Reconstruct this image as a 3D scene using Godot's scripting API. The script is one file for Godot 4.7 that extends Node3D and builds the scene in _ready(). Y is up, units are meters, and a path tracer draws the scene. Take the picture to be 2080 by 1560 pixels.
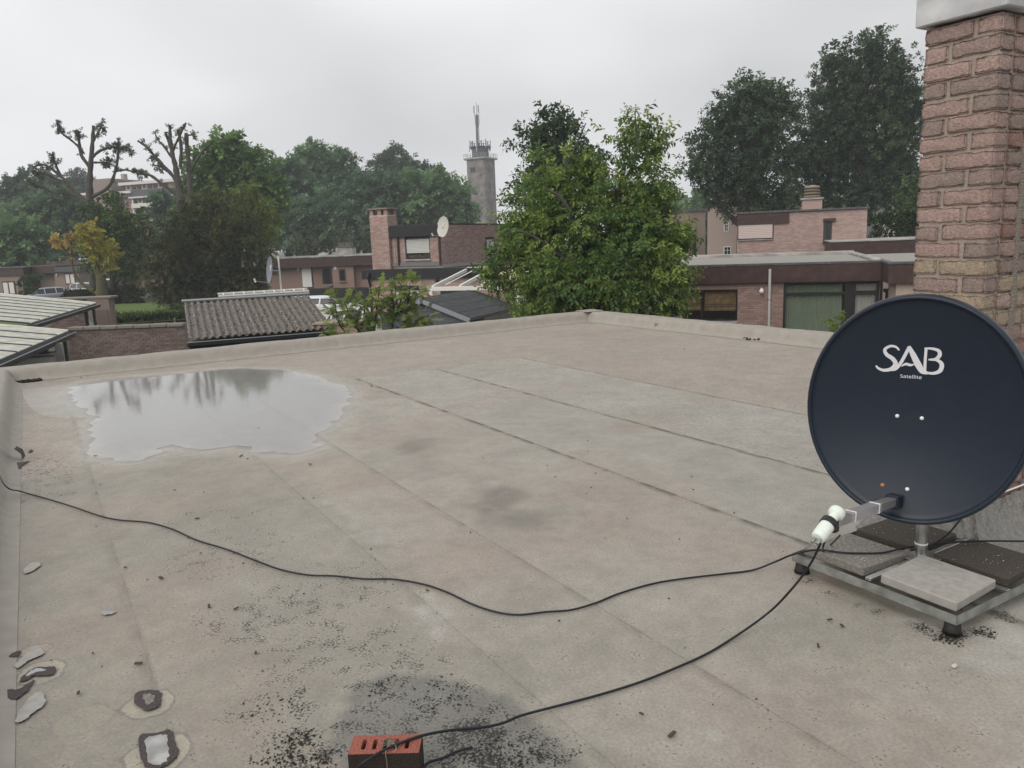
extends Node3D

# ---------------------------------------------------------------- mesh helper
class MB:
	var v := PackedVector3Array()
	var n := PackedVector3Array()
	var uv := PackedVector2Array()
	var col := PackedColorArray()
	var ix := PackedInt32Array()
	var tint := Color.WHITE
	var use_col := false
	var use_uv := false

	func vert(p: Vector3, nn: Vector3, t := Vector2.ZERO) -> int:
		v.append(p); n.append(nn); uv.append(t); col.append(tint)
		return v.size() - 1

	func tri(a: Vector3, b: Vector3, c: Vector3, out := Vector3.ZERO) -> void:
		var nn := (c - a).cross(b - a).normalized()
		if out != Vector3.ZERO and nn.dot(out) < 0.0:
			var t := b
			b = c
			c = t
			nn = -nn
		var k := vert(a, nn)
		vert(b, nn); vert(c, nn)
		ix.append_array([k, k + 1, k + 2])

	func quad(a: Vector3, b: Vector3, c: Vector3, d: Vector3, out := Vector3.ZERO) -> void:
		var nn := (c - a).cross(b - a)
		if nn.length_squared() < 1e-16:
			nn = (d - a).cross(c - a)
		nn = nn.normalized()
		if out != Vector3.ZERO and nn.dot(out) < 0.0:
			var t := b
			b = d
			d = t
			nn = -nn
		var k := vert(a, nn)
		vert(b, nn); vert(c, nn); vert(d, nn)
		ix.append_array([k, k + 1, k + 2, k, k + 2, k + 3])

	# box with chamfered edges (be = chamfer)
	func box(ctr: Vector3, size: Vector3, b := Basis.IDENTITY, be := 0.0) -> MB:
		var h := size * 0.5
		be = minf(be, minf(h.x, minf(h.y, h.z)) * 0.9)
		var ax := [b.x, b.y, b.z]
		var hh := [h.x, h.y, h.z]
		for i in 3:
			var j := (i + 1) % 3
			var k := (i + 2) % 3
			for s in [-1.0, 1.0]:
				var o: Vector3 = ctr + ax[i] * (hh[i] * s)
				var p: Vector3 = ax[j] * (hh[j] - be)
				var q: Vector3 = ax[k] * (hh[k] - be)
				quad(o - p - q, o + p - q, o + p + q, o - p + q, ax[i] * s)
		if be > 0.0:
			for i in 3:
				var j := (i + 1) % 3
				var k := (i + 2) % 3
				for s in [-1.0, 1.0]:
					for t in [-1.0, 1.0]:
						var e: Vector3 = ax[k] * (hh[k] - be)
						var p1: Vector3 = ctr + ax[i] * (hh[i] * s) + ax[j] * ((hh[j] - be) * t)
						var p2: Vector3 = ctr + ax[i] * ((hh[i] - be) * s) + ax[j] * (hh[j] * t)
						quad(p1 - e, p1 + e, p2 + e, p2 - e, ax[i] * s + ax[j] * t)
			for s in [-1.0, 1.0]:
				for t in [-1.0, 1.0]:
					for u in [-1.0, 1.0]:
						tri(ctr + ax[0] * (hh[0] * s) + ax[1] * ((hh[1] - be) * t) + ax[2] * ((hh[2] - be) * u), ctr + ax[0] * ((hh[0] - be) * s) + ax[1] * (hh[1] * t) + ax[2] * ((hh[2] - be) * u), ctr + ax[0] * ((hh[0] - be) * s) + ax[1] * ((hh[1] - be) * t) + ax[2] * (hh[2] * u), ax[0] * s + ax[1] * t + ax[2] * u)
		return self

	# smooth sheet over rows of points
	func sheet(rows: Array, closed := false, flip := false) -> MB:
		var nr := rows.size()
		var nc: int = rows[0].size()
		var k0 := v.size()
		for r in nr:
			for q in nc:
				var q0 := (q - 1 + nc) % nc if closed else maxi(q - 1, 0)
				var q1 := (q + 1) % nc if closed else mini(q + 1, nc - 1)
				var du: Vector3 = rows[r][q1] - rows[r][q0]
				var dv: Vector3 = rows[mini(r + 1, nr - 1)][q] - rows[maxi(r - 1, 0)][q]
				if du.length_squared() < 1e-14:
					var rr := r + 1 if r + 1 < nr else r - 1
					du = rows[rr][q1] - rows[rr][q0]
				var nn := du.cross(dv).normalized()
				vert(rows[r][q], -nn if flip else nn, Vector2(float(q) / maxf(1, nc - 1), float(r) / maxf(1, nr - 1)))
		for r in nr - 1:
			for q in (nc if closed else nc - 1):
				var a := k0 + r * nc + q
				var b := k0 + r * nc + (q + 1) % nc
				var c := a + nc
				var d := b + nc
				if flip:
					ix.append_array([a, b, d, a, d, c])
				else:
					ix.append_array([a, d, b, a, c, d])
		return self

	func tube(path: Array, rad, sides := 8, caps := true) -> MB:
		var rows := []
		var up := Vector3.UP
		var np := path.size()
		for i in np:
			var d: Vector3 = (path[mini(i + 1, np - 1)] - path[maxi(i - 1, 0)]).normalized()
			if absf(d.dot(up)) > 0.95:
				up = Vector3.RIGHT if absf(d.x) < 0.9 else Vector3.BACK
			var x := d.cross(up).normalized()
			up = x.cross(d).normalized()
			var rr: float = rad[i] if rad is Array or rad is PackedFloat32Array else rad
			var ring := PackedVector3Array()
			for s in sides:
				var a := TAU * s / sides
				ring.append(path[i] + (x * cos(a) + up * sin(a)) * rr)
			rows.append(ring)
		sheet(rows, true, true)
		if caps:
			for e in [0, np - 1]:
				var o: Vector3 = path[e] - path[1 if e == 0 else np - 2]
				for s in range(1, sides - 1):
					tri(rows[e][0], rows[e][s], rows[e][s + 1], o)
		return self

	func lathe(prof: Array, sides := 20, xf := Transform3D.IDENTITY) -> MB:
		var rows := []
		for p in prof:
			var ring := PackedVector3Array()
			for s in sides:
				var a := TAU * s / sides
				ring.append(xf * Vector3(cos(a) * p.x, p.y, sin(a) * p.x))
			rows.append(ring)
		return sheet(rows, true, false)

	# polygon in local xy extruded along +z by depth
	func extrude(poly: PackedVector2Array, depth: float, xf := Transform3D.IDENTITY, back := true) -> MB:
		var t := Geometry2D.triangulate_polygon(poly)
		for i in range(0, t.size(), 3):
			var a := poly[t[i]]
			var b := poly[t[i + 1]]
			var c := poly[t[i + 2]]
			tri(xf * Vector3(a.x, a.y, depth), xf * Vector3(b.x, b.y, depth), xf * Vector3(c.x, c.y, depth), xf.basis.z)
			if back:
				tri(xf * Vector3(a.x, a.y, 0), xf * Vector3(b.x, b.y, 0), xf * Vector3(c.x, c.y, 0), -xf.basis.z)
		var cw := Geometry2D.is_polygon_clockwise(poly)
		for i in poly.size():
			var a := poly[i]
			var b := poly[(i + 1) % poly.size()]
			var o := Vector2(b.y - a.y, a.x - b.x) * (-1.0 if cw else 1.0)
			quad(xf * Vector3(a.x, a.y, 0), xf * Vector3(b.x, b.y, 0), xf * Vector3(b.x, b.y, depth), xf * Vector3(a.x, a.y, depth), xf.basis * Vector3(o.x, o.y, 0))
		return self

	func mesh(into: ArrayMesh = null) -> ArrayMesh:
		var a := []
		a.resize(Mesh.ARRAY_MAX)
		a[Mesh.ARRAY_VERTEX] = v
		a[Mesh.ARRAY_NORMAL] = n
		if use_uv:
			a[Mesh.ARRAY_TEX_UV] = uv
		if use_col:
			a[Mesh.ARRAY_COLOR] = col
		a[Mesh.ARRAY_INDEX] = ix
		var m := into if into else ArrayMesh.new()
		m.add_surface_from_arrays(Mesh.PRIMITIVE_TRIANGLES, a)
		return m

# ---------------------------------------------------------------- object helpers
var names := {}
var M := {}
var rng := RandomNumberGenerator.new()
const GROUND := -2.8
const ROOF_TURN := 0.5410            # the building grid of the roof, radians about y

func numbered(called: String) -> String:
	names[called] = names.get(called, -1) + 1
	return called if names[called] == 0 else "%s_%03d" % [called, names[called]]

func thing(called: String, label: String, category: String, at := Vector3.ZERO, turn := 0.0, group := "") -> Node3D:
	var o := Node3D.new()
	o.name = numbered(called)
	add_child(o)
	o.position = at
	o.rotation.y = turn
	tag(o, label, category, group)
	return o

func tag(o: Node, label: String, category: String, group := "") -> void:
	o.set_meta("label", label)
	o.set_meta("category", category)
	if group:
		o.set_meta("group", group)

func put(called: String, mesh: Mesh, m: Material, parent: Node = self, kind := "") -> MeshInstance3D:
	var o := MeshInstance3D.new()
	o.name = numbered(called) if parent == self else called
	o.mesh = mesh
	o.material_override = m
	parent.add_child(o, true)
	if kind:
		o.set_meta("kind", kind)
	return o

func part(called: String, b: MB, m: Material, parent: Node, kind := "") -> MeshInstance3D:
	return put(called, b.mesh(), m, parent, kind)

func bx(called: String, c: Vector3, s: Vector3, m: Material, parent: Node, be := 0.0, b := Basis.IDENTITY) -> MeshInstance3D:
	return part(called, MB.new().box(c, s, b, be), m, parent)

func structure(called: String, b: MB, m: Material) -> MeshInstance3D:
	return put(called, b.mesh(), m, self, "structure")

func copy(o: Node3D, at: Vector3, turn: float, label := "") -> Node3D:
	var c: Node3D = o.duplicate()
	var base := String(o.name)
	c.name = numbered(base)
	add_child(c)
	c.position = at
	c.rotation.y = turn
	if label:
		c.set_meta("label", label)
	return c

func lin(r: float, g: float, b: float, a := 1.0) -> Color:
	var c := Color(r, g, b).linear_to_srgb()
	c.a = a
	return c

func noise_tex(seed_: int, freq: float, oct: int, lo: float, hi: float, kind := FastNoiseLite.TYPE_SIMPLEX_SMOOTH) -> ImageTexture:
	var f := FastNoiseLite.new()
	f.seed = seed_
	f.noise_type = kind
	f.frequency = freq
	f.fractal_octaves = oct
	var im := f.get_seamless_image(512, 512, false, false, 0.12, true)
	im.convert(Image.FORMAT_L8)
	var d := im.get_data()
	for i in d.size():
		d[i] = int(255.0 * lerpf(lo, hi, d[i] / 255.0))
	im = Image.create_from_data(512, 512, false, Image.FORMAT_L8, d)
	im.convert(Image.FORMAT_RGB8)
	return ImageTexture.create_from_image(im)

var T := {}
# material: linear colour, roughness, [texture key, repeats per metre], [bump key, height cm]
func mat(called: String, r: float, g: float, b: float, rough := 0.8, tex := "", per_m := 1.0, bump := "", height := 0.0, metal := 0.0, spec := 0.5) -> StandardMaterial3D:
	var m := StandardMaterial3D.new()
	m.resource_name = called
	m.albedo_color = lin(r, g, b)
	m.roughness = rough
	m.metallic = metal
	m.metallic_specular = spec
	if tex:
		m.albedo_texture = T[tex]
	if bump:
		m.heightmap_enabled = true
		m.heightmap_texture = T[bump]
		m.heightmap_scale = height
	if tex or bump:
		m.uv1_triplanar = true
		m.uv1_world_triplanar = true
		m.uv1_scale = Vector3.ONE * per_m
	M[called] = m
	return m

func glass(called: String, r: float, g: float, b: float, a: float) -> void:
	var m := StandardMaterial3D.new()
	m.resource_name = called
	m.transparency = BaseMaterial3D.TRANSPARENCY_ALPHA
	m.albedo_color = lin(r, g, b, a)
	m.roughness = 0.03
	M[called] = m

func smooth_path(pts: Array, per := 6) -> Array:
	var out := []
	var n := pts.size()
	for i in n - 1:
		var p0 = pts[maxi(i - 1, 0)]
		var p1 = pts[i]
		var p2 = pts[i + 1]
		var p3 = pts[mini(i + 2, n - 1)]
		for k in per:
			var t := float(k) / per
			out.append(p1.cubic_interpolate(p2, p0, p3, t))
	out.append(pts[n - 1])
	return out

func smooth_loop(pts: Array, per := 6) -> PackedVector2Array:
	var out := PackedVector2Array()
	var n := pts.size()
	for i in n:
		var p1: Vector2 = pts[i]
		for k in per:
			out.append(p1.cubic_interpolate(pts[(i + 1) % n], pts[(i - 1 + n) % n], pts[(i + 2) % n], float(k) / per))
	return out

func sky_panorama() -> ImageTexture:
	# overcast: one even white-grey sheet of cloud with broad, faint darker banks
	var w := 512
	var h := 256
	var im := Image.create_empty(w, h, false, Image.FORMAT_RGBF)
	var f := FastNoiseLite.new()
	f.seed = 11
	f.frequency = 0.9
	f.fractal_octaves = 4
	f.fractal_gain = 0.42
	for y in h:
		var el := (0.5 - (y + 0.5) / h) * PI
		for x in w:
			var az := TAU * (x + 0.5) / w
			var d := Vector3(sin(az) * cos(el), sin(el), cos(az) * cos(el))
			var q := Vector3(d.x, d.y * 2.6, d.z) * 1.25
			var k := f.get_noise_3dv(q) * 0.5 + f.get_noise_3dv(q * 2.3 + Vector3(5, 1, 2)) * 0.2
			var e := 0.585 * (1.0 + 0.68 * k)
			im.set_pixel(x, y, Color(e * 0.985, e * 0.997, e * 1.02))
	return ImageTexture.create_from_image(im)

func make_materials() -> void:
	T.pale = noise_tex(8, 0.02, 5, 0.86, 1.0)
	T.soft = noise_tex(1, 0.008, 5, 0.62, 1.0)
	T.mottle = noise_tex(2, 0.03, 4, 0.64, 1.0)
	T.grain = noise_tex(3, 0.12, 3, 0.55, 1.0)
	T.bump = noise_tex(4, 0.05, 5, 0.0, 1.0)
	T.fine = noise_tex(5, 0.2, 2, 0.0, 1.0)
	T.cell = noise_tex(6, 0.06, 3, 0.25, 1.0, FastNoiseLite.TYPE_CELLULAR)
	mat("parapet", 0.325, 0.30, 0.262, 0.75, "pale", 0.6, "bump", 0.2)
	mat("wall_plain", 0.26, 0.19, 0.16, 0.9, "mottle", 1.0)
	mat("mortar", 0.37, 0.31, 0.265, 0.95, "pale", 3.0, "bump", 0.3)
	mat("repair", 0.34, 0.30, 0.255, 0.95, "grain", 2.5, "bump", 0.6)
	mat("cap", 0.78, 0.79, 0.81, 0.7, "soft", 1.0, "fine", 0.05)
	mat("brick_a", 0.47, 0.335, 0.295, 0.95, "mottle", 4.6, "bump", 0.3)
	mat("brick_b", 0.41, 0.305, 0.27, 0.95, "mottle", 5.0, "bump", 0.3)
	mat("brick_c", 0.52, 0.375, 0.33, 0.95, "mottle", 4.2, "bump", 0.3)
	mat("brick_d", 0.37, 0.285, 0.25, 0.95, "mottle", 4.8, "bump", 0.3)
	mat("brick_y", 0.47, 0.375, 0.28, 0.95, "mottle", 4.6, "bump", 0.3)
	mat("brick_r", 0.38, 0.235, 0.195, 0.95, "mottle", 4.6, "bump", 0.3)
	mat("foil", 0.30, 0.285, 0.26, 0.35, "mottle", 2.5, "bump", 0.6, 0.25)
	mat("dish", 0.0125, 0.0205, 0.036, 0.36, "pale", 1.0, "", 0.0, 0.0, 0.42)
	M.dish.heightmap_enabled = true
	M.dish.heightmap_texture = T.fine
	M.dish.heightmap_scale = 0.012
	M.dish.uv1_triplanar = true
	M.dish.uv1_scale = Vector3.ONE * 2.0
	mat("logo", 0.62, 0.63, 0.66, 0.45)
	mat("steel", 0.62, 0.63, 0.60, 0.33, "soft", 2.0, "", 0.0, 0.85)
	mat("zinc", 0.50, 0.53, 0.50, 0.45, "soft", 3.0, "", 0.0, 0.7)
	mat("arm_metal", 0.42, 0.41, 0.42, 0.35, "", 1.0, "", 0.0, 0.75)
	glass("tape", 0.75, 0.72, 0.76, 0.22)
	M.tape.roughness = 0.2
	mat("lnb", 0.66, 0.72, 0.66, 0.4)
	mat("lnb_label", 0.80, 0.83, 0.80, 0.6)
	mat("black_plastic", 0.012, 0.012, 0.014, 0.45)
	mat("rubber", 0.01, 0.01, 0.01, 0.7)
	mat("white_plastic", 0.74, 0.74, 0.72, 0.4)
	mat("rusty_bolt", 0.45, 0.16, 0.07, 0.7)
	mat("cable", 0.010, 0.012, 0.016, 0.5, "", 1.0, "", 0.0, 0.0, 0.4)
	mat("slab_dark", 0.085, 0.070, 0.056, 0.85, "mottle", 4.0, "bump", 0.3)
	mat("slab_mid", 0.29, 0.268, 0.235, 0.9, "mottle", 4.0, "bump", 0.3)
	mat("slab_light", 0.36, 0.345, 0.315, 0.92, "pale", 2.0, "fine", 0.12)
	mat("shell_fleck", 0.62, 0.60, 0.56, 0.7)
	mat("clay", 0.44, 0.135, 0.095, 0.85, "mottle", 7.0, "fine", 0.1)
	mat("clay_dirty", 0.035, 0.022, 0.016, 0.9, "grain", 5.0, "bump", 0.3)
	mat("twine", 0.05, 0.16, 0.12, 0.7)
	mat("wire", 0.34, 0.28, 0.22, 0.6)
	mat("tape_white", 0.62, 0.58, 0.58, 0.7)
	mat("bare_felt", 0.085, 0.062, 0.062, 0.75, "mottle", 5.0, "bump", 0.3)
	mat("coating", 0.36, 0.35, 0.325, 0.7, "pale", 2.0)
	mat("coating_white", 0.46, 0.46, 0.45, 0.6, "soft", 2.0)
	mat("moss", 0.028, 0.030, 0.016, 0.95, "grain", 8.0)
	mat("litter", 0.055, 0.045, 0.034, 0.9)
	mat("pebble", 0.48, 0.45, 0.40, 0.9)
	var water := StandardMaterial3D.new()
	water.resource_name = "water"
	water.transparency = BaseMaterial3D.TRANSPARENCY_ALPHA
	water.albedo_color = lin(0.35, 0.35, 0.34, 0.04)
	water.roughness = 0.02
	water.metallic_specular = 0.46
	water.heightmap_enabled = true
	water.heightmap_texture = T.bump
	water.heightmap_scale = 0.014
	water.uv1_triplanar = true
	water.uv1_world_triplanar = true
	water.uv1_scale = Vector3(0.9, 0.9, 0.9)
	M.water = water
	var film := StandardMaterial3D.new()
	film.resource_name = "wet_film"
	film.transparency = BaseMaterial3D.TRANSPARENCY_ALPHA
	film.albedo_color = lin(0.35, 0.35, 0.34, 0.02)
	film.roughness = 0.22
	film.metallic_specular = 0.33
	M.film = film

func _ready() -> void:
	# camera, sky, sun, exposure
	var cam := Camera3D.new()
	cam.name = "camera"
	cam.fov = 51.98
	cam.near = 0.05
	cam.far = 2000.0
	cam.rotation_order = EULER_ORDER_YXZ
	cam.position = Vector3(0, 1.5, 0)
	cam.rotation_degrees = Vector3(-10.4, 0, -2.2)
	add_child(cam)
	cam.current = true
	var e := Environment.new()
	e.background_mode = Environment.BG_SKY
	e.tonemap_mode = Environment.TONE_MAPPER_LINEAR
	e.tonemap_exposure = 1.4
	var sky := Sky.new()
	var sm := PanoramaSkyMaterial.new()
	sm.panorama = sky_panorama()
	sky.sky_material = sm
	e.sky = sky
	e.sdfgi_enabled = true
	e.ssao_enabled = true
	e.ssil_enabled = true
	e.fog_enabled = true
	e.fog_density = 0.00085
	e.fog_light_color = lin(0.86, 0.89, 0.93)
	var we := WorldEnvironment.new()
	we.name = "world_environment"
	we.environment = e
	add_child(we)
	var sun := DirectionalLight3D.new()
	sun.name = "sun"
	sun.light_energy = 0.5
	sun.light_color = Color(1.0, 0.97, 0.93)
	sun.light_angular_distance = 60.0
	sun.shadow_enabled = true
	sun.rotation_degrees = Vector3(-40, -40, 0)
	add_child(sun)
	make_materials()
	build_ground()
	build_roof()
	build_chimney()
	build_dish()
	build_cables()
	build_vent_brick()
	build_litter()
	build_surroundings()

# ---------------------------------------------------------------- the roof we stand on
const SEAMS := [-0.24, 0.2, 1.26, 1.83, 3.05, 4.05, 5.27, 6.9, 8.4]
const LAP := [0.0, 0.0022, 0.0016, 0.0022, 0.0045, 0.0045, 0.003, 0.0, 0.0]
const DIRT := [0.5, 0.4, 0.22, 0.4, 1.0, 1.0, 0.5, 0.0, 0.5]
const LAP_END := -8.5
const ROOF_FAR := -11.3
const ROOF_NEAR := 2.2
var puddle_loop := PackedVector2Array()

func grid(p: Vector2) -> Vector2:            # world xz -> roof grid
	return Vector2(p.x * 0.857 - p.y * 0.515, p.x * 0.515 + p.y * 0.857)

func build_ground() -> void:
	mat("soil", 0.085, 0.085, 0.05, 0.95, "mottle", 0.25, "bump", 1.0)
	mat("lawn", 0.125, 0.20, 0.032, 0.95, "mottle", 0.5, "bump", 1.0)
	mat("asphalt", 0.07, 0.068, 0.066, 0.9, "grain", 1.0)
	mat("paving", 0.30, 0.27, 0.24, 0.9, "mottle", 0.6)
	var g := MB.new()
	g.quad(Vector3(-700, GROUND, 200), Vector3(700, GROUND, 200), Vector3(700, GROUND, -900), Vector3(-700, GROUND, -900), Vector3.UP)
	structure("ground", g, M.soil)
	structure("lawn", MB.new().box(Vector3(-24, GROUND + 0.01, -62), Vector3(26, 0.03, 22)), M.lawn)
	structure("street", MB.new().box(Vector3(-38, GROUND + 0.006, -76.4), Vector3(60, 0.016, 6)), M.asphalt)
	structure("terrace_paving", MB.new().box(Vector3(-6, GROUND + 0.01, -27), Vector3(16, 0.03, 14)), M.paving)

func build_roof() -> void:
	for p in [Vector2(-5.016, -9.507), Vector2(-4.351, -9.711), Vector2(-3.517, -9.969), Vector2(-2.637, -9.5), Vector2(-2.21, -8.958), Vector2(-2.035, -8.729), Vector2(-1.741, -8.197), Vector2(-1.643, -7.657), Vector2(-1.552, -6.852), Vector2(-1.595, -6.148), Vector2(-1.483, -5.87), Vector2(-1.61, -5.608), Vector2(-1.85, -5.683), Vector2(-2.192, -5.932), Vector2(-2.434, -5.866), Vector2(-2.721, -6.055), Vector2(-2.715, -5.835), Vector2(-2.771, -5.573), Vector2(-3.038, -5.676), Vector2(-3.22, -5.838), Vector2(-3.642, -6.604), Vector2(-3.916, -7.219), Vector2(-4.15, -7.561), Vector2(-4.496, -7.952), Vector2(-4.931, -8.616), Vector2(-5.121, -9.198)]:
		puddle_loop.append(p)
	puddle_loop = smooth_loop(Array(puddle_loop), 9)
	var pn := FastNoiseLite.new()
	pn.seed = 61
	pn.frequency = 3.2
	pn.fractal_octaves = 4
	for i in puddle_loop.size():
		var pp := puddle_loop[i]
		puddle_loop[i] = pp + Vector2(pn.get_noise_2dv(pp), pn.get_noise_2d(pp.x + 50.0, pp.y)) * 0.11
	var roof := Node3D.new()
	roof.name = numbered("flat_roof")
	add_child(roof)
	roof.set_meta("kind", "structure")
	roof.rotation.y = ROOF_TURN
	var tex_near := roof_texture(Rect2(-0.24, -6.2, 4.29, 6.2), 1226, 1771, true)
	var tex_far := roof_texture(Rect2(-0.24, ROOF_FAR, 8.64, ROOF_NEAR - ROOF_FAR), 960, 1500, false)
	var mats := []
	for t in [tex_near, tex_far]:
		var m := StandardMaterial3D.new()
		m.resource_name = "roof_coating"
		m.albedo_texture = t
		m.roughness = 0.62
		m.texture_repeat = false
		mats.append(m)
	for i in SEAMS.size() - 1:
		var x0: float = SEAMS[i]
		var x1: float = SEAMS[i + 1]
		var am := ArrayMesh.new()
		var spans := [[ROOF_FAR, LAP_END, 1], [LAP_END, ROOF_NEAR, 1]] if x0 > 4.0 else [[ROOF_FAR, LAP_END, 1], [LAP_END, -6.2, 1], [-6.2, 0.0, 0], [0.0, ROOF_NEAR, 1]]
		for s in spans:
			var b := MB.new()
			b.use_uv = true
			var r: Rect2 = [Rect2(-0.24, -6.2, 4.29, 6.2), Rect2(-0.24, ROOF_FAR, 8.64, ROOF_NEAR - ROOF_FAR)][s[2]]
			var k := b.v.size()
			for z in [s[0], s[1]]:
				for x in [x0, x1]:
					b.vert(Vector3(x, (LAP[i] if x == x0 and s[0] > ROOF_FAR else 0.0), z), Vector3.UP, Vector2((x - r.position.x) / r.size.x, (z - r.position.y) / r.size.y))
			b.ix.append_array([k, k + 1, k + 3, k, k + 3, k + 2])
			k = b.v.size()
			for z in [s[0], s[1]]:
				for y in [-0.003, LAP[i] if s[0] > ROOF_FAR else 0.0]:
					b.vert(Vector3(x0, y, z), Vector3.LEFT, Vector2((x0 - r.position.x) / r.size.x, (z - r.position.y) / r.size.y))
			b.ix.append_array([k, k + 1, k + 3, k, k + 3, k + 2])
			b.mesh(am)
			am.surface_set_material(am.get_surface_count() - 1, mats[s[2]])
		var o := MeshInstance3D.new()
		o.name = "membrane_strip"
		o.mesh = am
		roof.add_child(o, true)
	# upstands round three sides
	var prof := [Vector2(-0.02, 0.003), Vector2(0.03, 0.012), Vector2(0.065, 0.04), Vector2(0.095, 0.10), Vector2(0.12, 0.145), Vector2(0.16, 0.163), Vector2(0.28, 0.165), Vector2(0.41, 0.158), Vector2(0.44, 0.135), Vector2(0.445, -0.25)]
	var f := FastNoiseLite.new()
	f.seed = 5
	f.frequency = 0.9
	for run in 3:
		var rows := []
		var n := 90
		for p in prof:
			var row := PackedVector3Array()
			for i in n + 1:
				var t := float(i) / n
				var q: Vector3
				if run == 0:
					q = Vector3(-0.24 - p.x, p.y, lerpf(ROOF_NEAR, ROOF_FAR - p.x, t))
				elif run == 1:
					q = Vector3(lerpf(-0.24 - p.x, 8.4 + p.x, t), p.y, ROOF_FAR - p.x)
				else:
					q = Vector3(8.4 + p.x, p.y, lerpf(ROOF_FAR - p.x, ROOF_NEAR, t))
				var w := f.get_noise_3d(q.x * 1.5, p.x * 6.0, q.z * 1.5) * 0.022 * minf(1.0, p.x * 12.0 + 0.3)
				q += Vector3(-w if run == 0 else (w if run == 2 else 0.0), w * 0.5 if p.y > 0.01 else 0.0, -w if run == 1 else 0.0)
				row.append(q)
			rows.append(row)
		part("upstand", MB.new().sheet(rows, false, true), M.parapet, roof)
	# flat lap of coating where two lengths of the left upstand meet, and the lead corner piece
	bx("corner_flashing", Vector3(8.62, 0.172, -11.52), Vector3(0.36, 0.012, 0.36), M.parapet, roof, 0.004)
	var hw := thing("house_below", "brick walls of the house under the beige flat roof", "house", Vector3.ZERO, ROOF_TURN)
	bx("wall", Vector3(4.08, -1.54, -4.55), Vector3(9.2, 2.5, 14.1), M.wall_plain, hw)
	# water
	var b := MB.new()
	var t := Geometry2D.triangulate_polygon(puddle_loop)
	for i in range(0, t.size(), 3):
		b.tri(Vector3(puddle_loop[t[i]].x, 0.011, puddle_loop[t[i]].y), Vector3(puddle_loop[t[i + 1]].x, 0.011, puddle_loop[t[i + 1]].y), Vector3(puddle_loop[t[i + 2]].x, 0.011, puddle_loop[t[i + 2]].y), Vector3.UP)
	structure("rain_puddle", b, M.water)
	# damp film round the standing water and along the foot of the upstand
	var damp := Geometry2D.offset_polygon(puddle_loop, 0.09, Geometry2D.JOIN_ROUND)
	damp.append(smooth_loop([Vector2(-5.375, -8.536), Vector2(-5.754, -9.204), Vector2(-5.602, -9.532), Vector2(-5.15, -9.711), Vector2(-4.71, -9.017), Vector2(-4.857, -8.601), Vector2(-4.047, -7.346), Vector2(-4.335, -7.29), Vector2(-4.758, -7.692)], 4))
	for k in damp.size():
		var fb := MB.new()
		var lp: PackedVector2Array = damp[k]
		var ft := Geometry2D.triangulate_polygon(lp)
		for i in range(0, ft.size(), 3):
			fb.tri(Vector3(lp[ft[i]].x, 0.0065 + 0.0015 * k, lp[ft[i]].y), Vector3(lp[ft[i + 1]].x, 0.0065 + 0.0015 * k, lp[ft[i + 1]].y), Vector3(lp[ft[i + 2]].x, 0.0065 + 0.0015 * k, lp[ft[i + 2]].y), Vector3.UP)
		structure("damp_film", fb, M.film)
	build_peeling(roof)

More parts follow.
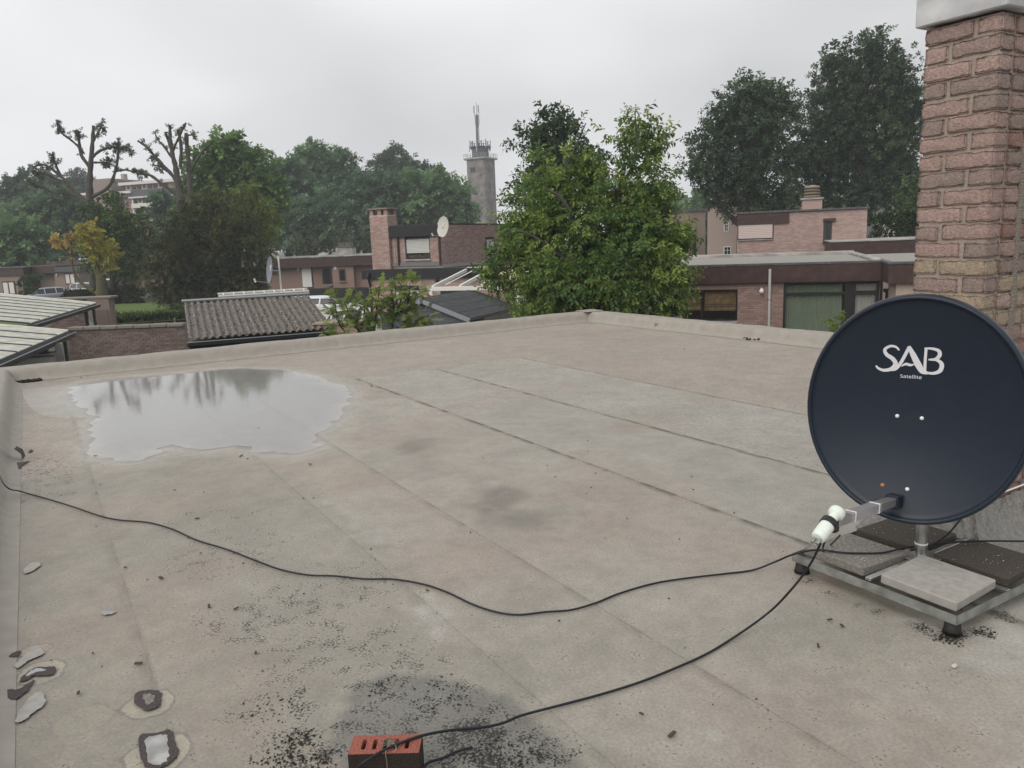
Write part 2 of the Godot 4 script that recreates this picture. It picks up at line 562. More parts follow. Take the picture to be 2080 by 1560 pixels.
# islands where the coating has come off: dark felt with a pale piece left inside, all lying on the membrane
func build_peeling(roof: Node3D) -> void:
	rng.seed = 77
	var felt := [
		[Vector2(0.137, -2.827), Vector2(0.165, -2.832), Vector2(0.198, -2.806), Vector2(0.21, -2.776), Vector2(0.199, -2.726), Vector2(0.191, -2.698), Vector2(0.159, -2.689), Vector2(0.137, -2.728), Vector2(0.127, -2.769)],
		[Vector2(0.118, -2.554), Vector2(0.146, -2.547), Vector2(0.188, -2.537), Vector2(0.208, -2.526), Vector2(0.206, -2.473), Vector2(0.205, -2.387), Vector2(0.177, -2.357), Vector2(0.142, -2.346), Vector2(0.114, -2.381), Vector2(0.105, -2.456)],
		[Vector2(-0.21, -3.159), Vector2(-0.192, -3.21), Vector2(-0.161, -3.237), Vector2(-0.124, -3.22), Vector2(-0.098, -3.201), Vector2(-0.103, -3.147), Vector2(-0.13, -3.151), Vector2(-0.164, -3.174), Vector2(-0.187, -3.159)],
		[Vector2(-0.247, -3.391), Vector2(-0.228, -3.422), Vector2(-0.208, -3.417), Vector2(-0.218, -3.379)],
		[Vector2(-0.221, -3.338), Vector2(-0.208, -3.368), Vector2(-0.2, -3.349), Vector2(-0.205, -3.318)],
		[Vector2(-0.251, -3.119), Vector2(-0.21, -3.105), Vector2(-0.177, -3.136), Vector2(-0.164, -3.143), Vector2(-0.183, -3.079), Vector2(-0.212, -3.041), Vector2(-0.238, -3.045)],
		[Vector2(-0.172, -7.13), Vector2(-0.151, -7.188), Vector2(-0.145, -7.126), Vector2(-0.165, -7.069)],
		[Vector2(-0.248, -6.769), Vector2(-0.211, -6.772), Vector2(-0.166, -6.77), Vector2(-0.204, -6.684), Vector2(-0.228, -6.544), Vector2(-0.241, -6.633)]]
	var pale := [
		[[Vector2(0.154, -2.8), Vector2(0.172, -2.798), Vector2(0.185, -2.775), Vector2(0.182, -2.738), Vector2(0.165, -2.726), Vector2(0.154, -2.758)], "slab_mid"],
		[[Vector2(0.131, -2.525), Vector2(0.164, -2.52), Vector2(0.191, -2.504), Vector2(0.184, -2.444), Vector2(0.176, -2.379), Vector2(0.15, -2.361), Vector2(0.126, -2.394), Vector2(0.124, -2.457)], "coating_white"],
		[[Vector2(-0.192, -3.186), Vector2(-0.173, -3.221), Vector2(-0.148, -3.224), Vector2(-0.125, -3.195), Vector2(-0.148, -3.195), Vector2(-0.17, -3.194)], "arm_metal"],
		[[Vector2(-0.227, -3.317), Vector2(-0.195, -3.363), Vector2(-0.169, -3.416), Vector2(-0.149, -3.416), Vector2(-0.131, -3.367), Vector2(-0.137, -3.335), Vector2(-0.16, -3.325), Vector2(-0.192, -3.301), Vector2(-0.217, -3.276)], "coating"],
		[[Vector2(-0.222, -2.877), Vector2(-0.209, -2.947), Vector2(-0.177, -3.016), Vector2(-0.156, -3.038), Vector2(-0.139, -3.012), Vector2(-0.131, -2.956), Vector2(-0.143, -2.922), Vector2(-0.172, -2.901), Vector2(-0.197, -2.866)], "coating"],
		[[Vector2(-0.2, -4.354), Vector2(-0.171, -4.428), Vector2(-0.137, -4.418), Vector2(-0.129, -4.375), Vector2(-0.155, -4.321), Vector2(-0.192, -4.292)], "coating"],
		[[Vector2(-0.141, -3.747), Vector2(0.084, -3.596), Vector2(0.115, -3.597), Vector2(0.135, -3.571), Vector2(0.119, -3.555), Vector2(0.093, -3.568)], "coating_white"]]
	pale[6][0] = [Vector2(0.084, -3.596), Vector2(0.108, -3.607), Vector2(0.137, -3.575), Vector2(0.123, -3.558), Vector2(0.093, -3.568)]
	for p in felt:
		part("bare_felt_patch", flat_patch(p, 0.006, 0.0015), M.bare_felt, roof)
	for p in pale:
		part("coating_flake", flat_patch(p[0], 0.0075, 0.0008), M[p[1]], roof)

func flat_patch(pts: Array, y: float, th: float) -> MB:
	var loop := smooth_loop(pts, 4)
	for i in loop.size():
		loop[i] += Vector2(rng.randf_range(-1, 1), rng.randf_range(-1, 1)) * 0.004
	var q := PackedVector2Array()
	for p in loop:
		q.append(Vector2(p.x, -p.y))
	return MB.new().extrude(q, th, Transform3D(Basis(Vector3.RIGHT, Vector3.FORWARD, Vector3.UP), Vector3(0, y, 0)), false)

func poly_dist(p: Vector2, loop: PackedVector2Array) -> float:
	var best := 1e9
	for i in loop.size():
		var q := Geometry2D.get_closest_point_to_segment(p, loop[i], loop[(i + 1) % loop.size()])
		best = minf(best, p.distance_squared_to(q))
	return sqrt(best) * (-1.0 if Geometry2D.is_point_in_polygon(p, loop) else 1.0)

func bytes_of(seed_: int, freq: float, oct: int, w: int, h: int) -> PackedByteArray:
	var f := FastNoiseLite.new()
	f.seed = seed_
	f.frequency = freq
	f.fractal_octaves = oct
	f.noise_type = FastNoiseLite.TYPE_SIMPLEX_SMOOTH
	var im := f.get_image(w, h, false, false, true)
	im.convert(Image.FORMAT_L8)
	return im.get_data()

# colour of the weathered coating: pink and grey-green fields, algae specks, dirt along the laps, sediment round the puddle
func roof_texture(r: Rect2, w: int, h: int, near: bool) -> ImageTexture:
	var cw := w / 12
	var ch := h / 12
	var f := FastNoiseLite.new()
	f.seed = 21
	f.frequency = 0.55
	f.fractal_octaves = 4
	var f2 := FastNoiseLite.new()
	f2.seed = 22
	f2.frequency = 0.35
	f2.fractal_octaves = 3
	var tone := Image.create_empty(cw, ch, false, Image.FORMAT_RGB8)
	var dens := Image.create_empty(cw, ch, false, Image.FORMAT_L8)
	var loop := PackedVector2Array()
	for i in range(0, puddle_loop.size(), 4):
		loop.append(grid(puddle_loop[i]))
	var box := Rect2(loop[0], Vector2.ZERO)
	for p in loop:
		box = box.expand(p)
	box = box.grow(0.7)
	# algae: [centre, radius, density]
	var algae := [[Vector2(0.954, -2.096), 0.17, 116.0], [Vector2(1.035, -1.805), 0.15, 130.0], [Vector2(0.972, -1.931), 0.12, 152.0], [Vector2(0.84, -2.309), 0.10, 104.0], [Vector2(0.507, -2.194), 0.12, 112.0], [Vector2(0.519, -2.463), 0.16, 92.0], [Vector2(0.737, -2.731), 0.22, 84.0], [Vector2(0.7, -3.143), 0.25, 80.0], [Vector2(0.921, -2.602), 0.2, 84.0], [Vector2(0.681, -4.005), 0.3, 74.0], [Vector2(0.946, -3.252), 0.3, 72.0], [Vector2(1.168, -1.769), 0.08, 108.0], [Vector2(0.707, -4.515), 0.3, 70.0], [Vector2(1.072, -2.411), 0.09, 98.0], [Vector2(2.707, -2.091), 0.035, 140.0], [Vector2(2.695, -1.935), 0.025, 130.0], [Vector2(2.699, -1.759), 0.025, 135.0], [Vector2(2.703, -1.597), 0.028, 140.0], [Vector2(2.741, -1.478), 0.05, 165.0], [Vector2(2.845, -1.445), 0.035, 150.0], [Vector2(3.031, -1.444), 0.035, 140.0], [Vector2(2.697, -1.845), 0.02, 130.0], [Vector2(2.698, -1.518), 0.03, 150.0]]
	var wet := smooth_loop([Vector2(0.581, -2.01), Vector2(0.719, -2.358), Vector2(0.83, -2.443), Vector2(0.928, -2.432), Vector2(1.037, -2.34), Vector2(1.107, -2.231), Vector2(1.156, -2.131), Vector2(1.197, -1.993), Vector2(1.209, -1.827), Vector2(1.178, -1.707), Vector2(1.094, -1.612)], 3)
	for y in ch:
		for x in cw:
			var p := Vector2(r.position.x + (x + 0.5) / cw * r.size.x, r.position.y + (y + 0.5) / ch * r.size.y)
			var a := f.get_noise_2dv(p)
			var b := f2.get_noise_2d(p.x * 1.6 + 40.0, p.y * 0.8)
			var c := Vector3(0.435, 0.396, 0.352)
			var green := 0.0
			var wob := 0.06 * f.get_noise_2d(p.x * 4.0, p.y * 4.0)
			if p.x + wob > 3.05 and p.x + wob < 5.27 and p.y + wob * 3.0 > -8.5:
				green = 0.9
			elif p.x > 1.83 and p.x < 3.05 and p.y > -7.2:
				green = 0.45 + 0.4 * a
			elif p.y > -4.5:
				green = 0.35 + 0.5 * b
			c = c.lerp(Vector3(0.448, 0.446, 0.412), clampf(green + 0.3 * b, 0.0, 1.0))
			if p.x + wob * 4.0 < 1.3 and p.y > -6.3 + wob * 6.0:
				c = c.lerp(Vector3(0.375, 0.362, 0.318), 0.8)
			c *= 1.0 + 0.075 * a + 0.055 * b
			c = c.lerp(Vector3(0.42, 0.345, 0.305), clampf((f2.get_noise_2d(p.x * 2.0 - 9.0, p.y * 2.0) - 0.12) * 1.2, 0.0, 0.34))
			c = c.lerp(Vector3(0.33, 0.335, 0.29), clampf((f.get_noise_2d(p.x * 1.3 + 30.0, p.y * 1.3) - 0.18) * 1.5, 0.0, 0.28))
			if box.has_point(p):
				var d := poly_dist(p, loop) + 0.05 * a
				if d < 0.0:
					c = c.lerp(Vector3(0.29, 0.285, 0.27), clampf(-d * 5.0, 0.0, 0.9))
				elif d < 0.32:
					c = c.lerp(Vector3(0.50, 0.485, 0.44), clampf(1.1 - d * 3.6, 0.0, 0.85))
			if Geometry2D.is_point_in_polygon(p, wet):
				c = c.lerp(Vector3(0.19, 0.195, 0.195), 0.6)
			# grainy dark smudges and pale lime marks
			for s in [[Vector2(2.278, -3.954), 0.22, 0.32], [Vector2(2.074, -3.43), 0.2, 0.25], [Vector2(2.317, -5.33), 0.18, 0.22]]:
				var k: float = p.distance_to(s[0]) / s[1] + 1.4 * f.get_noise_2d(p.x * 3.0, p.y * 3.0)
				c *= 1.0 - s[2] * clampf(1.2 - k, 0.0, 1.0)
			for s in [[Vector2(1.221, -2.823), 0.07, 0.6], [Vector2(1.215, -2.598), 0.04, 0.5], [Vector2(2.861, -1.357), 0.22, 0.7], [Vector2(3.103, -1.418), 0.16, 0.5], [Vector2(1.591, -1.564), 0.03, 0.5]]:
				var k: float = p.distance_to(s[0]) / s[1] + 2.2 * f.get_noise_2d(p.x * 6.0, p.y * 6.0)
				c = c.lerp(Vector3(0.53, 0.53, 0.51), s[2] * clampf((1.2 - k) * 2.0, 0.0, 1.0))
			c *= Vector3(0.662, 0.634, 0.602)
			tone.set_pixel(x, y, Color(c.x, c.y, c.z).linear_to_srgb())
			var de := 34.0 + 14.0 * b
			for s in algae:
				var k: float = p.distance_to(s[0]) / s[1]
				de = maxf(de, s[2] * clampf(1.35 - 0.5 * k * k, 0.0, 1.0) + 25.0 * a)
			if Geometry2D.is_point_in_polygon(p, wet):
				de = maxf(de, 104.0 + 40.0 * a)
			if p.x < 0.1 and p.y < -5.6 and p.y > -6.9:
				de = maxf(de, 82.0)
			if p.x < 0.3 and p.y < -10.6:
				de = maxf(de, 84.0)
			dens.set_pixel(x, y, Color8(int(clampf(de, 0, 255)), 0, 0))
	tone.resize(w, h, Image.INTERPOLATE_CUBIC)
	dens.resize(w, h, Image.INTERPOLATE_BILINEAR)
	var td := tone.get_data()
	var dd := dens.get_data()
	var mpp := r.size.x / w
	var spk := bytes_of(31, 85.0 * mpp, 4, w, h)
	var mid := bytes_of(34, 9.0 * mpp, 4, w, h)
	var grn := bytes_of(32, 0.22, 2, w, h)
	var blot := bytes_of(33, 3.0 * mpp, 4, w, h)
	var seam := PackedFloat32Array()
	seam.resize(w)
	for x in w:
		var lx := r.position.x + (x + 0.5) * mpp
		var s := 0.0
		for q in SEAMS.size():
			var d: float = lx - SEAMS[q]
			if d > -0.045 and d < 0.012:
				s = maxf(s, DIRT[q] * 0.34 * (1.0 - absf(d + 0.008) / 0.04))
			if absf(d) < maxf(0.003, mpp * 0.55):
				s = maxf(s, DIRT[q] * 0.34)
		seam[x] = s
	var out := PackedByteArray()
	out.resize(w * h * 3)
	var i := 0
	for y in h:
		var lz := r.position.y + (y + 0.5) / h * r.size.y
		var cross := 0.0
		if absf(lz + 6.68) < 0.02:
			cross = 0.12
		for x in w:
			var k := 0.905 + grn[i] * 0.0007 + (blot[i] - 128) * 0.0004 + (mid[i] - 128) * 0.00042
			var sm := seam[x] if lz > LAP_END else 0.0
			if cross > 0.0:
				var lx := r.position.x + x * mpp
				if lx > 3.05 and lx < 4.05:
					sm = maxf(sm, cross)
			if sm > 0.0:
				k *= 1.0 - sm * clampf((blot[i] - 95) * 0.016, 0.1, 1.0) * 0.8
			var dk := dd[i] - spk[i] + (mid[i] - 128) * 3 / 5
			if dk > 0:
				k *= maxf(0.34, 1.0 - dk * 0.021)
			var j := i * 3
			out[j] = clampi(int(td[j] * k), 0, 255)
			out[j + 1] = clampi(int(td[j + 1] * k), 0, 255)
			out[j + 2] = clampi(int(td[j + 2] * k), 0, 255)
			i += 1
	# pale halos where the coating lifted round the bare spots, each with a dirty outline
	if near:
		for s in [[Vector2(0.168, -2.751), 0.070, 0.038], [Vector2(0.157, -2.443), 0.088, 0.038], [Vector2(-0.14, -3.214), 0.08, 0.038], [Vector2(-0.162, -3.403), 0.05, 0.02], [Vector2(-0.035, -2.764), 0.075, 0.012]]:
			var q: Vector2 = (s[0] - r.position) / mpp
			var n := int(s[1] * 1.6 / mpp)
			for y in range(maxi(0, int(q.y) - n), mini(h, int(q.y) + n)):
				for x in range(maxi(0, int(q.x) - n), mini(w, int(q.x) + n)):
					var ii := y * w + x
					var d := Vector2(x - q.x, y - q.y).length() * mpp + (blot[ii] - 128) * 0.00022 + (mid[ii] - 128) * 0.0001
					var k := 1.0
					if d < s[1]:
						k = 1.0 + s[2] * 3.4
					elif d < s[1] + 0.011:
						k = 1.0 - s[2] * 2.4
					else:
						continue
					for ch2 in 3:
						out[ii * 3 + ch2] = clampi(int(out[ii * 3 + ch2] * k * (1.0 if ch2 < 2 or k < 1.0 else 0.99)), 0, 255)
	return ImageTexture.create_from_image(Image.create_from_data(w, h, false, Image.FORMAT_RGB8, out))

# ---------------------------------------------------------------- brick chimney stack
func rough_brick(size: Vector3, seed_: int) -> ArrayMesh:
	var f := FastNoiseLite.new()
	f.seed = seed_
	f.frequency = 14.0
	f.fractal_octaves = 3
	var g := FastNoiseLite.new()
	g.seed = seed_ + 50
	g.frequency = 7.0
	var b := MB.new()
	var h := size * 0.5
	var ax := [Vector3.RIGHT, Vector3.UP, Vector3.BACK]
	for i in 3:
		var j := (i + 1) % 3
		var k := (i + 2) % 3
		for s in [-1.0, 1.0]:
			var nj := clampi(int(size[j] / 0.016), 3, 14)
			var nk := clampi(int(size[k] / 0.016), 3, 14)
			var rows := []
			for a in nk + 1:
				var row := PackedVector3Array()
				for c in nj + 1:
					var p: Vector3 = ax[i] * h[i] * s + ax[j] * h[j] * (2.0 * c / nj - 1.0) + ax[k] * h[k] * (2.0 * a / nk - 1.0)
					# round the arrises, then creases and pitting
					var q := Vector3(p.x / h.x, p.y / h.y, p.z / h.z)
					var e := 0.0
					for m in 3:
						if m != i:
							e += pow(absf(q[m]), 12.0)
					p -= ax[i] * s * 0.0028 * e
					var crease := absf(g.get_noise_3d(p.x * 1.0, p.y * 4.0, p.z * 1.0))
					p += p.normalized() * (f.get_noise_3dv(p) * 0.0032) + ax[i] * s * (-0.010 * clampf(0.25 - crease, 0.0, 0.25) * 4.0 * 0.6)
					row.append(p)
				rows.append(row)
			b.sheet(rows, false, s < 0.0)
	return b.mesh()

func build_chimney() -> void:
	# origin: the corner nearest the dish; local x runs along +V, local -z along the narrow face
	var t := thing("chimney_stack", "weathered brown brick chimney stack with pale cap beside the dark satellite dish", "chimney", Vector3(2.114, 0, -3.5), ROOF_TURN)
	rng.seed = 9
	var hgt := 2.36
	var cd := 0.0787
	var full := [rough_brick(Vector3(0.213, 0.069, 0.1), 1), rough_brick(Vector3(0.213, 0.069, 0.1), 2), rough_brick(Vector3(0.213, 0.069, 0.1), 3), rough_brick(Vector3(0.213, 0.069, 0.1), 4)]
	var half := [rough_brick(Vector3(0.107, 0.069, 0.1), 5), rough_brick(Vector3(0.107, 0.069, 0.1), 6), rough_brick(Vector3(0.107, 0.069, 0.1), 7)]
	bx("mortar_core", Vector3(0.475, hgt / 2, -0.1675), Vector3(0.943, hgt, 0.317), M.mortar, t)
	var n := 30
	for c in n:
		var y := (c + 0.5) * cd
		var even := c % 2 == 0
		# narrow face (looks along -x): a full and a half brick laid along z
		for k in 2:
			var long := (k == 0) == even
			var o := MeshInstance3D.new()
			o.name = "brick"
			var z: float
			if k == 0:
				z = -(0.105 if long else 0.052)
			else:
				z = -(0.335 - (0.105 if long else 0.052))
			o.mesh = full[rng.randi() % 4] if long else half[rng.randi() % 3]
			o.material_override = tone_of(c, n)
			t.add_child(o, true)
			o.position = Vector3(0.05 - rng.randf_range(0.004, 0.011), y + rng.randf_range(-0.003, 0.003), z)
			o.rotation = Vector3(rng.randf_range(-0.02, 0.02), PI / 2 + rng.randf_range(-0.012, 0.012) + (PI if rng.randf() < 0.5 else 0.0), 0)
		# broad face (looks along +z): the corner brick shows its end or side, then stretchers
		var x := 0.104 if even else 0.11
		while x < 0.9:
			var w := 0.21
			if x + w > 0.94:
				break
			var o := MeshInstance3D.new()
			o.name = "brick"
			o.mesh = full[rng.randi() % 4] if (c + int(x * 10)) % 3 != 0 else half[rng.randi() % 3]
			w = 0.21 if o.mesh in full else 0.104
			o.material_override = M.brick_r if rng.randf() < (0.5 if c < 12 else 0.15) else tone_of(c, n)
			t.add_child(o, true)
			o.position = Vector3(x + w / 2 + 0.006, y + rng.randf_range(-0.002, 0.002), -0.05 + rng.randf_range(0.002, 0.008))
			o.rotation.y = rng.randf_range(-0.012, 0.012) + (PI if rng.randf() < 0.5 else 0.0)
			x += w + 0.012
	# cement run down over the joint of the broad face
	var rows := []
	var f := FastNoiseLite.new()
	f.seed = 3
	f.frequency = 3.0
	for i in 30:
		var y := 0.75 + 1.1 * i / 29.0
		var w := 0.022 + 0.012 * f.get_noise_1d(y * 2.0) + 0.006 * f.get_noise_1d(y * 9.0)
		var x0 := 0.235 + 0.015 * f.get_noise_1d(y + 9.0) - 0.05 * (1.35 - y)  * 0.0
		rows.append(PackedVector3Array([Vector3(x0 - w, y, -0.004), Vector3(x0 - w * 0.6, y, 0.012), Vector3(x0, y, 0.016), Vector3(x0 + w * 0.7, y, 0.011), Vector3(x0 + w, y, -0.004)]))
	part("cement_streak", MB.new().sheet(rows), M.repair, t)
	# cap slab
	bx("cap_slab", Vector3(0.475, hgt + 0.11, -0.1675), Vector3(1.03, 0.2, 0.405), M.cap, t, 0.006)
	# crumpled lead and foil flashing at the foot
	for side in 2:
		var g := MB.new()
		var rr := []
		for i in 7:
			var row := PackedVector3Array()
			for k in 41:
				var u := k / 40.0
				var v := i / 6.0
				var crum := 0.022 * f.get_noise_2d(u * 9.0 + side * 30.0, v * 5.0) + 0.012 * f.get_noise_2d(u * 30.0, v * 9.0 + side * 10.0)
				var yy := 0.008 + 0.19 * pow(1.0 - v, 1.6) + maxf(0.0, crum) * 0.4
				var out := 0.028 + 0.20 * pow(v, 1.3) + crum
				if side == 0:
					row.append(Vector3(-out, yy, lerpf(-0.44, 0.02 + 0.2 * v, u)))
				else:
					row.append(Vector3(lerpf(-0.02 - 0.2 * v, 0.95, u), yy, out))
			rr.append(row)
		g.sheet(rr, false, side == 0)
		part("foil_flashing", g, M.foil, t)

func tone_of(c: int, n: int) -> Material:
	var r := rng.randf()
	var y := c * 0.079
	if y > 0.95 and y < 1.32 and r < 0.7:
		return M.brick_y
	return [M.brick_a, M.brick_b, M.brick_c, M.brick_d][rng.randi() % 4]

# ---------------------------------------------------------------- satellite dish on its ballast frame
const DISH_AT := Vector3(1.535, 0.79, -2.95)
const DISH_W := 0.399
const DISH_H := 0.45

func dish_z(x: float, y: float) -> float:
	return 0.07 * (x * x / (DISH_W * DISH_W) + y * y / (DISH_H * DISH_H)) - 0.07

func dish_basis() -> Basis:
	var a := deg_to_rad(38.0)
	var z := Vector3(-sin(a), 0.03, cos(a)).normalized()
	var x := Vector3.UP.cross(z).normalized()
	return Basis(x, z.cross(x), z)

func ribbon(b: MB, pts: Array, wid: Array, scale: float, at: Vector2) -> void:
	var path := smooth_path(pts, 7)
	var rows := []
	for i in path.size():
		var p: Vector2 = path[i]
		var d: Vector2 = (path[mini(i + 1, path.size() - 1)] - path[maxi(i - 1, 0)]).normalized()
		var t := float(i) / (path.size() - 1) * (wid.size() - 1)
		var w := lerpf(wid[int(t)], wid[mini(int(t) + 1, wid.size() - 1)], t - int(t)) * 0.5
		var s := Vector2(-d.y, d.x) * w
		var l := (p + s) * scale + at
		var r := (p - s) * scale + at
		rows.append(PackedVector3Array([Vector3(l.x, l.y, dish_z(l.x, l.y) + 0.0018), Vector3(r.x, r.y, dish_z(r.x, r.y) + 0.0018)]))
	b.sheet(rows)

func build_dish() -> void:
	var t := thing("satellite_dish", "dark navy satellite dish with white lettering on a slab weighted steel frame", "satellite dish", Vector3(1.71, 0, -3.155), ROOF_TURN)
	var inv := t.transform.affine_inverse()
	# reflector
	var b := MB.new()
	var rows := []
	for i in 15:
		var r := sqrt(i / 14.0) if i > 0 else 0.002
		var row := PackedVector3Array()
		for k in 64:
			var a := TAU * k / 64
			var x := cos(a) * r * DISH_W * 0.945
			var y := sin(a) * r * DISH_H * 0.945
			row.append(Vector3(x, y, dish_z(x, y)))
		rows.append(row)
	# rolled rim: out, over and back
	for q in [[0.952, 0.001], [0.962, 0.006], [0.974, 0.0075], [0.986, 0.005], [0.996, -0.002], [1.003, -0.012], [1.004, -0.024], [0.998, -0.03], [0.98, -0.031]]:
		var row := PackedVector3Array()
		for k in 64:
			var a := TAU * k / 64
			row.append(Vector3(cos(a) * q[0] * DISH_W, sin(a) * q[0] * DISH_H, q[1]))
		rows.append(row)
	# back of the bowl
	for i in range(10, -1, -1):
		var r := maxf(0.002, i / 10.0)
		var row := PackedVector3Array()
		for k in 64:
			var a := TAU * k / 64
			var x := cos(a) * r * DISH_W * 0.965
			var y := sin(a) * r * DISH_H * 0.965
			row.append(Vector3(x, y, dish_z(x, y) - 0.004))
		rows.append(row)
	b.sheet(rows, true, true)
	var ref := part("reflector", b, M.dish, t)
	var dx := Transform3D(dish_basis(), DISH_AT)
	ref.transform = inv * dx
	# lettering: a sweeping S, an A whose right leg runs into the B, and the word below
	var sc := 0.102
	var at := Vector2(-0.144, 0.143)
	var l := MB.new()
	ribbon(l, [Vector2(0.74, 0.84), Vector2(0.62, 0.97), Vector2(0.42, 0.99), Vector2(0.24, 0.85), Vector2(0.3, 0.66), Vector2(0.52, 0.5), Vector2(0.62, 0.3), Vector2(0.48, 0.1), Vector2(0.22, 0.03), Vector2(0.02, 0.1), Vector2(-0.06, 0.2)], [0.05, 0.09, 0.10, 0.12, 0.15, 0.16, 0.15, 0.12, 0.09, 0.06], sc, at)
	part("lettering", l, M.logo, ref)
	l = MB.new()
	ribbon(l, [Vector2(0.4, 0.05), Vector2(0.62, 0.1), Vector2(0.8, 0.35), Vector2(0.98, 0.75), Vector2(1.09, 1.0)], [0.07, 0.11, 0.12, 0.12, 0.12], sc, at)
	ribbon(l, [Vector2(1.07, 1.02), Vector2(1.22, 0.7), Vector2(1.4, 0.33), Vector2(1.56, 0.08), Vector2(1.76, 0.02)], [0.10, 0.2, 0.24, 0.2, 0.08], sc, at)
	ribbon(l, [Vector2(0.82, 0.22), Vector2(0.98, 0.32), Vector2(1.14, 0.29), Vector2(1.28, 0.33)], [0.03, 0.1, 0.10, 0.02], sc, at)
	part("lettering", l, M.logo, ref)
	l = MB.new()
	ribbon(l, [Vector2(1.66, 0.98), Vector2(1.64, 0.5), Vector2(1.64, 0.03)], [0.1, 0.1, 0.1], sc, at)
	ribbon(l, [Vector2(1.6, 0.96), Vector2(1.85, 0.97), Vector2(2.08, 0.9), Vector2(2.12, 0.73), Vector2(1.98, 0.57), Vector2(1.74, 0.54)], [0.06, 0.09, 0.13, 0.14, 0.11, 0.05], sc, at)
	ribbon(l, [Vector2(1.74, 0.54), Vector2(2.02, 0.55), Vector2(2.2, 0.4), Vector2(2.16, 0.15), Vector2(1.95, 0.03), Vector2(1.7, 0.03)], [0.05, 0.11, 0.15, 0.15, 0.11, 0.08], sc, at)
	part("lettering", l, M.logo, ref)
	var tm := TextMesh.new()
	var font := SystemFont.new()
	font.font_names = PackedStringArray(["Droid Sans"])
	tm.font = font
	tm.text = "Satellite"
	tm.font_size = 16
	tm.pixel_size = 0.00105
	tm.depth = 0.0015
	var word := put("lettering", tm, M.logo, ref)
	word.position = Vector3(-0.024, 0.126, dish_z(-0.02, 0.126) + 0.003)
	word.scale = Vector3(1.3, 1.0, 1.0)
	for q in [[-0.066, -0.035, "white_plastic"], [0.022, -0.035, "white_plastic"], [-0.098, -0.315, "rusty_bolt"], [-0.008, -0.318, "white_plastic"]]:
		var bb := MB.new()
		bb.lathe([Vector2(0.0001, 0.005), Vector2(0.004, 0.0045), Vector2(0.007, 0.002), Vector2(0.0078, -0.002)], 14, Transform3D(Basis(Vector3.RIGHT, Vector3.BACK, Vector3.DOWN), Vector3(q[0], q[1], dish_z(q[0], q[1]) + 0.002)))
		part("bolt", bb, M[q[2]], ref)
	# bracket behind, mast, plate
	bx("rear_bracket", inv * (DISH_AT - dish_basis().z * 0.13), Vector3(0.16, 0.2, 0.12), M.dish, t, 0.01, inv.basis * dish_basis())
	var mast := part("mast", MB.new().tube([Vector3(0, 0.112, 0), Vector3(0, 0.4, 0), Vector3(0, 0.84, 0)], 0.0245, 24), M.steel, t)
	part("mast_band", MB.new().tube([Vector3(0, 0.165, 0), Vector3(0, 0.171, 0)], 0.0262, 24), M.white_plastic, mast)
	var plate := bx("base_plate", Vector3(0, 0.110, 0), Vector3(0.15, 0.005, 0.15), M.steel, t, 0.001)
	for s in [[-1, -1], [1, -1], [-1, 1], [1, 1]]:
		part("bolt", MB.new().tube([Vector3(s[0] * 0.058, 0.112, s[1] * 0.058), Vector3(s[0] * 0.058, 0.121, s[1] * 0.058)], 0.007, 6), M.zinc, plate)
	# cross of flat channels and square of angle rails
	bx("cross_rail", Vector3(0, 0.1, 0), Vector3(0.718, 0.014, 0.026), M.steel, t, 0.002)
	bx("cross_rail", Vector3(0, 0.0845, 0), Vector3(0.026, 0.014, 0.718), M.steel, t, 0.002)
	for k in 4:
		var bs := Basis(Vector3.UP, k * PI / 2)
		var g := MB.new()
		g.box(bs * Vector3(0, 0.073, 0.364), Vector3(0.731, 0.037, 0.003), bs)
		g.box(bs * Vector3(0, 0.056, 0.347), Vector3(0.70, 0.003, 0.032), bs)
		part("angle_rail", g, M.zinc, t)
		part("rubber_foot", MB.new().lathe([Vector2(0.0001, 0.053), Vector2(0.026, 0.053), Vector2(0.03, 0.02), Vector2(0.034, 0.006), Vector2(0.0001, 0.006)], 18, Transform3D(Basis.IDENTITY, bs * Vector3(0.335, 0, 0.335))), M.rubber, t)
	# feed arm and converter
	var db := dish_basis()
	var a0 := DISH_AT + db * Vector3(-0.035, -0.365, dish_z(-0.035, -0.365) - 0.02)
	var lnb := Vector3(1.083, 0.487, -2.60)
	var ls := 0.86
	var dir := (lnb - a0).normalized()
	var ab := Basis.looking_at(dir, Vector3.UP)
	var a1 := lnb - dir * 0.045
	var arm := bx("feed_arm", inv * ((a0 + a1) * 0.5), Vector3(0.036, 0.034, a0.distance_to(a1)), M.arm_metal, t, 0.003, inv.basis * ab)
	bx("arm_collar", inv * (a0 + dir * 0.055), Vector3(0.05, 0.05, 0.05), M.dish, arm, 0.004, inv.basis * ab)
	bx("wrapping_film", inv * ((a0 + a1) * 0.5 + dir * 0.06), Vector3(0.0395, 0.0375, 0.25), M.tape, arm, 0.002, inv.basis * ab)
	for s in [0.42, 0.78]:
		bx("tape_ring", inv * a0.lerp(a1, s), Vector3(0.041, 0.039, 0.006), M.white_plastic, arm, 0.001, inv.basis * ab)
	var axis := (DISH_AT - lnb).normalized()
	var lx := Transform3D(Basis(axis.cross(Vector3.UP).normalized(), axis, axis.cross(Vector3.UP).normalized().cross(axis)), lnb)
	var li := inv * lx * Transform3D(Basis.from_scale(Vector3(ls, ls, ls)), Vector3.ZERO)
	var conv := part("feed_horn", MB.new().lathe([Vector2(0.0001, -0.092), Vector2(0.022, -0.092), Vector2(0.028, -0.086), Vector2(0.030, -0.07), Vector2(0.030, 0.0), Vector2(0.027, 0.01), Vector2(0.021, 0.02), Vector2(0.021, 0.042), Vector2(0.031, 0.048), Vector2(0.033, 0.056), Vector2(0.033, 0.074), Vector2(0.026, 0.084), Vector2(0.0001, 0.087)], 28, li), M.lnb, t)
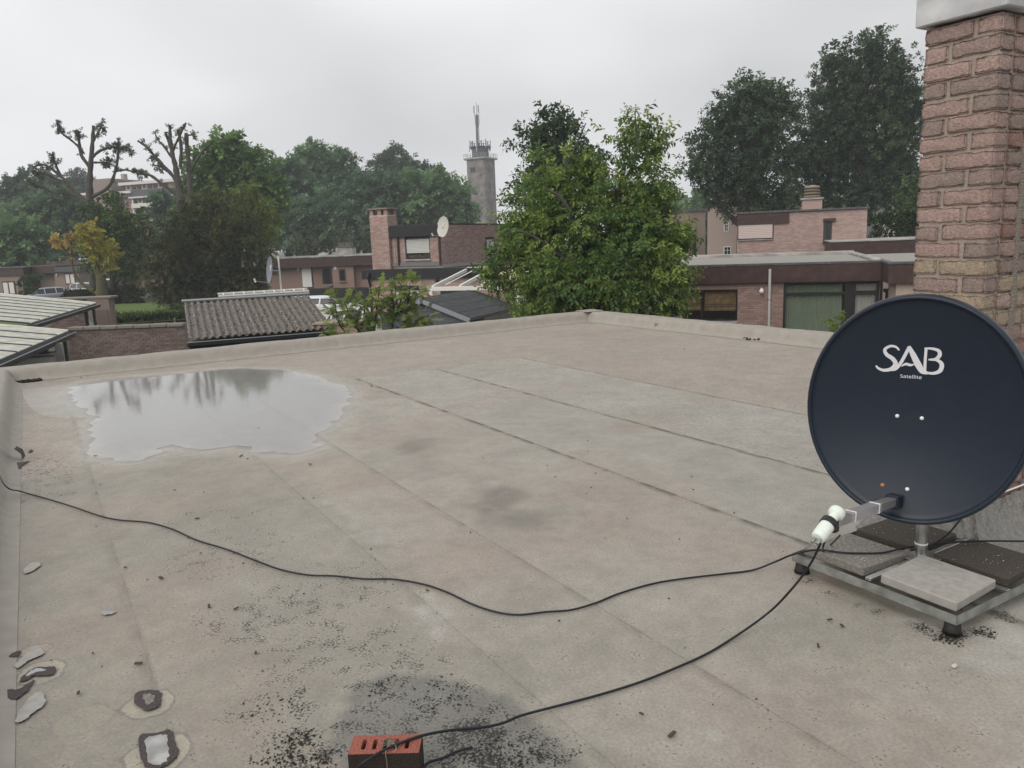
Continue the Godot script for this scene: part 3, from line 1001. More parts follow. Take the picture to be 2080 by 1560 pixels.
	part("clamp_ring", MB.new().lathe([Vector2(0.030, -0.014), Vector2(0.0345, -0.014), Vector2(0.0345, 0.012), Vector2(0.03, 0.012)], 28, li), M.black_plastic, conv)
	bx("clamp_block", inv * (lnb - dir * 0.036 - Vector3(0, 0.012, 0)), Vector3(0.03, 0.05, 0.034), M.black_plastic, conv, 0.004, inv.basis * ab)
	for s in [-0.01, 0.012]:
		part("connector", MB.new().tube([li * Vector3(s, -0.09, 0), li * Vector3(s, -0.118, 0)], 0.006, 10), M.steel, conv)
	# small printed marks on the converter
	var mk := MB.new()
	rng.seed = 4
	for i in 7:
		var a := 0.6 + 0.13 * (i % 4)
		var y := -0.055 + 0.012 * (i / 4)
		mk.box(li * Vector3(cos(a) * 0.0302, y, sin(a) * 0.0302), Vector3(0.0035, 0.007, 0.0008), li.basis * Basis(Vector3.UP, PI / 2 - a))
	part("printed_marks", mk, M.lnb_label, conv)
	# ballast: four concrete slabs
	var slabs := [[-0.182, 0.182, "slab_light", "pale grey concrete paving slab on the dish frame, dry top", 0.05, 0.03, 0.012], [-0.182, -0.182, "slab_mid", "grey speckled paving slab on the dish frame under the feed horn", -0.03, -0.02, 0.006], [0.182, 0.182, "slab_dark", "dark wet paving slab on the dish frame at the foil flashing", 0.02, 0.01, 0.004], [0.182, -0.182, "slab_dark", "dark brown paving slab on the dish frame behind the mast", -0.01, 0.0, 0.004]]
	for s in slabs:
		var sl := thing("paving_slab", s[3], "paving slab", t.transform * Vector3(s[0], 0.0, s[1]), ROOF_TURN + s[4], "ballast slabs")
		var tilt := Basis(Vector3.RIGHT, s[5]) * Basis(Vector3.BACK, s[5] * 0.7)
		bx("slab_body", Vector3(0, 0.098 + s[6], 0), Vector3(0.298, 0.04, 0.298), M[s[2]], sl, 0.005, tilt)
		if s[2] != "slab_light":
			var fl := MB.new()
			for i in (90 if s[2] == "slab_mid" else 22):
				var p := Vector3(rng.randf_range(-0.14, 0.14), 0.0207, rng.randf_range(-0.14, 0.14))
				fl.box(Vector3(0, 0.098 + s[6], 0) + tilt * p, Vector3(rng.randf_range(0.001, 0.004), 0.0012, rng.randf_range(0.001, 0.003)), tilt * Basis(Vector3.UP, rng.randf() * 3.0))
			part("shell_flecks", fl, M.shell_fleck, sl, "stuff")

# ---------------------------------------------------------------- cables
func cable(called: String, label: String, pts: Array, rad: float, m: Material, wob := 0.002) -> void:
	var path := smooth_path(pts, 8)
	var o := put(called, MB.new().tube(path, rad, 10).mesh(), m)
	tag(o, label, "cable")

func build_cables() -> void:
	var h := 0.0095
	cable("antenna_cable", "black cable snaking across the whole roof to the dish frame", [Vector3(-4.2, 0.175, -5.6), Vector3(-3.62, 0.175, -5.24), Vector3(-3.118, 0.14, -4.641), Vector3(-3.198, 0.02, -4.901), Vector3(-2.947, 0.01, -4.755), Vector3(-2.675, 0.01, -4.567), Vector3(-2.438, 0.01, -4.393), Vector3(-2.278, 0.01, -4.302), Vector3(-2.082, 0.009, -4.241), Vector3(-1.89, 0.01, -4.113), Vector3(-1.686, 0.009, -3.934), Vector3(-1.479, 0.01, -3.787), Vector3(-1.278, 0.01, -3.624), Vector3(-1.125, 0.01, -3.505), Vector3(-0.978, 0.01, -3.431), Vector3(-0.848, 0.01, -3.408), Vector3(-0.704, 0.01, -3.363), Vector3(-0.567, 0.01, -3.346), Vector3(-0.427, 0.01, -3.281), Vector3(-0.311, 0.01, -3.187), Vector3(-0.199, 0.01, -3.066), Vector3(-0.096, 0.01, -2.987), Vector3(-0.006, 0.01, -2.958), Vector3(0.104, 0.01, -2.974), Vector3(0.205, 0.01, -2.983), Vector3(0.311, 0.01, -3.036), Vector3(0.424, 0.01, -3.118), Vector3(0.586, 0.01, -3.201), Vector3(0.745, 0.01, -3.242), Vector3(0.903, 0.01, -3.269), Vector3(1.043, 0.01, -3.298), Vector3(1.137, 0.05, -3.287), Vector3(1.193, 0.11, -3.221), Vector3(1.291, 0.131, -3.21), Vector3(1.399, 0.132, -3.164), Vector3(1.538, 0.133, -3.148), Vector3(1.651, 0.135, -3.186), Vector3(1.753, 0.137, -3.199), Vector3(1.87, 0.138, -3.218), Vector3(2.021, 0.137, -3.222), Vector3(2.261, 0.1, -3.29), Vector3(2.639, 0.02, -3.471)], 0.0042, M.cable)
	cable("drop_cable", "black cable hanging from the feed horn and running to the red brick", [Vector3(1.069, 0.405, -2.63), Vector3(1.062, 0.372, -2.64), Vector3(1.05, 0.319, -2.66), Vector3(1.024, 0.255, -2.68), Vector3(0.982, 0.182, -2.7), Vector3(0.959, 0.08, -2.787), Vector3(0.88, 0.03, -2.769), Vector3(0.764, 0.01, -2.689), Vector3(0.65, 0.01, -2.595), Vector3(0.527, 0.01, -2.515), Vector3(0.394, 0.01, -2.438), Vector3(0.253, 0.01, -2.374), Vector3(0.119, 0.012, -2.32), Vector3(-0.009, 0.025, -2.252), Vector3(-0.07, 0.035, -2.2), Vector3(-0.137, 0.045, -2.167), Vector3(-0.229, 0.075, -2.114), Vector3(-0.293, 0.098, -2.063), Vector3(-0.335, 0.104, -2.034), Vector3(-0.386, 0.105, -2), Vector3(-0.428, 0.104, -1.963), Vector3(-0.462, 0.085, -1.954), Vector3(-0.507, 0.02, -1.984), Vector3(-0.60, 0.0095, -1.85), Vector3(-0.7, 0.0095, -1.5)], 0.0042, M.cable)
	cable("slack_cable", "black cable leading from the red brick over the algae stain", [Vector3(-0.30, 0.0095, -1.93), Vector3(-0.296, 0.01, -2.047), Vector3(-0.245, 0.01, -2.079), Vector3(-0.203, 0.01, -2.108), Vector3(-0.16, 0.01, -2.124)], 0.0042, M.cable)
	cable("link_cable", "black cable dropping behind the dish to the mast foot", [Vector3(2.256, 0.55, -3.241), Vector3(2.129, 0.52, -3.188), Vector3(2.067, 0.42, -3.192), Vector3(2.015, 0.32, -3.269), Vector3(1.919, 0.25, -3.224), Vector3(1.838, 0.19, -3.186), Vector3(1.763, 0.145, -3.178), Vector3(1.66, 0.142, -3.141)], 0.0042, M.cable)
	cable("second_feed_cable", "short black cable looping from the clamp under the feed horn", [Vector3(1.084, 0.416, -2.63), Vector3(1.086, 0.378, -2.65), Vector3(1.316, 0.128, -3.209), Vector3(1.371, 0.14, -3.252), Vector3(1.166, 0.4, -2.7)], 0.0036, M.cable)
	cable("white_cable", "thin white cable running behind the dish along the chimney", [Vector3(2.232, 0.395, -3.25), Vector3(2.191, 0.377, -3.25), Vector3(2.069, 0.35, -3.22), Vector3(1.974, 0.327, -3.2), Vector3(1.903, 0.282, -3.2)], 0.0035, M.white_plastic)

# ---------------------------------------------------------------- perforated brick that weighs the cable down
func build_vent_brick() -> void:
	var t := thing("perforated_brick", "red clay brick with five slots holding down the cable", "brick", Vector3(-0.4, 0.0065, -2.03), -0.02)
	var w := 0.2
	var d := 0.085
	var h := 0.09
	var outer := PackedVector2Array([Vector2(-w / 2, -d / 2), Vector2(w / 2, -d / 2), Vector2(w / 2, d / 2), Vector2(-w / 2, d / 2)])
	# top face with five slots: strips between the slots plus a rim front and back
	var top := MB.new()
	var sw := 0.0125
	var y0 := -0.025
	var y1 := 0.023
	var xs := []
	for i in 5:
		xs.append(-0.062 + i * 0.031)
	top.quad(Vector3(-w / 2, h, -d / 2), Vector3(w / 2, h, -d / 2), Vector3(w / 2, h, y0), Vector3(-w / 2, h, y0), Vector3.UP)
	top.quad(Vector3(-w / 2, h, y1), Vector3(w / 2, h, y1), Vector3(w / 2, h, d / 2), Vector3(-w / 2, h, d / 2), Vector3.UP)
	var last := -w / 2
	var dark := MB.new()
	for x in xs:
		top.quad(Vector3(last, h, y0), Vector3(x - sw / 2, h, y0), Vector3(x - sw / 2, h, y1), Vector3(last, h, y1), Vector3.UP)
		last = x + sw / 2
		# slot with round ends
		var loop := []
		for k in 18:
			var a := TAU * k / 18
			loop.append(Vector2(x + cos(a) * sw / 2, (y1 - sw / 2 if sin(a) > 0 else y0 + sw / 2) + sin(a) * sw / 2))
		for k in 18:
			var p: Vector2 = loop[k]
			var q: Vector2 = loop[(k + 1) % 18]
			top.quad(Vector3(p.x, h, p.y), Vector3(q.x, h, q.y), Vector3(q.x, 0.01, q.y), Vector3(p.x, 0.01, p.y), Vector3(x - p.x, 0, 0.001))
		for s in [[-1, -1], [1, -1], [1, 1], [-1, 1]]:
			var cc := Vector3(x + s[0] * sw / 2, h, y0 if s[1] < 0 else y1)
			for k in 5:
				var a0 := PI / 2 * k / 5
				var a1 := PI / 2 * (k + 1) / 5
				var o := Vector3(x, h, (y0 + sw / 2) if s[1] < 0 else (y1 - sw / 2))
				top.tri(cc, o + Vector3(s[0] * cos(a0), 0, s[1] * sin(a0)) * sw / 2, o + Vector3(s[0] * cos(a1), 0, s[1] * sin(a1)) * sw / 2, Vector3.UP)
	top.quad(Vector3(last, h, y0), Vector3(w / 2, h, y0), Vector3(w / 2, h, y1), Vector3(last, h, y1), Vector3.UP)
	part("slotted_top", top, M.clay, t)
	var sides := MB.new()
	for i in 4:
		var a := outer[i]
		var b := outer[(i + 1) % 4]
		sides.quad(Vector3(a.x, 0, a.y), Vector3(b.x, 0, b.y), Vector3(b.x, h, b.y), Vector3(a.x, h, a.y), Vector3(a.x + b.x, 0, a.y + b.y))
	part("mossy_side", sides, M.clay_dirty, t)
	var knot := MB.new()
	for i in 7:
		var a := TAU * i / 7.0
		knot.tube([Vector3(0.012, 0.104, 0.012), Vector3(0.012 + cos(a) * 0.012, 0.107 + 0.004 * sin(a * 2), 0.012 + sin(a) * 0.010), Vector3(0.012 + cos(a + 0.6) * 0.028, 0.098, 0.012 + sin(a + 0.6) * 0.022)], 0.0011, 5)
	part("twine_knot", knot, M.twine, t)
	part("twine_tail", MB.new().tube(smooth_path([Vector3(0.012, 0.105, 0.015), Vector3(0.008, 0.094, 0.046), Vector3(0.01, 0.06, 0.047), Vector3(0.006, 0.02, 0.048)], 5), 0.0008, 5), M.wire, t)
	part("twine_tail", MB.new().tube(smooth_path([Vector3(0.012, 0.105, 0.01), Vector3(0.03, 0.099, 0.018), Vector3(0.035, 0.094, 0.032), Vector3(0.028, 0.092, 0.04)], 5), 0.0012, 5), M.wire, t)

# ---------------------------------------------------------------- bits lying on the roof
func build_litter() -> void:
	rng.seed = 101
	# moss cushions in the corners of the upstand
	var spots := [[Vector3(0.691, 0, -13.851), 0.30, "flat moss cushion along the far upstand, the longer one"], [Vector3(1.411, 0, -14.354), 0.22, "dark moss cushion in the far roof corner"], [Vector3(3.348, 0, -10.883), 0.20, "thin moss streak under the right hand upstand"], [Vector3(-5.938, 0, -9.571), 0.16, "black moss lump in the corner beside the puddle"], [Vector3(2.454, 0, -13.058), 0.05, "tiny moss tuft by the stub on the upstand"]]
	for s in spots:
		var b := MB.new()
		for i in 70:
			var a := rng.randf() * TAU
			var r: float = sqrt(rng.randf()) * s[1]
			var p := Vector3(cos(a) * r, 0.0, sin(a) * r * 0.35).rotated(Vector3.UP, ROOF_TURN if s[0].x < 1.5 else ROOF_TURN + PI / 2)
			var q := rng.randf_range(0.012, 0.03)
			b.box(p + Vector3(0, q * 0.4, 0), Vector3(q, q * rng.randf_range(0.6, 1.6), q), Basis.from_euler(Vector3(rng.randf(), rng.randf() * 3, rng.randf())))
		var o := part("moss_cushion", b, M.moss, self)
		o.position = s[0]
		tag(o, s[2], "moss", "moss on the roof")
	# short stub pipe on the right upstand
	var stub := thing("pipe_stub", "small grey pipe stub in front of the right hand upstand", "pipe", Vector3(2.363, 0, -12.575))
	part("pipe", MB.new().tube([Vector3(0, 0, 0), Vector3(0, 0.09, 0)], 0.045, 14), M.slab_mid, stub)
	part("lead_collar", MB.new().lathe([Vector2(0.09, 0.006), Vector2(0.05, 0.015), Vector2(0.046, 0.03)], 14), M.bare_felt, stub)
	# leaves, twigs, crumbs
	var b2 := MB.new()
	var px := [Vector3(-2.014, 0, -5.625), Vector3(-1.938, 0, -5.536), Vector3(-1.433, 0, -5.327), Vector3(-1.817, 0, -4.277), Vector3(-2.178, 0, -4.838), Vector3(-1.906, 0, -3.606), Vector3(-1.674, 0, -3.467), Vector3(-0.404, 0, -3.22), Vector3(-1.33, 0, -3.148), Vector3(2.266, 0, -10.186), Vector3(-1.506, 0, -8.318), Vector3(-1.546, 0, -2.508), Vector3(-1.236, 0, -9.355), Vector3(0.369, 0, -2.261), Vector3(0.443, 0, -2.151), Vector3(1.074, 0, -2.633), Vector3(1.192, 0, -2.822), Vector3(1.219, 0, -2.772), Vector3(-1.203, 0, -3.115), Vector3(-1.002, 0, -2.738), Vector3(-3.169, 0, -5.789), Vector3(-2.16, 0, -6.506), Vector3(-5.372, 0, -9.725), Vector3(-5.324, 0, -9.786), Vector3(-1.422, 0, -2.692)]
	for p in px:
		var sz := rng.randf_range(0.010, 0.022)
		b2.box(p + Vector3(0, 0.010, 0), Vector3(sz * 1.5, 0.004, sz * 0.6), Basis.from_euler(Vector3(rng.randf_range(-0.2, 0.2), rng.randf() * 3.0, rng.randf_range(-0.2, 0.2))))
	for i in 70:
		var p := Vector3(rng.randf_range(-3.5, 1.2), 0.0068, rng.randf_range(-6.0, -2.2))
		if p.x * 0.857 - p.z * 0.515 < -0.15:
			continue
		var sz := rng.randf_range(0.002, 0.006)
		b2.box(p, Vector3(sz * 2.0, 0.003, sz), Basis(Vector3.UP, rng.randf() * 3.0))
	var o2 := part("leaf_litter", b2, M.litter, self, "stuff")
	tag(o2, "dark leaf crumbs and twigs scattered over the roof coating", "litter")
	# crusts of black moss in the damp hollow round the brick
	var mc := MB.new()
	for q in [[Vector3(-0.7, 0, -2.214), 0.07, 90], [Vector3(-0.717, 0, -2.109), 0.09, 120], [Vector3(-0.598, 0, -2.102), 0.06, 60], [Vector3(-0.123, 0, -2.131), 0.12, 90], [Vector3(0.001, 0, -2.067), 0.10, 90], [Vector3(-0.481, 0, -2.487), 0.08, 50], [Vector3(-0.27, 0, -2.399), 0.14, 60], [Vector3(-0.824, 0, -2.379), 0.12, 45], [Vector3(1.565, 0, -2.652), 0.05, 60], [Vector3(1.716, 0, -2.695), 0.05, 40], [Vector3(-3.65, 0, -5.629), 0.10, 40]]:
		for i in q[2]:
			var a := rng.randf() * TAU
			var r: float = q[1] * sqrt(rng.randf()) * rng.randf_range(0.4, 1.2)
			var z := rng.randf_range(0.0015, 0.0052)
			mc.box(q[0] + Vector3(cos(a) * r, 0.0045, sin(a) * r), Vector3(z * rng.randf_range(0.8, 2.2), rng.randf_range(0.001, 0.003), z), Basis.from_euler(Vector3(rng.randfn() * 0.2, rng.randf() * 3.0, rng.randfn() * 0.2)))
	var mo := part("moss_crust", mc, M.moss, self, "stuff")
	tag(mo, "black moss crusts on the damp coating round the red brick", "moss")
	var pb := MB.new()
	pb.box(Vector3(1.474, 0, -2.464) + Vector3(0, 0.010, 0), Vector3(0.022, 0.012, 0.014), Basis(Vector3.UP, 0.6), 0.004)
	var po := part("pebble", pb, M.pebble, self)
	tag(po, "small pale pebble alone on the roof before the dish frame", "pebble")
	# torn upstand foot at the left: folded flap of felt
	var fl := MB.new()
	fl.sheet([PackedVector3Array([Vector3(-3.774, 0.1, -5.821), Vector3(-3.773, 0.06, -5.883), Vector3(-3.733, 0.015, -5.843)]), PackedVector3Array([Vector3(-3.687, 0.12, -5.649), Vector3(-3.721, 0.05, -5.771), Vector3(-3.692, 0.012, -5.738)])])
	var fo := part("felt_flap", fl, M.bare_felt, self)
	tag(fo, "torn dark felt flap at the foot of the left upstand", "felt")

# ---------------------------------------------------------------- foliage
var sprays := {}
var clump := 1.0

func leaf_mat(called: String) -> void:
	var m := StandardMaterial3D.new()
	m.resource_name = called
	m.vertex_color_use_as_albedo = true
	m.roughness = 0.55
	m.metallic_specular = 0.4
	m.backlight_enabled = true
	m.backlight = Color(0.85, 0.85, 0.85)
	M[called] = m

# a twig along +z carrying leaves; every leaf is a folded blade
func spray(called: String, count: int, length: float, leaf: float, wide: float, droop: float, seed_: int, palm := false) -> void:
	var r := RandomNumberGenerator.new()
	r.seed = seed_
	var b := MB.new()
	for i in count:
		var t := (i + 0.6) / count
		var p := Vector3(r.randf_range(-1, 1) * 0.05, r.randf_range(-1, 1) * 0.05, t) * length
		var a := i * 2.4 + r.randf() * 0.8
		var d := Vector3(cos(a), sin(a) * 0.7 + 0.1 - droop * 0.6, r.randf_range(0.2, 0.9))
		if palm:
			a = lerpf(-2.4, 2.4, float(i % 7) / 6.0)
			p = Vector3(0, 0, length * (0.5 + 0.5 * float(i / 7)))
			d = Vector3(sin(a), 0.1 - droop, cos(a) + 0.3)
		d = d.normalized()
		var l := leaf * r.randf_range(0.7, 1.2)
		var side := d.cross(Vector3(r.randf_range(-0.5, 0.5), 1.0, r.randf_range(-0.5, 0.5))).normalized() * l * wide
		var nn := side.cross(d).normalized()
		var mid := p + d * l * 0.5 + nn * l * 0.06
		var tip := p + d * l - Vector3(0, l * droop * 0.5, 0)
		b.tri(p, mid + side - nn * l * 0.08, tip)
		b.tri(p, tip, mid - side - nn * l * 0.08)
	sprays[called] = b

func crown(parent: Node, blobs: Array, kind: String, per_m2: float, c0: Vector3, c1: Vector3, seed_: int, subs := 7, droop := 0.25, size := 1.0, called := "crown") -> void:
	var r := RandomNumberGenerator.new()
	r.seed = seed_
	var xf: Array[Transform3D] = []
	var cs: Array[Color] = []
	for q in blobs:
		var ctr := Vector3(q[0], q[1], q[2])
		for s in subs:
			var dd := Vector3(r.randfn(), r.randfn(), r.randfn()).normalized()
			var rad: float = q[3] * r.randf_range(0.38, 0.62) * clump
			var reach: float = q[3] - rad * 0.8
			if s % 4 == 3:
				rad *= 0.45
				reach = q[3] * 1.02
			var cc: Vector3 = ctr + dd * Vector3(1, q[4], 1) * reach
			var n := int(per_m2 * 4.0 * PI * rad * rad * 0.5)
			var lean := Vector3(r.randfn(), r.randfn(), r.randfn()) * 0.25
			var warm := clampf(r.randfn() * 0.38 + 0.5, 0.0, 1.0)
			for i in n:
				var d := Vector3(r.randfn(), r.randfn(), r.randfn()).normalized()
				var p: Vector3 = cc + d * rad * lerpf(0.45, 1.05, sqrt(r.randf()))
				var o := (d + lean + Vector3(r.randfn() * 0.35, 0.15 - droop, r.randfn() * 0.35)).normalized()
				var up := Vector3.UP if absf(o.y) < 0.95 else Vector3.RIGHT
				var k := size * r.randf_range(0.7, 1.25)
				xf.append(Transform3D(Basis.looking_at(-o, up).scaled(Vector3(k, k, k)), p))
				var c := c0.lerp(c1, clampf(warm + r.randf_range(-0.3, 0.3), 0.0, 1.0)) * r.randf_range(0.75, 1.25)
				cs.append(Color(c.x, c.y, c.z))
	foliage(parent, called, kind, xf, cs)

# all sprays of one crown become one mesh of leaves
func foliage(parent: Node, called: String, kind: String, xf: Array[Transform3D], cs: Array[Color]) -> MeshInstance3D:
	var src: MB = sprays[kind]
	var k := src.v.size()
	var v := PackedVector3Array()
	var n := PackedVector3Array()
	var c := PackedColorArray()
	var one := PackedColorArray()
	one.resize(k)
	for i in xf.size():
		v.append_array(xf[i] * src.v)
		n.append_array(Transform3D(xf[i].basis.orthonormalized(), Vector3.ZERO) * src.n)
		one.fill(cs[i])
		c.append_array(one)
	var a := []
	a.resize(Mesh.ARRAY_MAX)
	a[Mesh.ARRAY_VERTEX] = v
	a[Mesh.ARRAY_NORMAL] = n
	a[Mesh.ARRAY_COLOR] = c
	var m := ArrayMesh.new()
	m.add_surface_from_arrays(Mesh.PRIMITIVE_TRIANGLES, a)
	return put(called, m, M.leaf, parent)

func hedge(called: String, label: String, a: Vector3, b: Vector3, h: float, w: float, c0: Vector3, c1: Vector3, kind: String, per_m2: float, seed_: int, y0 := GROUND) -> void:
	var d := b - a
	d.y = 0.0
	var len := d.length()
	var t := thing(called, label, "hedge", Vector3(a.x, y0, a.z), atan2(-d.z, d.x))
	var r := RandomNumberGenerator.new()
	r.seed = seed_
	var xf: Array[Transform3D] = []
	var cs: Array[Color] = []
	var f := FastNoiseLite.new()
	f.seed = seed_
	f.frequency = 0.7
	for i in int(per_m2 * 1.7 * len * (h + w)):
		var x := r.randf() * len
		var u := r.randf() * (h + w)
		var p := Vector3(x, u, w / 2) if u < h else Vector3(x, h, w / 2 - (u - h))
		var o := Vector3(r.randfn() * 0.4, 0.5 + r.randfn() * 0.3, 1.0 + r.randfn() * 0.4) if u < h else Vector3(r.randfn() * 0.5, 1, r.randfn() * 0.5)
		p += o.normalized() * (0.12 * f.get_noise_2d(x, u * 2.0) * h + r.randf_range(-0.3, 0.04) * minf(1.0, w))
		var k := r.randf_range(0.7, 1.2)
		xf.append(Transform3D(Basis.looking_at(-o.normalized(), Vector3.RIGHT).scaled(Vector3(k, k, k)), p))
		var c := c0.lerp(c1, clampf(0.5 + 0.8 * f.get_noise_2d(x * 2.0, u * 2.0 + 7.0) + r.randf_range(-0.3, 0.3), 0, 1)) * r.randf_range(0.75, 1.25)
		cs.append(Color(c.x, c.y, c.z))
	foliage(t, "foliage", kind, xf, cs)

# trunk with limbs reaching into the blobs
func wood(t: Node, base: Vector3, top: Vector3, r0: float, blobs: Array, m: Material, seed_: int, limbs := 10) -> void:
	var r := RandomNumberGenerator.new()
	r.seed = seed_
	var path := [base, base.lerp(top, 0.3) + Vector3(r.randfn(), 0, r.randfn()) * r0 * 0.3, base.lerp(top, 0.65) + Vector3(r.randfn(), 0, r.randfn()) * r0 * 0.5, top]
	part("trunk", MB.new().tube(smooth_path(path, 4), lerp_list(r0 * 1.15, r0 * 0.3, 13), 9), m, t)
	var big := 0.0
	for q in blobs:
		big = maxf(big, q[3])
	for i in mini(limbs + 4, blobs.size()):
		var q: Array = blobs[i]
		if q[3] < big * 0.5:
			continue
		var c := Vector3(q[0], q[1], q[2])
		var k: float = clampf((c.y - base.y) / maxf(0.1, top.y - base.y) - 0.25, 0.15, 0.9)
		var s := base.lerp(top, k)
		var mid := s.lerp(c, 0.5) + Vector3(0, -0.08, 0) * s.distance_to(c)
		part("limb", MB.new().tube(smooth_path([s, mid, c, c + (c - mid) * 0.15], 4), lerp_list(r0 * 0.42, r0 * 0.08, 13), 6), m, t)

func lerp_list(a: float, b: float, n: int) -> Array:
	var out := []
	for i in n:
		out.append(lerpf(a, b, float(i) / (n - 1)))
	return out

func tree(called: String, label: String, base: Vector3, top: Vector3, r0: float, blobs: Array, kind: String, per_m2: float, c0: Vector3, c1: Vector3, seed_: int, group := "", subs := 7, droop := 0.25, size := 1.0, m: Material = null) -> Node3D:
	var t := thing(called, label, "tree" if not called.contains("shrub") else "shrub", base, 0.0, group)
	var rel := []
	for q in blobs:
		rel.append([q[0] - base.x, q[1] - base.y, q[2] - base.z, q[3], q[4]])
	wood(t, Vector3.ZERO, top - base, r0, rel, m if m else M.bark, seed_)
	crown(t, rel, kind, per_m2, c0, c1, seed_, subs, droop, size)
	return t

func limb_set(t: Node3D, list: Array, m: Material, thin := 1.0) -> void:
	for q in list:
		var pts := []
		for p in q[0]:
			pts.append(p - t.position)
		var path := smooth_path(pts, 4)
		var rad := []
		for i in path.size():
			var k: float = float(i) / (path.size() - 1) * (q[1].size() - 1)
			rad.append(lerpf(q[1][int(k)], q[1][mini(int(k) + 1, q[1].size() - 1)], k - int(k)) * thin * (1.0 + 0.16 * sin(i * 2.7 + q[0][0].x)))
		part("limb", MB.new().tube(path, rad, 7), m, t)

# tufts of young leaves along the cut limbs of a pollarded tree
func tufts(t: Node3D, list: Array, kind: String, n: int, spread: float, c0: Vector3, c1: Vector3, seed_: int, from := 0.3) -> void:
	var r := RandomNumberGenerator.new()
	r.seed = seed_
	var xf: Array[Transform3D] = []
	var cs: Array[Color] = []
	for q in list:
		for i in n:
			var k: float = lerpf(from, 1.0, sqrt(r.randf())) * (q[0].size() - 1)
			var p: Vector3 = q[0][int(k)].lerp(q[0][mini(int(k) + 1, q[0].size() - 1)], k - int(k)) - t.position
			var o := Vector3(r.randfn(), r.randfn(), r.randfn()).normalized()
			p += o * spread * r.randf()
			var s := r.randf_range(0.6, 1.2)
			xf.append(Transform3D(Basis.looking_at(-o, Vector3(0.1, 0.9, 0.3)).scaled(Vector3(s, s, s)), p))
			var c := c0.lerp(c1, r.randf()) * r.randf_range(0.8, 1.2)
			cs.append(Color(c.x, c.y, c.z))
	foliage(t, "leaf_tufts", kind, xf, cs)

func prepare_foliage() -> void:
	leaf_mat("leaf")
	mat("bark", 0.075, 0.062, 0.05, 0.95, "grain", 2.0)
	mat("bark_grey", 0.105, 0.095, 0.08, 0.95, "grain", 1.2)
	mat("bark_mossy", 0.12, 0.115, 0.05, 0.95, "mottle", 1.0)
	spray("near", 12, 0.38, 0.135, 0.23, 0.45, 1)
	spray("mid", 16, 0.75, 0.30, 0.26, 0.2, 2)
	spray("far", 22, 1.5, 0.55, 0.3, 0.15, 3)
	spray("needle", 26, 0.6, 0.22, 0.12, 0.35, 4)
	spray("tuft", 12, 0.35, 0.22, 0.3, 0.1, 5)
	spray("fig", 14, 0.15, 0.115, 0.15, 0.12, 6, true)
	spray("box", 12, 0.22, 0.09, 0.3, 0.1, 7)

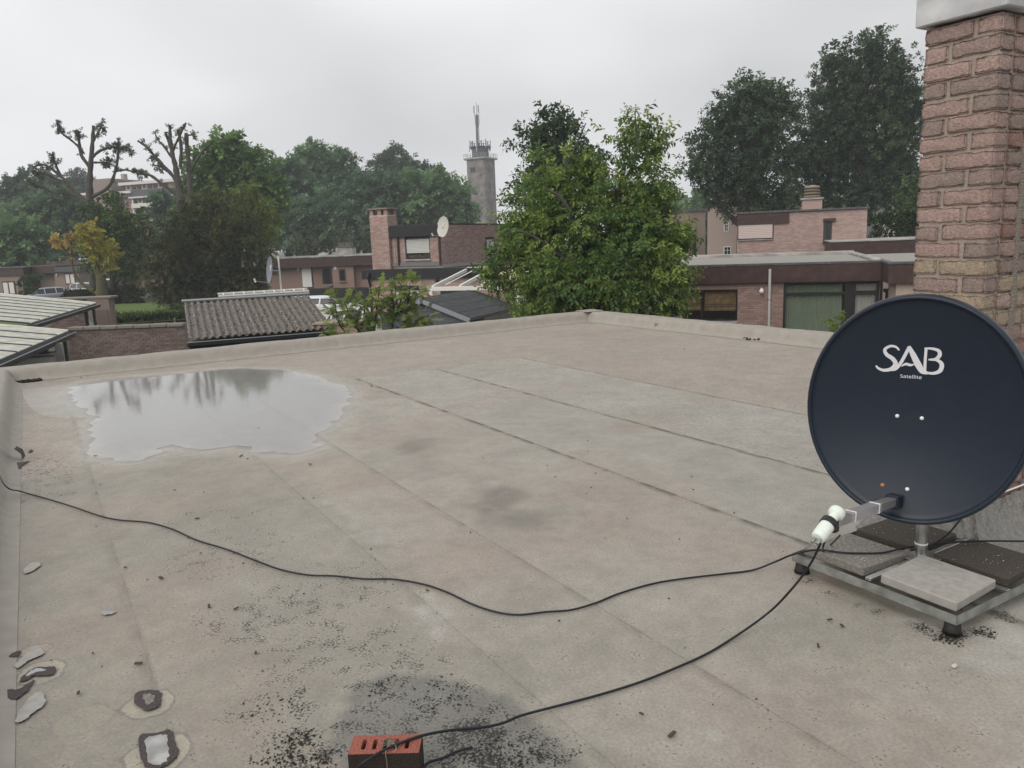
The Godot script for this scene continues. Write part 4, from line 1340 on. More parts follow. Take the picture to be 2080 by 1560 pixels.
func build_trees() -> void:
	clump = 0.72
	# the broad leafy tree just past the far roof corner
	tree("leafy_tree", "broad leafy green tree hanging over the far corner of the flat roof", Vector3(1.753, -2.8, -21), Vector3(3.213, 3.383, -21.5), 0.17, [[3.483, 4.309, -21.5, 0.403, 1.5], [3.58, 3.683, -21.5, 0.645, 1.2], [3.932, 3.919, -21.5, 0.323, 1], [4.192, 4.196, -21.5, 0.175, 1], [2.234, 3.23, -21.5, 0.645, 1], [1.379, 2.92, -21.5, 0.833, 1], [0.461, 2.085, -21.5, 0.591, 1], [0.882, 1.682, -21.5, 1.102, 1], [2.012, 2.027, -21.5, 1.397, 1], [3.269, 2.557, -21.5, 1.129, 1], [3.921, 1.955, -21.5, 0.968, 1], [4.115, 0.907, -21.5, 0.994, 1], [4.448, 1.417, -21.5, 0.457, 1], [3.291, 1.078, -20.9, 1.306, 1], [1.909, 0.691, -20.7, 1.449, 1], [0.459, 0.915, -21.5, 0.887, 1], [-0.148, 0.675, -21.5, 0.511, 1], [0.936, 0.037, -20.9, 0.862, 1], [2.17, -0.146, -20.3, 0.964, 1], [3.345, -0.002, -20.5, 0.897, 1], [4.173, 0.076, -21, 0.551, 1], [4.711, 2.209, -21.5, 0.188, 1], [4.778, 1.535, -21.5, 0.242, 1], [2.26, 4.49, -21.5, 0.148, 1.6], [2.729, 4.001, -21.5, 0.175, 1.6], [1.487, -0.173, -20.5, 0.718, 1], [2.928, -0.339, -20.3, 0.634, 1], [4.151, -0.42, -20.7, 0.466, 1], [0.99, -0.522, -21, 0.578, 1]], "near", 36.0, Vector3(0.085, 0.160, 0.048), Vector3(0.225, 0.295, 0.066), 5, "", 12, 0.55)
	var lt := get_node("leafy_tree") as Node3D
	limb_set(lt, [[[Vector3(1.674, -2.149, -21), Vector3(1.816, -0.029, -21), Vector3(1.794, 1.261, -21), Vector3(1.712, 2.15, -21)], [0.118, 0.105, 0.079, 0.046]], [[Vector3(1.828, 0.49, -21), Vector3(2.215, 1.627, -21), Vector3(2.808, 2.484, -21), Vector3(3.394, 3.452, -21), Vector3(3.404, 4.545, -21)], [0.079, 0.059, 0.039, 0.026, 0.013]], [[Vector3(1.8, 1.515, -21), Vector3(1.339, 2.602, -21), Vector3(1.678, 3.393, -21), Vector3(2.143, 4.35, -21)], [0.052, 0.039, 0.026, 0.013]], [[Vector3(1.693, 0.772, -20.4), Vector3(0.892, 1.424, -20.4), Vector3(0.337, 1.691, -20.4), Vector3(-0.105, 1.61, -20.4)], [0.057, 0.038, 0.025, 0.013]], [[Vector3(1.646, 2.125, -20.2), Vector3(1.348, 2.521, -20.2), Vector3(1.045, 2.688, -20.2)], [0.044, 0.038, 0.025]]], M.bark_grey)
	clump = 0.85
	# darker tree behind it
	tree("dark_leaf_tree", "dark bluish green tree rising behind the leafy tree's left side", Vector3(2.124, -2.8, -36), Vector3(2.242, 5.398, -36), 0.3, [[1.831, 6.143, -36, 0.855, 1], [2.797, 5.899, -36, 0.81, 1], [1.368, 5.221, -36, 0.9, 1], [2.333, 4.765, -36, 1.238, 1], [3.218, 5.362, -36, 0.72, 1], [1.658, 4.051, -36, 1.125, 1], [0.818, 3.806, -36, 0.585, 1], [0.725, 5.455, -36, 0.225, 1], [3.639, 4.717, -36, 0.675, 1], [1.2, 6.684, -36, 0.225, 1], [2.389, 6.805, -36, 0.36, 1], [2.731, 3.265, -36, 1.35, 1]], "mid", 12.0, Vector3(0.042, 0.082, 0.048), Vector3(0.105, 0.155, 0.078), 6, "", 8, 0.2, 0.75)
	# two large trees behind the pink houses
	clump = 0.8
	tree("maple_tree", "rounded dark tree behind the pink house, the lower of two", Vector3(17.83, -2.8, -60), Vector3(17.81, 10.246, -60), 0.55, [[18.26, 11.255, -60, 1.275, 1], [16.73, 10.457, -60, 1.875, 1], [19.252, 10.021, -60, 1.95, 1], [15.489, 8.606, -60, 1.65, 1], [17.479, 8.359, -60, 2.475, 1], [19.837, 7.924, -60, 2.1, 1], [14.78, 6.538, -60, 1.5, 1], [16.602, 6.118, -60, 2.325, 1], [19.158, 5.671, -60, 2.325, 1], [15.156, 4.828, -60, 1.275, 1], [17.358, 4.141, -60, 1.8, 1], [19.923, 4.045, -60, 1.875, 1], [14.237, 6.03, -60, 0.675, 1], [20.893, 9.099, -60, 1.125, 1], [18.138, 12.11, -60, 0.45, 1]], "mid", 6.0, Vector3(0.042, 0.082, 0.048), Vector3(0.105, 0.155, 0.078), 7, "", 12, 0.2, 1.0)
	tree("tall_maple_tree", "tallest dark tree, crown reaching toward the brick chimney stack", Vector3(28.381, -2.8, -64), Vector3(27.703, 13.415, -64), 0.7, [[28.978, 14.625, -64, 1.52, 1], [27.117, 13.796, -64, 1.84, 1], [30.741, 13.485, -64, 1.68, 1], [25.654, 12.225, -64, 1.76, 1], [28.337, 11.945, -64, 2.64, 1], [31.053, 11.118, -64, 2.24, 1], [24.386, 10.081, -64, 1.68, 1], [26.708, 9.627, -64, 2.64, 1], [29.631, 8.781, -64, 2.8, 1], [31.949, 8.696, -64, 1.76, 1], [23.881, 7.694, -64, 1.84, 1], [26.232, 6.86, -64, 2.56, 1], [28.984, 6.007, -64, 2.64, 1], [31.505, 6.101, -64, 2.08, 1], [24.35, 5.048, -64, 1.76, 1], [26.909, 4.384, -64, 1.92, 1], [29.861, 3.893, -64, 1.68, 1], [32.191, 4.186, -64, 1.04, 1], [28.924, 15.803, -64, 0.48, 1], [25.38, 14.577, -64, 0.56, 1], [22.75, 6.614, -64, 1.04, 1]], "mid", 6.0, Vector3(0.042, 0.082, 0.048), Vector3(0.105, 0.155, 0.078), 8, "", 12, 0.2, 1.0)
	tree("edge_tree", "dark green tree half hidden behind the brick chimney stack", Vector3(26.503, -2.8, -52), Vector3(26.18, 3.218, -52), 0.25, [[26.141, 2.754, -52, 0.91, 1], [26.482, 3.516, -52, 0.975, 1], [25.935, 1.826, -52, 0.78, 1], [26.887, 1.947, -52, 1.105, 1], [27.304, 3.021, -52, 0.975, 1]], "mid", 8.0, Vector3(0.036, 0.081, 0.033), Vector3(0.101, 0.151, 0.052), 9, "", 8, 0.2, 0.9)
	clump = 1.0
	# dark yew on the lawn
	tree("yew_tree", "wide dark conifer standing on the lawn behind the corrugated shed", Vector3(-23.007, -2.8, -60), Vector3(-21.795, 4.359, -60), 0.35, [[-21.43, 4.345, -60, 1.5, 1], [-23.351, 3.521, -60, 1.65, 1], [-20.081, 3.218, -60, 1.65, 1], [-24.958, 2.319, -60, 1.575, 1], [-22.43, 1.86, -60, 2.625, 1], [-19.527, 1.387, -60, 1.725, 1], [-25.905, 0.533, -60, 1.575, 1], [-23.754, -0.099, -60, 2.625, 1], [-20.817, -0.395, -60, 2.475, 1], [-18.95, -0.282, -60, 1.125, 1], [-25.729, -1.13, -60, 1.575, 1], [-23.567, -1.769, -60, 1.95, 1], [-21.339, -1.854, -60, 1.725, 1], [-19.445, -1.556, -60, 1.125, 1], [-23.414, 4.599, -60, 0.6, 1], [-24.203, 4.092, -60, 0.525, 1], [-19.131, 3.542, -60, 0.675, 1], [-26.217, 1.64, -60, 0.675, 1]], "mid", 9.0, Vector3(0.021, 0.031, 0.014), Vector3(0.107, 0.122, 0.042), 10, "", 10, 0.45, 0.62)
	tree("round_tree", "rounded fresh green tree rising behind the yew", Vector3(-27.937, -2.8, -80), Vector3(-26.636, 9.938, -80), 0.5, [[-26.612, 10.171, -80, 1.9, 1], [-28.392, 9.303, -80, 2.1, 1], [-24.803, 8.935, -80, 2, 1], [-30.067, 7.249, -80, 1.8, 1], [-27.164, 7.14, -80, 3.1, 1], [-24.283, 6.796, -80, 2, 1], [-23.447, 5.34, -80, 1.1, 1], [-29.788, 5.339, -80, 2.2, 1], [-26.702, 4.507, -80, 3, 1], [-24.29, 4.177, -80, 1.8, 1], [-26.005, 11.403, -80, 0.8, 1]], "far", 3.2, Vector3(0.085, 0.165, 0.058), Vector3(0.165, 0.265, 0.085), 11, "", 9, 0.2, 0.9)
	tree("lime_tree", "yellow green thin tree with bare upright stems beside the yew", Vector3(-20.454, -2.8, -66), Vector3(-20.177, 6.459, -66), 0.2, [[-20.395, 6.273, -66, 0.743, 1], [-21.109, 5.127, -66, 1.073, 1], [-19.763, 4.487, -66, 1.073, 1], [-22.009, 4.177, -66, 1.073, 1], [-20.661, 3.534, -66, 1.403, 1], [-19.29, 3.086, -66, 0.66, 1], [-21.746, 2.782, -66, 0.99, 1], [-19.988, 2.118, -66, 1.155, 1], [-19.696, 0.907, -66, 0.825, 1], [-23.45, 5.802, -66, 0.495, 1], [-22.271, 5.562, -66, 0.66, 1], [-23.924, 6.988, -66, 0.33, 1]], "mid", 6.5, Vector3(0.116, 0.163, 0.031), Vector3(0.15, 0.18, 0.030), 12, "", 6, 0.2, 0.8)
	tree("shade_tree", "dark green tree between the two pollarded trees", Vector3(-37.009, -2.8, -74), Vector3(-35.413, 3.576, -74), 0.4, [[-35.526, 4.467, -74, 1.665, 1], [-36.991, 3.635, -74, 1.573, 1], [-34.089, 3.303, -74, 1.387, 1], [-37.49, 4.983, -74, 1.018, 1], [-36.262, 2.27, -74, 2.035, 1], [-34.282, 1.747, -74, 1.573, 1], [-35.13, 0.428, -74, 1.295, 1], [-37.51, 1.42, -74, 1.387, 1], [-33.767, 0.376, -74, 0.74, 1]], "mid", 5.5, Vector3(0.040, 0.092, 0.029), Vector3(0.111, 0.172, 0.040), 13, "", 8, 0.2, 1.3)

	# two pollarded trees with cut limbs
	var p1 := thing("pollarded_tree", "pollarded tree with knobbly leaf tufts on its cut limbs", "tree", Vector3(-40.724, -2.8, -78))
	var l1 := [[[Vector3(-40.705, -2.654, -78), Vector3(-40.098, 3.323, -78), Vector3(-39.884, 7.039, -78), Vector3(-39.53, 9.32, -78), Vector3(-39.039, 11.571, -78), Vector3(-38.63, 13.578, -78)], [0.634, 0.536, 0.439, 0.341, 0.244, 0.171]], [[Vector3(-39.913, 6.115, -78), Vector3(-41.297, 7.783, -78), Vector3(-42.514, 9.203, -78), Vector3(-43.788, 10.162, -78), Vector3(-44.943, 9.977, -78)], [0.292, 0.244, 0.195, 0.146, 0.098]], [[Vector3(-41.735, 8.029, -78), Vector3(-42.481, 9.43, -78), Vector3(-42.788, 10.579, -78), Vector3(-42.991, 11.13, -78)], [0.171, 0.146, 0.122, 0.098]], [[Vector3(-42.363, 8.603, -78), Vector3(-43.685, 9.247, -78), Vector3(-44.997, 9.615, -78)], [0.171, 0.146, 0.122]], [[Vector3(-40.008, 6.119, -78), Vector3(-41.36, 7.325, -78), Vector3(-43.21, 7.624, -78), Vector3(-44.756, 8.371, -78), Vector3(-45.52, 8.629, -78)], [0.292, 0.219, 0.171, 0.146, 0.098]], [[Vector3(-39.422, 9.772, -78), Vector3(-40.157, 10.935, -78), Vector3(-40.175, 12.514, -78), Vector3(-40.176, 13.187, -78)], [0.244, 0.195, 0.171, 0.122]], [[Vector3(-40.205, 11.615, -78), Vector3(-40.903, 12.316, -78), Vector3(-41.739, 13.021, -78), Vector3(-42.09, 13.839, -78)], [0.146, 0.122, 0.098, 0.073]], [[Vector3(-39.207, 10.673, -78), Vector3(-38.23, 11.316, -78), Vector3(-37.268, 11.506, -78), Vector3(-36.65, 11.573, -78)], [0.195, 0.171, 0.122, 0.098]], [[Vector3(-39.695, 7.032, -78), Vector3(-37.973, 7.889, -78), Vector3(-37.063, 9.456, -78), Vector3(-36.626, 11.03, -78), Vector3(-36.482, 12.153, -78)], [0.244, 0.195, 0.171, 0.146, 0.098]], [[Vector3(-37.127, 9.322, -78), Vector3(-36.125, 9.422, -78), Vector3(-35.216, 9.16, -78), Vector3(-34.055, 9.025, -78)], [0.146, 0.122, 0.098, 0.073]], [[Vector3(-36.626, 11.03, -78), Vector3(-35.811, 11.542, -78), Vector3(-35.33, 10.892, -78)], [0.122, 0.098, 0.073]], [[Vector3(-38.933, 12.018, -78), Vector3(-38.243, 12.982, -78), Vector3(-37.789, 13.592, -78)], [0.146, 0.122, 0.073]], [[Vector3(-39.08, 10.214, -78), Vector3(-38.145, 10.179, -78), Vector3(-37.584, 10.159, -78)], [0.146, 0.122, 0.098]]]
	limb_set(p1, l1, M.bark_grey, 0.78)
	(p1.get_child(0) as Node3D).name = "trunk"
	tufts(p1, l1.slice(1), "tuft", 30, 0.28, Vector3(0.036, 0.052, 0.033), Vector3(0.091, 0.125, 0.056), 21, 0.25)
	var p2 := thing("bare_pollarded_tree", "nearly bare pollarded tree with straight cut poles behind the yew", "tree", Vector3(-29.979, -2.8, -73))
	var l2 := [[[Vector3(-29.999, -2.969, -73), Vector3(-29.245, 2.894, -73), Vector3(-29.167, 5.946, -73), Vector3(-29.236, 7.673, -73), Vector3(-29.348, 9.387, -73)], [0.593, 0.547, 0.456, 0.342, 0.274]], [[Vector3(-29.29, 8.746, -73), Vector3(-29.469, 10.241, -73), Vector3(-29.498, 11.509, -73), Vector3(-29.415, 12.597, -73)], [0.274, 0.228, 0.182, 0.16]], [[Vector3(-29.431, 9.815, -73), Vector3(-29.615, 10.881, -73), Vector3(-29.918, 12.029, -73)], [0.16, 0.137, 0.114]], [[Vector3(-29.479, 10.157, -73), Vector3(-29.023, 11.07, -73), Vector3(-28.38, 12.098, -73), Vector3(-27.957, 12.753, -73)], [0.137, 0.114, 0.114, 0.091]], [[Vector3(-28.242, 5.478, -73), Vector3(-28.223, 7.636, -73), Vector3(-28.117, 9.767, -73), Vector3(-28.056, 11.876, -73)], [0.365, 0.297, 0.251, 0.205]], [[Vector3(-28.079, 11.667, -73), Vector3(-27.639, 11.693, -73), Vector3(-27.194, 11.76, -73)], [0.114, 0.091, 0.068]], [[Vector3(-28.914, 8.945, -73), Vector3(-28.634, 10.633, -73), Vector3(-28.714, 12.236, -73)], [0.205, 0.182, 0.16]], [[Vector3(-29.02, 7.236, -73), Vector3(-29.885, 8.554, -73), Vector3(-30.857, 9.656, -73), Vector3(-31.605, 10.743, -73), Vector3(-32.405, 11.364, -73)], [0.251, 0.205, 0.182, 0.16, 0.114]], [[Vector3(-30.274, 8.996, -73), Vector3(-30.919, 9.871, -73), Vector3(-31.63, 9.812, -73)], [0.137, 0.114, 0.068]], [[Vector3(-30.095, 8.648, -73), Vector3(-30.703, 9.097, -73), Vector3(-31.346, 9.249, -73)], [0.137, 0.114, 0.068]], [[Vector3(-29.455, 9.604, -73), Vector3(-30.076, 10.687, -73), Vector3(-30.569, 11.338, -73), Vector3(-30.804, 11.936, -73)], [0.137, 0.114, 0.091, 0.068]], [[Vector3(-29.206, 6.38, -73), Vector3(-30.465, 7.376, -73), Vector3(-31.673, 8.364, -73), Vector3(-32.755, 8.533, -73)], [0.228, 0.182, 0.16, 0.091]], [[Vector3(-28.82, 7.443, -73), Vector3(-27.972, 8.697, -73), Vector3(-26.845, 10.144, -73), Vector3(-25.643, 11.114, -73)], [0.205, 0.16, 0.137, 0.091]], [[Vector3(-28.039, 3.288, -73), Vector3(-28.202, 5.042, -73), Vector3(-28.235, 6.344, -73)], [0.228, 0.274, 0.274]]]
	limb_set(p2, l2, M.bark_grey, 0.8)
	(p2.get_child(0) as Node3D).name = "trunk"
	tufts(p2, l2.slice(1), "tuft", 9, 0.25, Vector3(0.044, 0.065, 0.033), Vector3(0.101, 0.131, 0.052), 22, 0.3)
	# small pollarded tree with yellow and orange new leaves
	var p3 := thing("yellow_pollarded_tree", "small pollarded tree with yellow and orange young leaves", "tree", Vector3(-35.447, -2.8, -69))
	var l3 := [[[Vector3(-35.402, -2.455, -69), Vector3(-35.238, -0.884, -69), Vector3(-35.239, -0.249, -69)], [0.517, 0.431, 0.367]], [[Vector3(-35.238, -0.884, -69), Vector3(-35.721, 0.613, -69), Vector3(-35.975, 1.882, -69), Vector3(-36.144, 3.138, -69), Vector3(-36.342, 3.851, -69)], [0.194, 0.151, 0.108, 0.086, 0.065]], [[Vector3(-35.267, -0.459, -69), Vector3(-35.453, 1.024, -69), Vector3(-35.498, 2.281, -69), Vector3(-35.36, 3.938, -69)], [0.194, 0.151, 0.108, 0.065]], [[Vector3(-36.002, -1.493, -69), Vector3(-37.163, -0.599, -69), Vector3(-37.527, 0.471, -69), Vector3(-37.509, 1.521, -69), Vector3(-37.334, 3.391, -69)], [0.172, 0.129, 0.108, 0.086, 0.065]], [[Vector3(-35.069, -0.255, -69), Vector3(-34.311, 0.98, -69), Vector3(-33.838, 2.01, -69)], [0.172, 0.129, 0.086]], [[Vector3(-35.154, -0.252, -69), Vector3(-34.961, 1.215, -69), Vector3(-34.838, 2.465, -69)], [0.151, 0.108, 0.086]], [[Vector3(-35.818, -1.713, -69), Vector3(-36.796, -1.037, -69), Vector3(-37.53, -0.162, -69)], [0.151, 0.108, 0.086]], [[Vector3(-37.525, 1.102, -69), Vector3(-38.055, 2.169, -69), Vector3(-38.797, 2.906, -69)], [0.086, 0.065, 0.043]]]
	limb_set(p3, l3, M.bark_mossy)
	(p3.get_child(0) as Node3D).name = "trunk"
	tufts(p3, [l3[4], l3[5], l3[2], l3[1]], "tuft", 130, 0.75, Vector3(0.24, 0.25, 0.03), Vector3(0.42, 0.37, 0.045), 23, 0.25)
	tufts(p3, [l3[1], l3[3], l3[7], l3[2]], "tuft", 40, 0.3, Vector3(0.40, 0.25, 0.08), Vector3(0.46, 0.36, 0.09), 24, 0.6)

	# woods on the rise behind
	var wood_spots := [
		["woodland_tree", "blue green woodland tree beside the round tree", [[-33.858, 12.935, -125, 2.031, 1], [-32.988, 9.959, -125, 3.594, 1], [-35.15, 7.071, -125, 3.906, 1], [-32.62, 5.482, -125, 4.297, 1], [-33.793, 13.664, -125, 0.781, 1]], 0, 125, 580],
		["woodland_tree", "woodland tree with thin twiggy top behind the far bungalow", [[-32.804, 14.894, -135, 2.869, 1], [-30.333, 15.197, -135, 3.038, 1], [-33.447, 12.147, -135, 4.388, 1], [-29.807, 11.614, -135, 4.725, 1], [-31.737, 8.088, -135, 5.569, 1]], 1, 135, 640],
		["woodland_tree", "woodland tree left of the white satellite dish's house", [[-26.167, 13.436, -130, 2.438, 1], [-25.192, 10.725, -130, 3.575, 1], [-27.401, 7.725, -130, 4.875, 1], [-23.053, 7.562, -130, 4.062, 1], [-23.983, 11.063, -130, 1.462, 1]], 0, 130, 700],
		["woodland_tree", "low pale green woodland tree above the house chimney", [[-20.448, 8.491, -120, 3, 1], [-18.579, 9.131, -120, 2.55, 1], [-19.504, 6.314, -120, 3.75, 1], [-21.409, 5.309, -120, 3.3, 1]], 0, 120, 752],
		["woodland_tree", "dark round topped woodland tree standing clear above the others", [[-20.237, 14.902, -150, 3.188, 1], [-21.712, 13.196, -150, 3.188, 1], [-18.066, 13.324, -150, 3.188, 1], [-20.011, 11.363, -150, 4.125, 1], [-14.956, 12.06, -150, 3.375, 1], [-16.694, 13.45, -150, 2.438, 1], [-13.188, 11.108, -150, 2.812, 1]], 2, 150, 815],
		["woodland_tree", "fresh green woodland tree behind the black fascia", [[-15.604, 8.413, -122, 3.203, 1], [-13.053, 7.593, -122, 3.355, 1], [-16.903, 5.555, -122, 3.812, 1], [-13.204, 5.051, -122, 3.507, 1]], 1, 122, 830],
		["woodland_tree", "last woodland tree before the concrete tower", [[-9.931, 9.528, -126, 2.362, 1], [-8.115, 7.592, -126, 2.52, 1], [-9.729, 6.151, -126, 3.623, 1], [-7.058, 5.674, -126, 2.047, 1], [-11.328, 5.08, -126, 3.465, 1], [-6.344, 4.515, -126, 1.26, 1]], 1, 126, 912],
		["woodland_tree", "tall woodland tree at the foot of the twiggy one", [[-27.138, 5.828, -118, 3.245, 1], [-30.196, 3.819, -118, 2.95, 1], [-24.372, 4.309, -118, 3.393, 1], [-21.179, 3.479, -118, 2.95, 1]], 0, 118, 660]]
	var cols := [[Vector3(0.073, 0.140, 0.083), Vector3(0.146, 0.232, 0.122)], [Vector3(0.085, 0.171, 0.079), Vector3(0.171, 0.275, 0.116)], [Vector3(0.051, 0.091, 0.061), Vector3(0.104, 0.159, 0.088)]]
	for i in wood_spots.size():
		var s: Array = wood_spots[i]
		var q: Array = s[2][0]
		var b := Vector3(q[0], GROUND, q[2])
		tree(s[0], s[1], b, Vector3(q[0], q[1], q[2]), 0.6, s[2], "far", 1.7, cols[s[3]][0], cols[s[3]][1], 30 + i, "woodland trees", 8, 0.15, 1.15)
	for s in [["left_wood_tree", "dark woodland tree at the apartment block's left end", [[-83.589, 11.891, -140, 2.975, 1], [-80.994, 12.208, -140, 3.5, 1], [-78.519, 11.702, -140, 2.975, 1], [-85.531, 10.305, -140, 3.5, 1], [-82.39, 8.521, -140, 5.25, 1], [-78.147, 8.362, -140, 4.025, 1], [-86.889, 7.017, -140, 4.375, 1]], 2, 41], ["left_wood_tree", "woodland tree in front of the apartment block's lower wing", [[-64.289, 6.453, -115, 3.594, 1], [-62.004, 7.739, -115, 2.587, 1], [-67.283, 5.188, -115, 3.594, 1], [-60.892, 5.637, -115, 2.875, 1], [-63.98, 3.679, -115, 3.306, 1], [-70.08, 5.293, -115, 2.875, 1]], 0, 42], ["willow_tree", "soft grey green rounded tree above the far left bungalow", [[-59.213, 4.125, -98, 2.572, 1], [-60.586, 2.995, -98, 2.205, 1], [-57.895, 2.893, -98, 2.083, 1], [-59.18, 2.348, -98, 2.817, 1]], 1, 43], ["garden_tree", "tree standing before the right half of the apartment block", [[-45.558, 7.607, -110, 1.65, 1], [-45.451, 5.634, -110, 2.2, 1], [-46.494, 5.344, -110, 1.65, 1], [-44.499, 6.912, -110, 2.062, 1]], 0, 44], ["roof_top_tree", "dark tree peeping over the apartment block's left wing", [[-104.522, 18.737, -200, 2.75, 1], [-106.573, 17.046, -200, 2, 1], [-102.873, 17.497, -200, 2, 1]], 2, 45]]:
		var q: Array = s[2][0]
		tree(s[0], s[1], Vector3(q[0], GROUND, q[2]), Vector3(q[0], q[1], q[2]), 0.5, s[2], "far", 1.9, cols[s[3]][0], cols[s[3]][1], s[4], "", 8, 0.15, 1.1)
	for i in 7:
		var ex := [Vector3(26.948, 2.731, -118), Vector3(35.351, 2.858, -122), Vector3(40.028, 2.55, -116), Vector3(49.638, 2.737, -124), Vector3(51.703, 2.227, -115), Vector3(60.33, 2.624, -121), Vector3(64.076, 2.722, -117)][i] as Vector3
		var bl := []
		for k in 7:
			bl.append([ex.x + [-3.5, 0.0, 3.5, -2.5, 2.5, 0.5, -5.0][k], ex.y + [-3.0, 0.5, -2.5, -0.5, 0.0, -3.0, -4.0][k], ex.z + [0.0, 1.0, -1.0, 2.0, -2.0, 2.0, 0.0][k], 3.4, 1.0])
		tree("hedgerow_tree", ["hedgerow tree behind the flat house", "hedgerow tree behind the gabled house", "hedgerow tree behind the brown band of the pink house", "hedgerow tree behind the pink house's narrow window", "hedgerow tree beside the grey house", "hedgerow tree behind the high hedge", "hedgerow tree behind the chimney stack"][i], Vector3(ex.x, GROUND, ex.z), ex, 0.4, bl, "far", 1.6, cols[1][0], cols[1][1], 140 + i, "far hedgerow trees", 6, 0.15, 1.1)
	# young thin trees behind the bungalow
	var yt := [["thin young tree behind the bungalow, next to its chimney", [[-24.163, 2.666, -92, 1.035, 1], [-24.677, 1.963, -92, 0.805, 1], [-23.662, 1.925, -92, 0.805, 1]]], ["pale young tree above the bungalow chimney", [[-19.044, 3.139, -92, 1.15, 1], [-19.412, 2.042, -92, 1.265, 1], [-18.566, 2.01, -92, 1.035, 1]]], ["thin young tree left of the bungalow chimney", [[-22.174, 2.813, -92, 1.035, 1], [-22.647, 1.886, -92, 0.805, 1], [-21.689, 1.85, -92, 0.92, 1]]], ["thin young tree beside the house chimney", [[-16.263, 2.59, -92, 1.035, 1], [-16.987, 1.951, -92, 0.92, 1], [-15.642, 1.788, -92, 0.805, 1]]]]
	for i in 4:
		var q: Array = yt[i][1][0]
		tree("young_tree", yt[i][0], Vector3(q[0], GROUND, q[2]), Vector3(q[0], q[1] + 0.5, q[2]), 0.09, yt[i][1], "mid", 3.2, Vector3(0.109, 0.139, 0.070), Vector3(0.12, 0.14, 0.07), 60 + i, "young trees behind the bungalow", 5, 0.1, 0.7)

	# shrub with palm shaped leaves just behind the parapet
	var fb := Vector3(-3.11, -1.553, -18.6)
	fb.y = GROUND
	var sh := thing("fig_shrub", "loose shrub with star shaped leaves between the two sheds", "shrub", fb)
	var stems := [[[Vector3(-3.145, -1.551, -18.6), Vector3(-2.879, -0.731, -18.6), Vector3(-2.724, -0.152, -18.6), Vector3(-2.745, 0.427, -18.6)], [0.041, 0.035, 0.023, 0.017]], [[Vector3(-3.145, -1.551, -18.6), Vector3(-3.229, -0.718, -18.6), Vector3(-3.122, -0.021, -18.6), Vector3(-3.002, 0.552, -18.6)], [0.041, 0.029, 0.023, 0.012]], [[Vector3(-3.145, -1.551, -18.6), Vector3(-3.462, -0.709, -18.6), Vector3(-3.719, -0.23, -18.6), Vector3(-3.862, 0.182, -18.6)], [0.041, 0.029, 0.023, 0.012]], [[Vector3(-3.11, -1.553, -18.6), Vector3(-2.587, -0.742, -18.6), Vector3(-2.434, -0.163, -18.6), Vector3(-2.318, 0.411, -18.6)], [0.041, 0.029, 0.023, 0.012]], [[Vector3(-3.11, -1.553, -18.6), Vector3(-2.405, -0.632, -18.6), Vector3(-2.151, -0.291, -18.6), Vector3(-1.889, -0.184, -18.6)], [0.035, 0.023, 0.017, 0.012]], [[Vector3(-3.145, -1.551, -18.6), Vector3(-3.695, -0.7, -18.6), Vector3(-4.018, -0.336, -18.6), Vector3(-4.088, 0.248, -18.6)], [0.035, 0.023, 0.017, 0.012]], [[Vector3(-3.027, -0.843, -18.6), Vector3(-3.371, -0.244, -18.6), Vector3(-3.404, 0.106, -18.6)], [0.029, 0.017, 0.012]], [[Vector3(-2.798, -0.383, -18.6), Vector3(-2.57, 0.074, -18.6), Vector3(-2.505, 0.556, -18.6)], [0.023, 0.017, 0.012]], [[Vector3(-3.035, -1.317, -18.6), Vector3(-3.937, -0.808, -18.6), Vector3(-4.389, -0.602, -18.6)], [0.029, 0.023, 0.012]], [[Vector3(-2.84, -0.148, -18.6), Vector3(-2.433, 0.415, -18.6), Vector3(-2.074, 0.425, -18.6)], [0.017, 0.012, 0.012]]]
	limb_set(sh, stems, M.bark)
	tufts(sh, stems, "fig", 50, 0.30, Vector3(0.132, 0.194, 0.046), Vector3(0.18, 0.225, 0.050), 71, 0.35)
	var low := [[-3.649, -0.583, -18.4, 0.276, 1], [-3.186, -0.578, -18.4, 0.299, 1], [-2.722, -0.549, -18.4, 0.276, 1], [-3.998, -0.616, -18.4, 0.184, 1], [-2.258, -0.521, -18.4, 0.184, 1], [-3.051, -0.294, -18.4, 0.299, 1], [-3.4, -0.338, -18.4, 0.207, 1]]
	for q in low:
		q[0] -= fb.x
		q[1] -= fb.y
		q[2] -= fb.z
	crown(sh, low, "fig", 34.0, Vector3(0.101, 0.172, 0.048), Vector3(0.11, 0.15, 0.035), 72, 5, 0.1, 1.0, "undergrowth")

# ---------------------------------------------------------------- walls, windows, houses
func holed(r: Rect2, holes: Array, z0: float, z1: float) -> MB:
	var b := MB.new()
	var xs := [r.position.x, r.end.x]
	var ys := [r.position.y, r.end.y]
	for h in holes:
		for v in [h.position.x, h.end.x]:
			if v > r.position.x and v < r.end.x and not v in xs:
				xs.append(v)
		for v in [h.position.y, h.end.y]:
			if v > r.position.y and v < r.end.y and not v in ys:
				ys.append(v)
	xs.sort()
	ys.sort()
	for i in xs.size() - 1:
		for j in ys.size() - 1:
			var c := Vector2((xs[i] + xs[i + 1]) / 2, (ys[j] + ys[j + 1]) / 2)
			var inside := false
			for h in holes:
				if h.has_point(c):
					inside = true
			if not inside:
				b.box(Vector3(c.x, c.y, (z0 + z1) / 2), Vector3(xs[i + 1] - xs[i], ys[j + 1] - ys[j], absf(z1 - z0)))
	return b

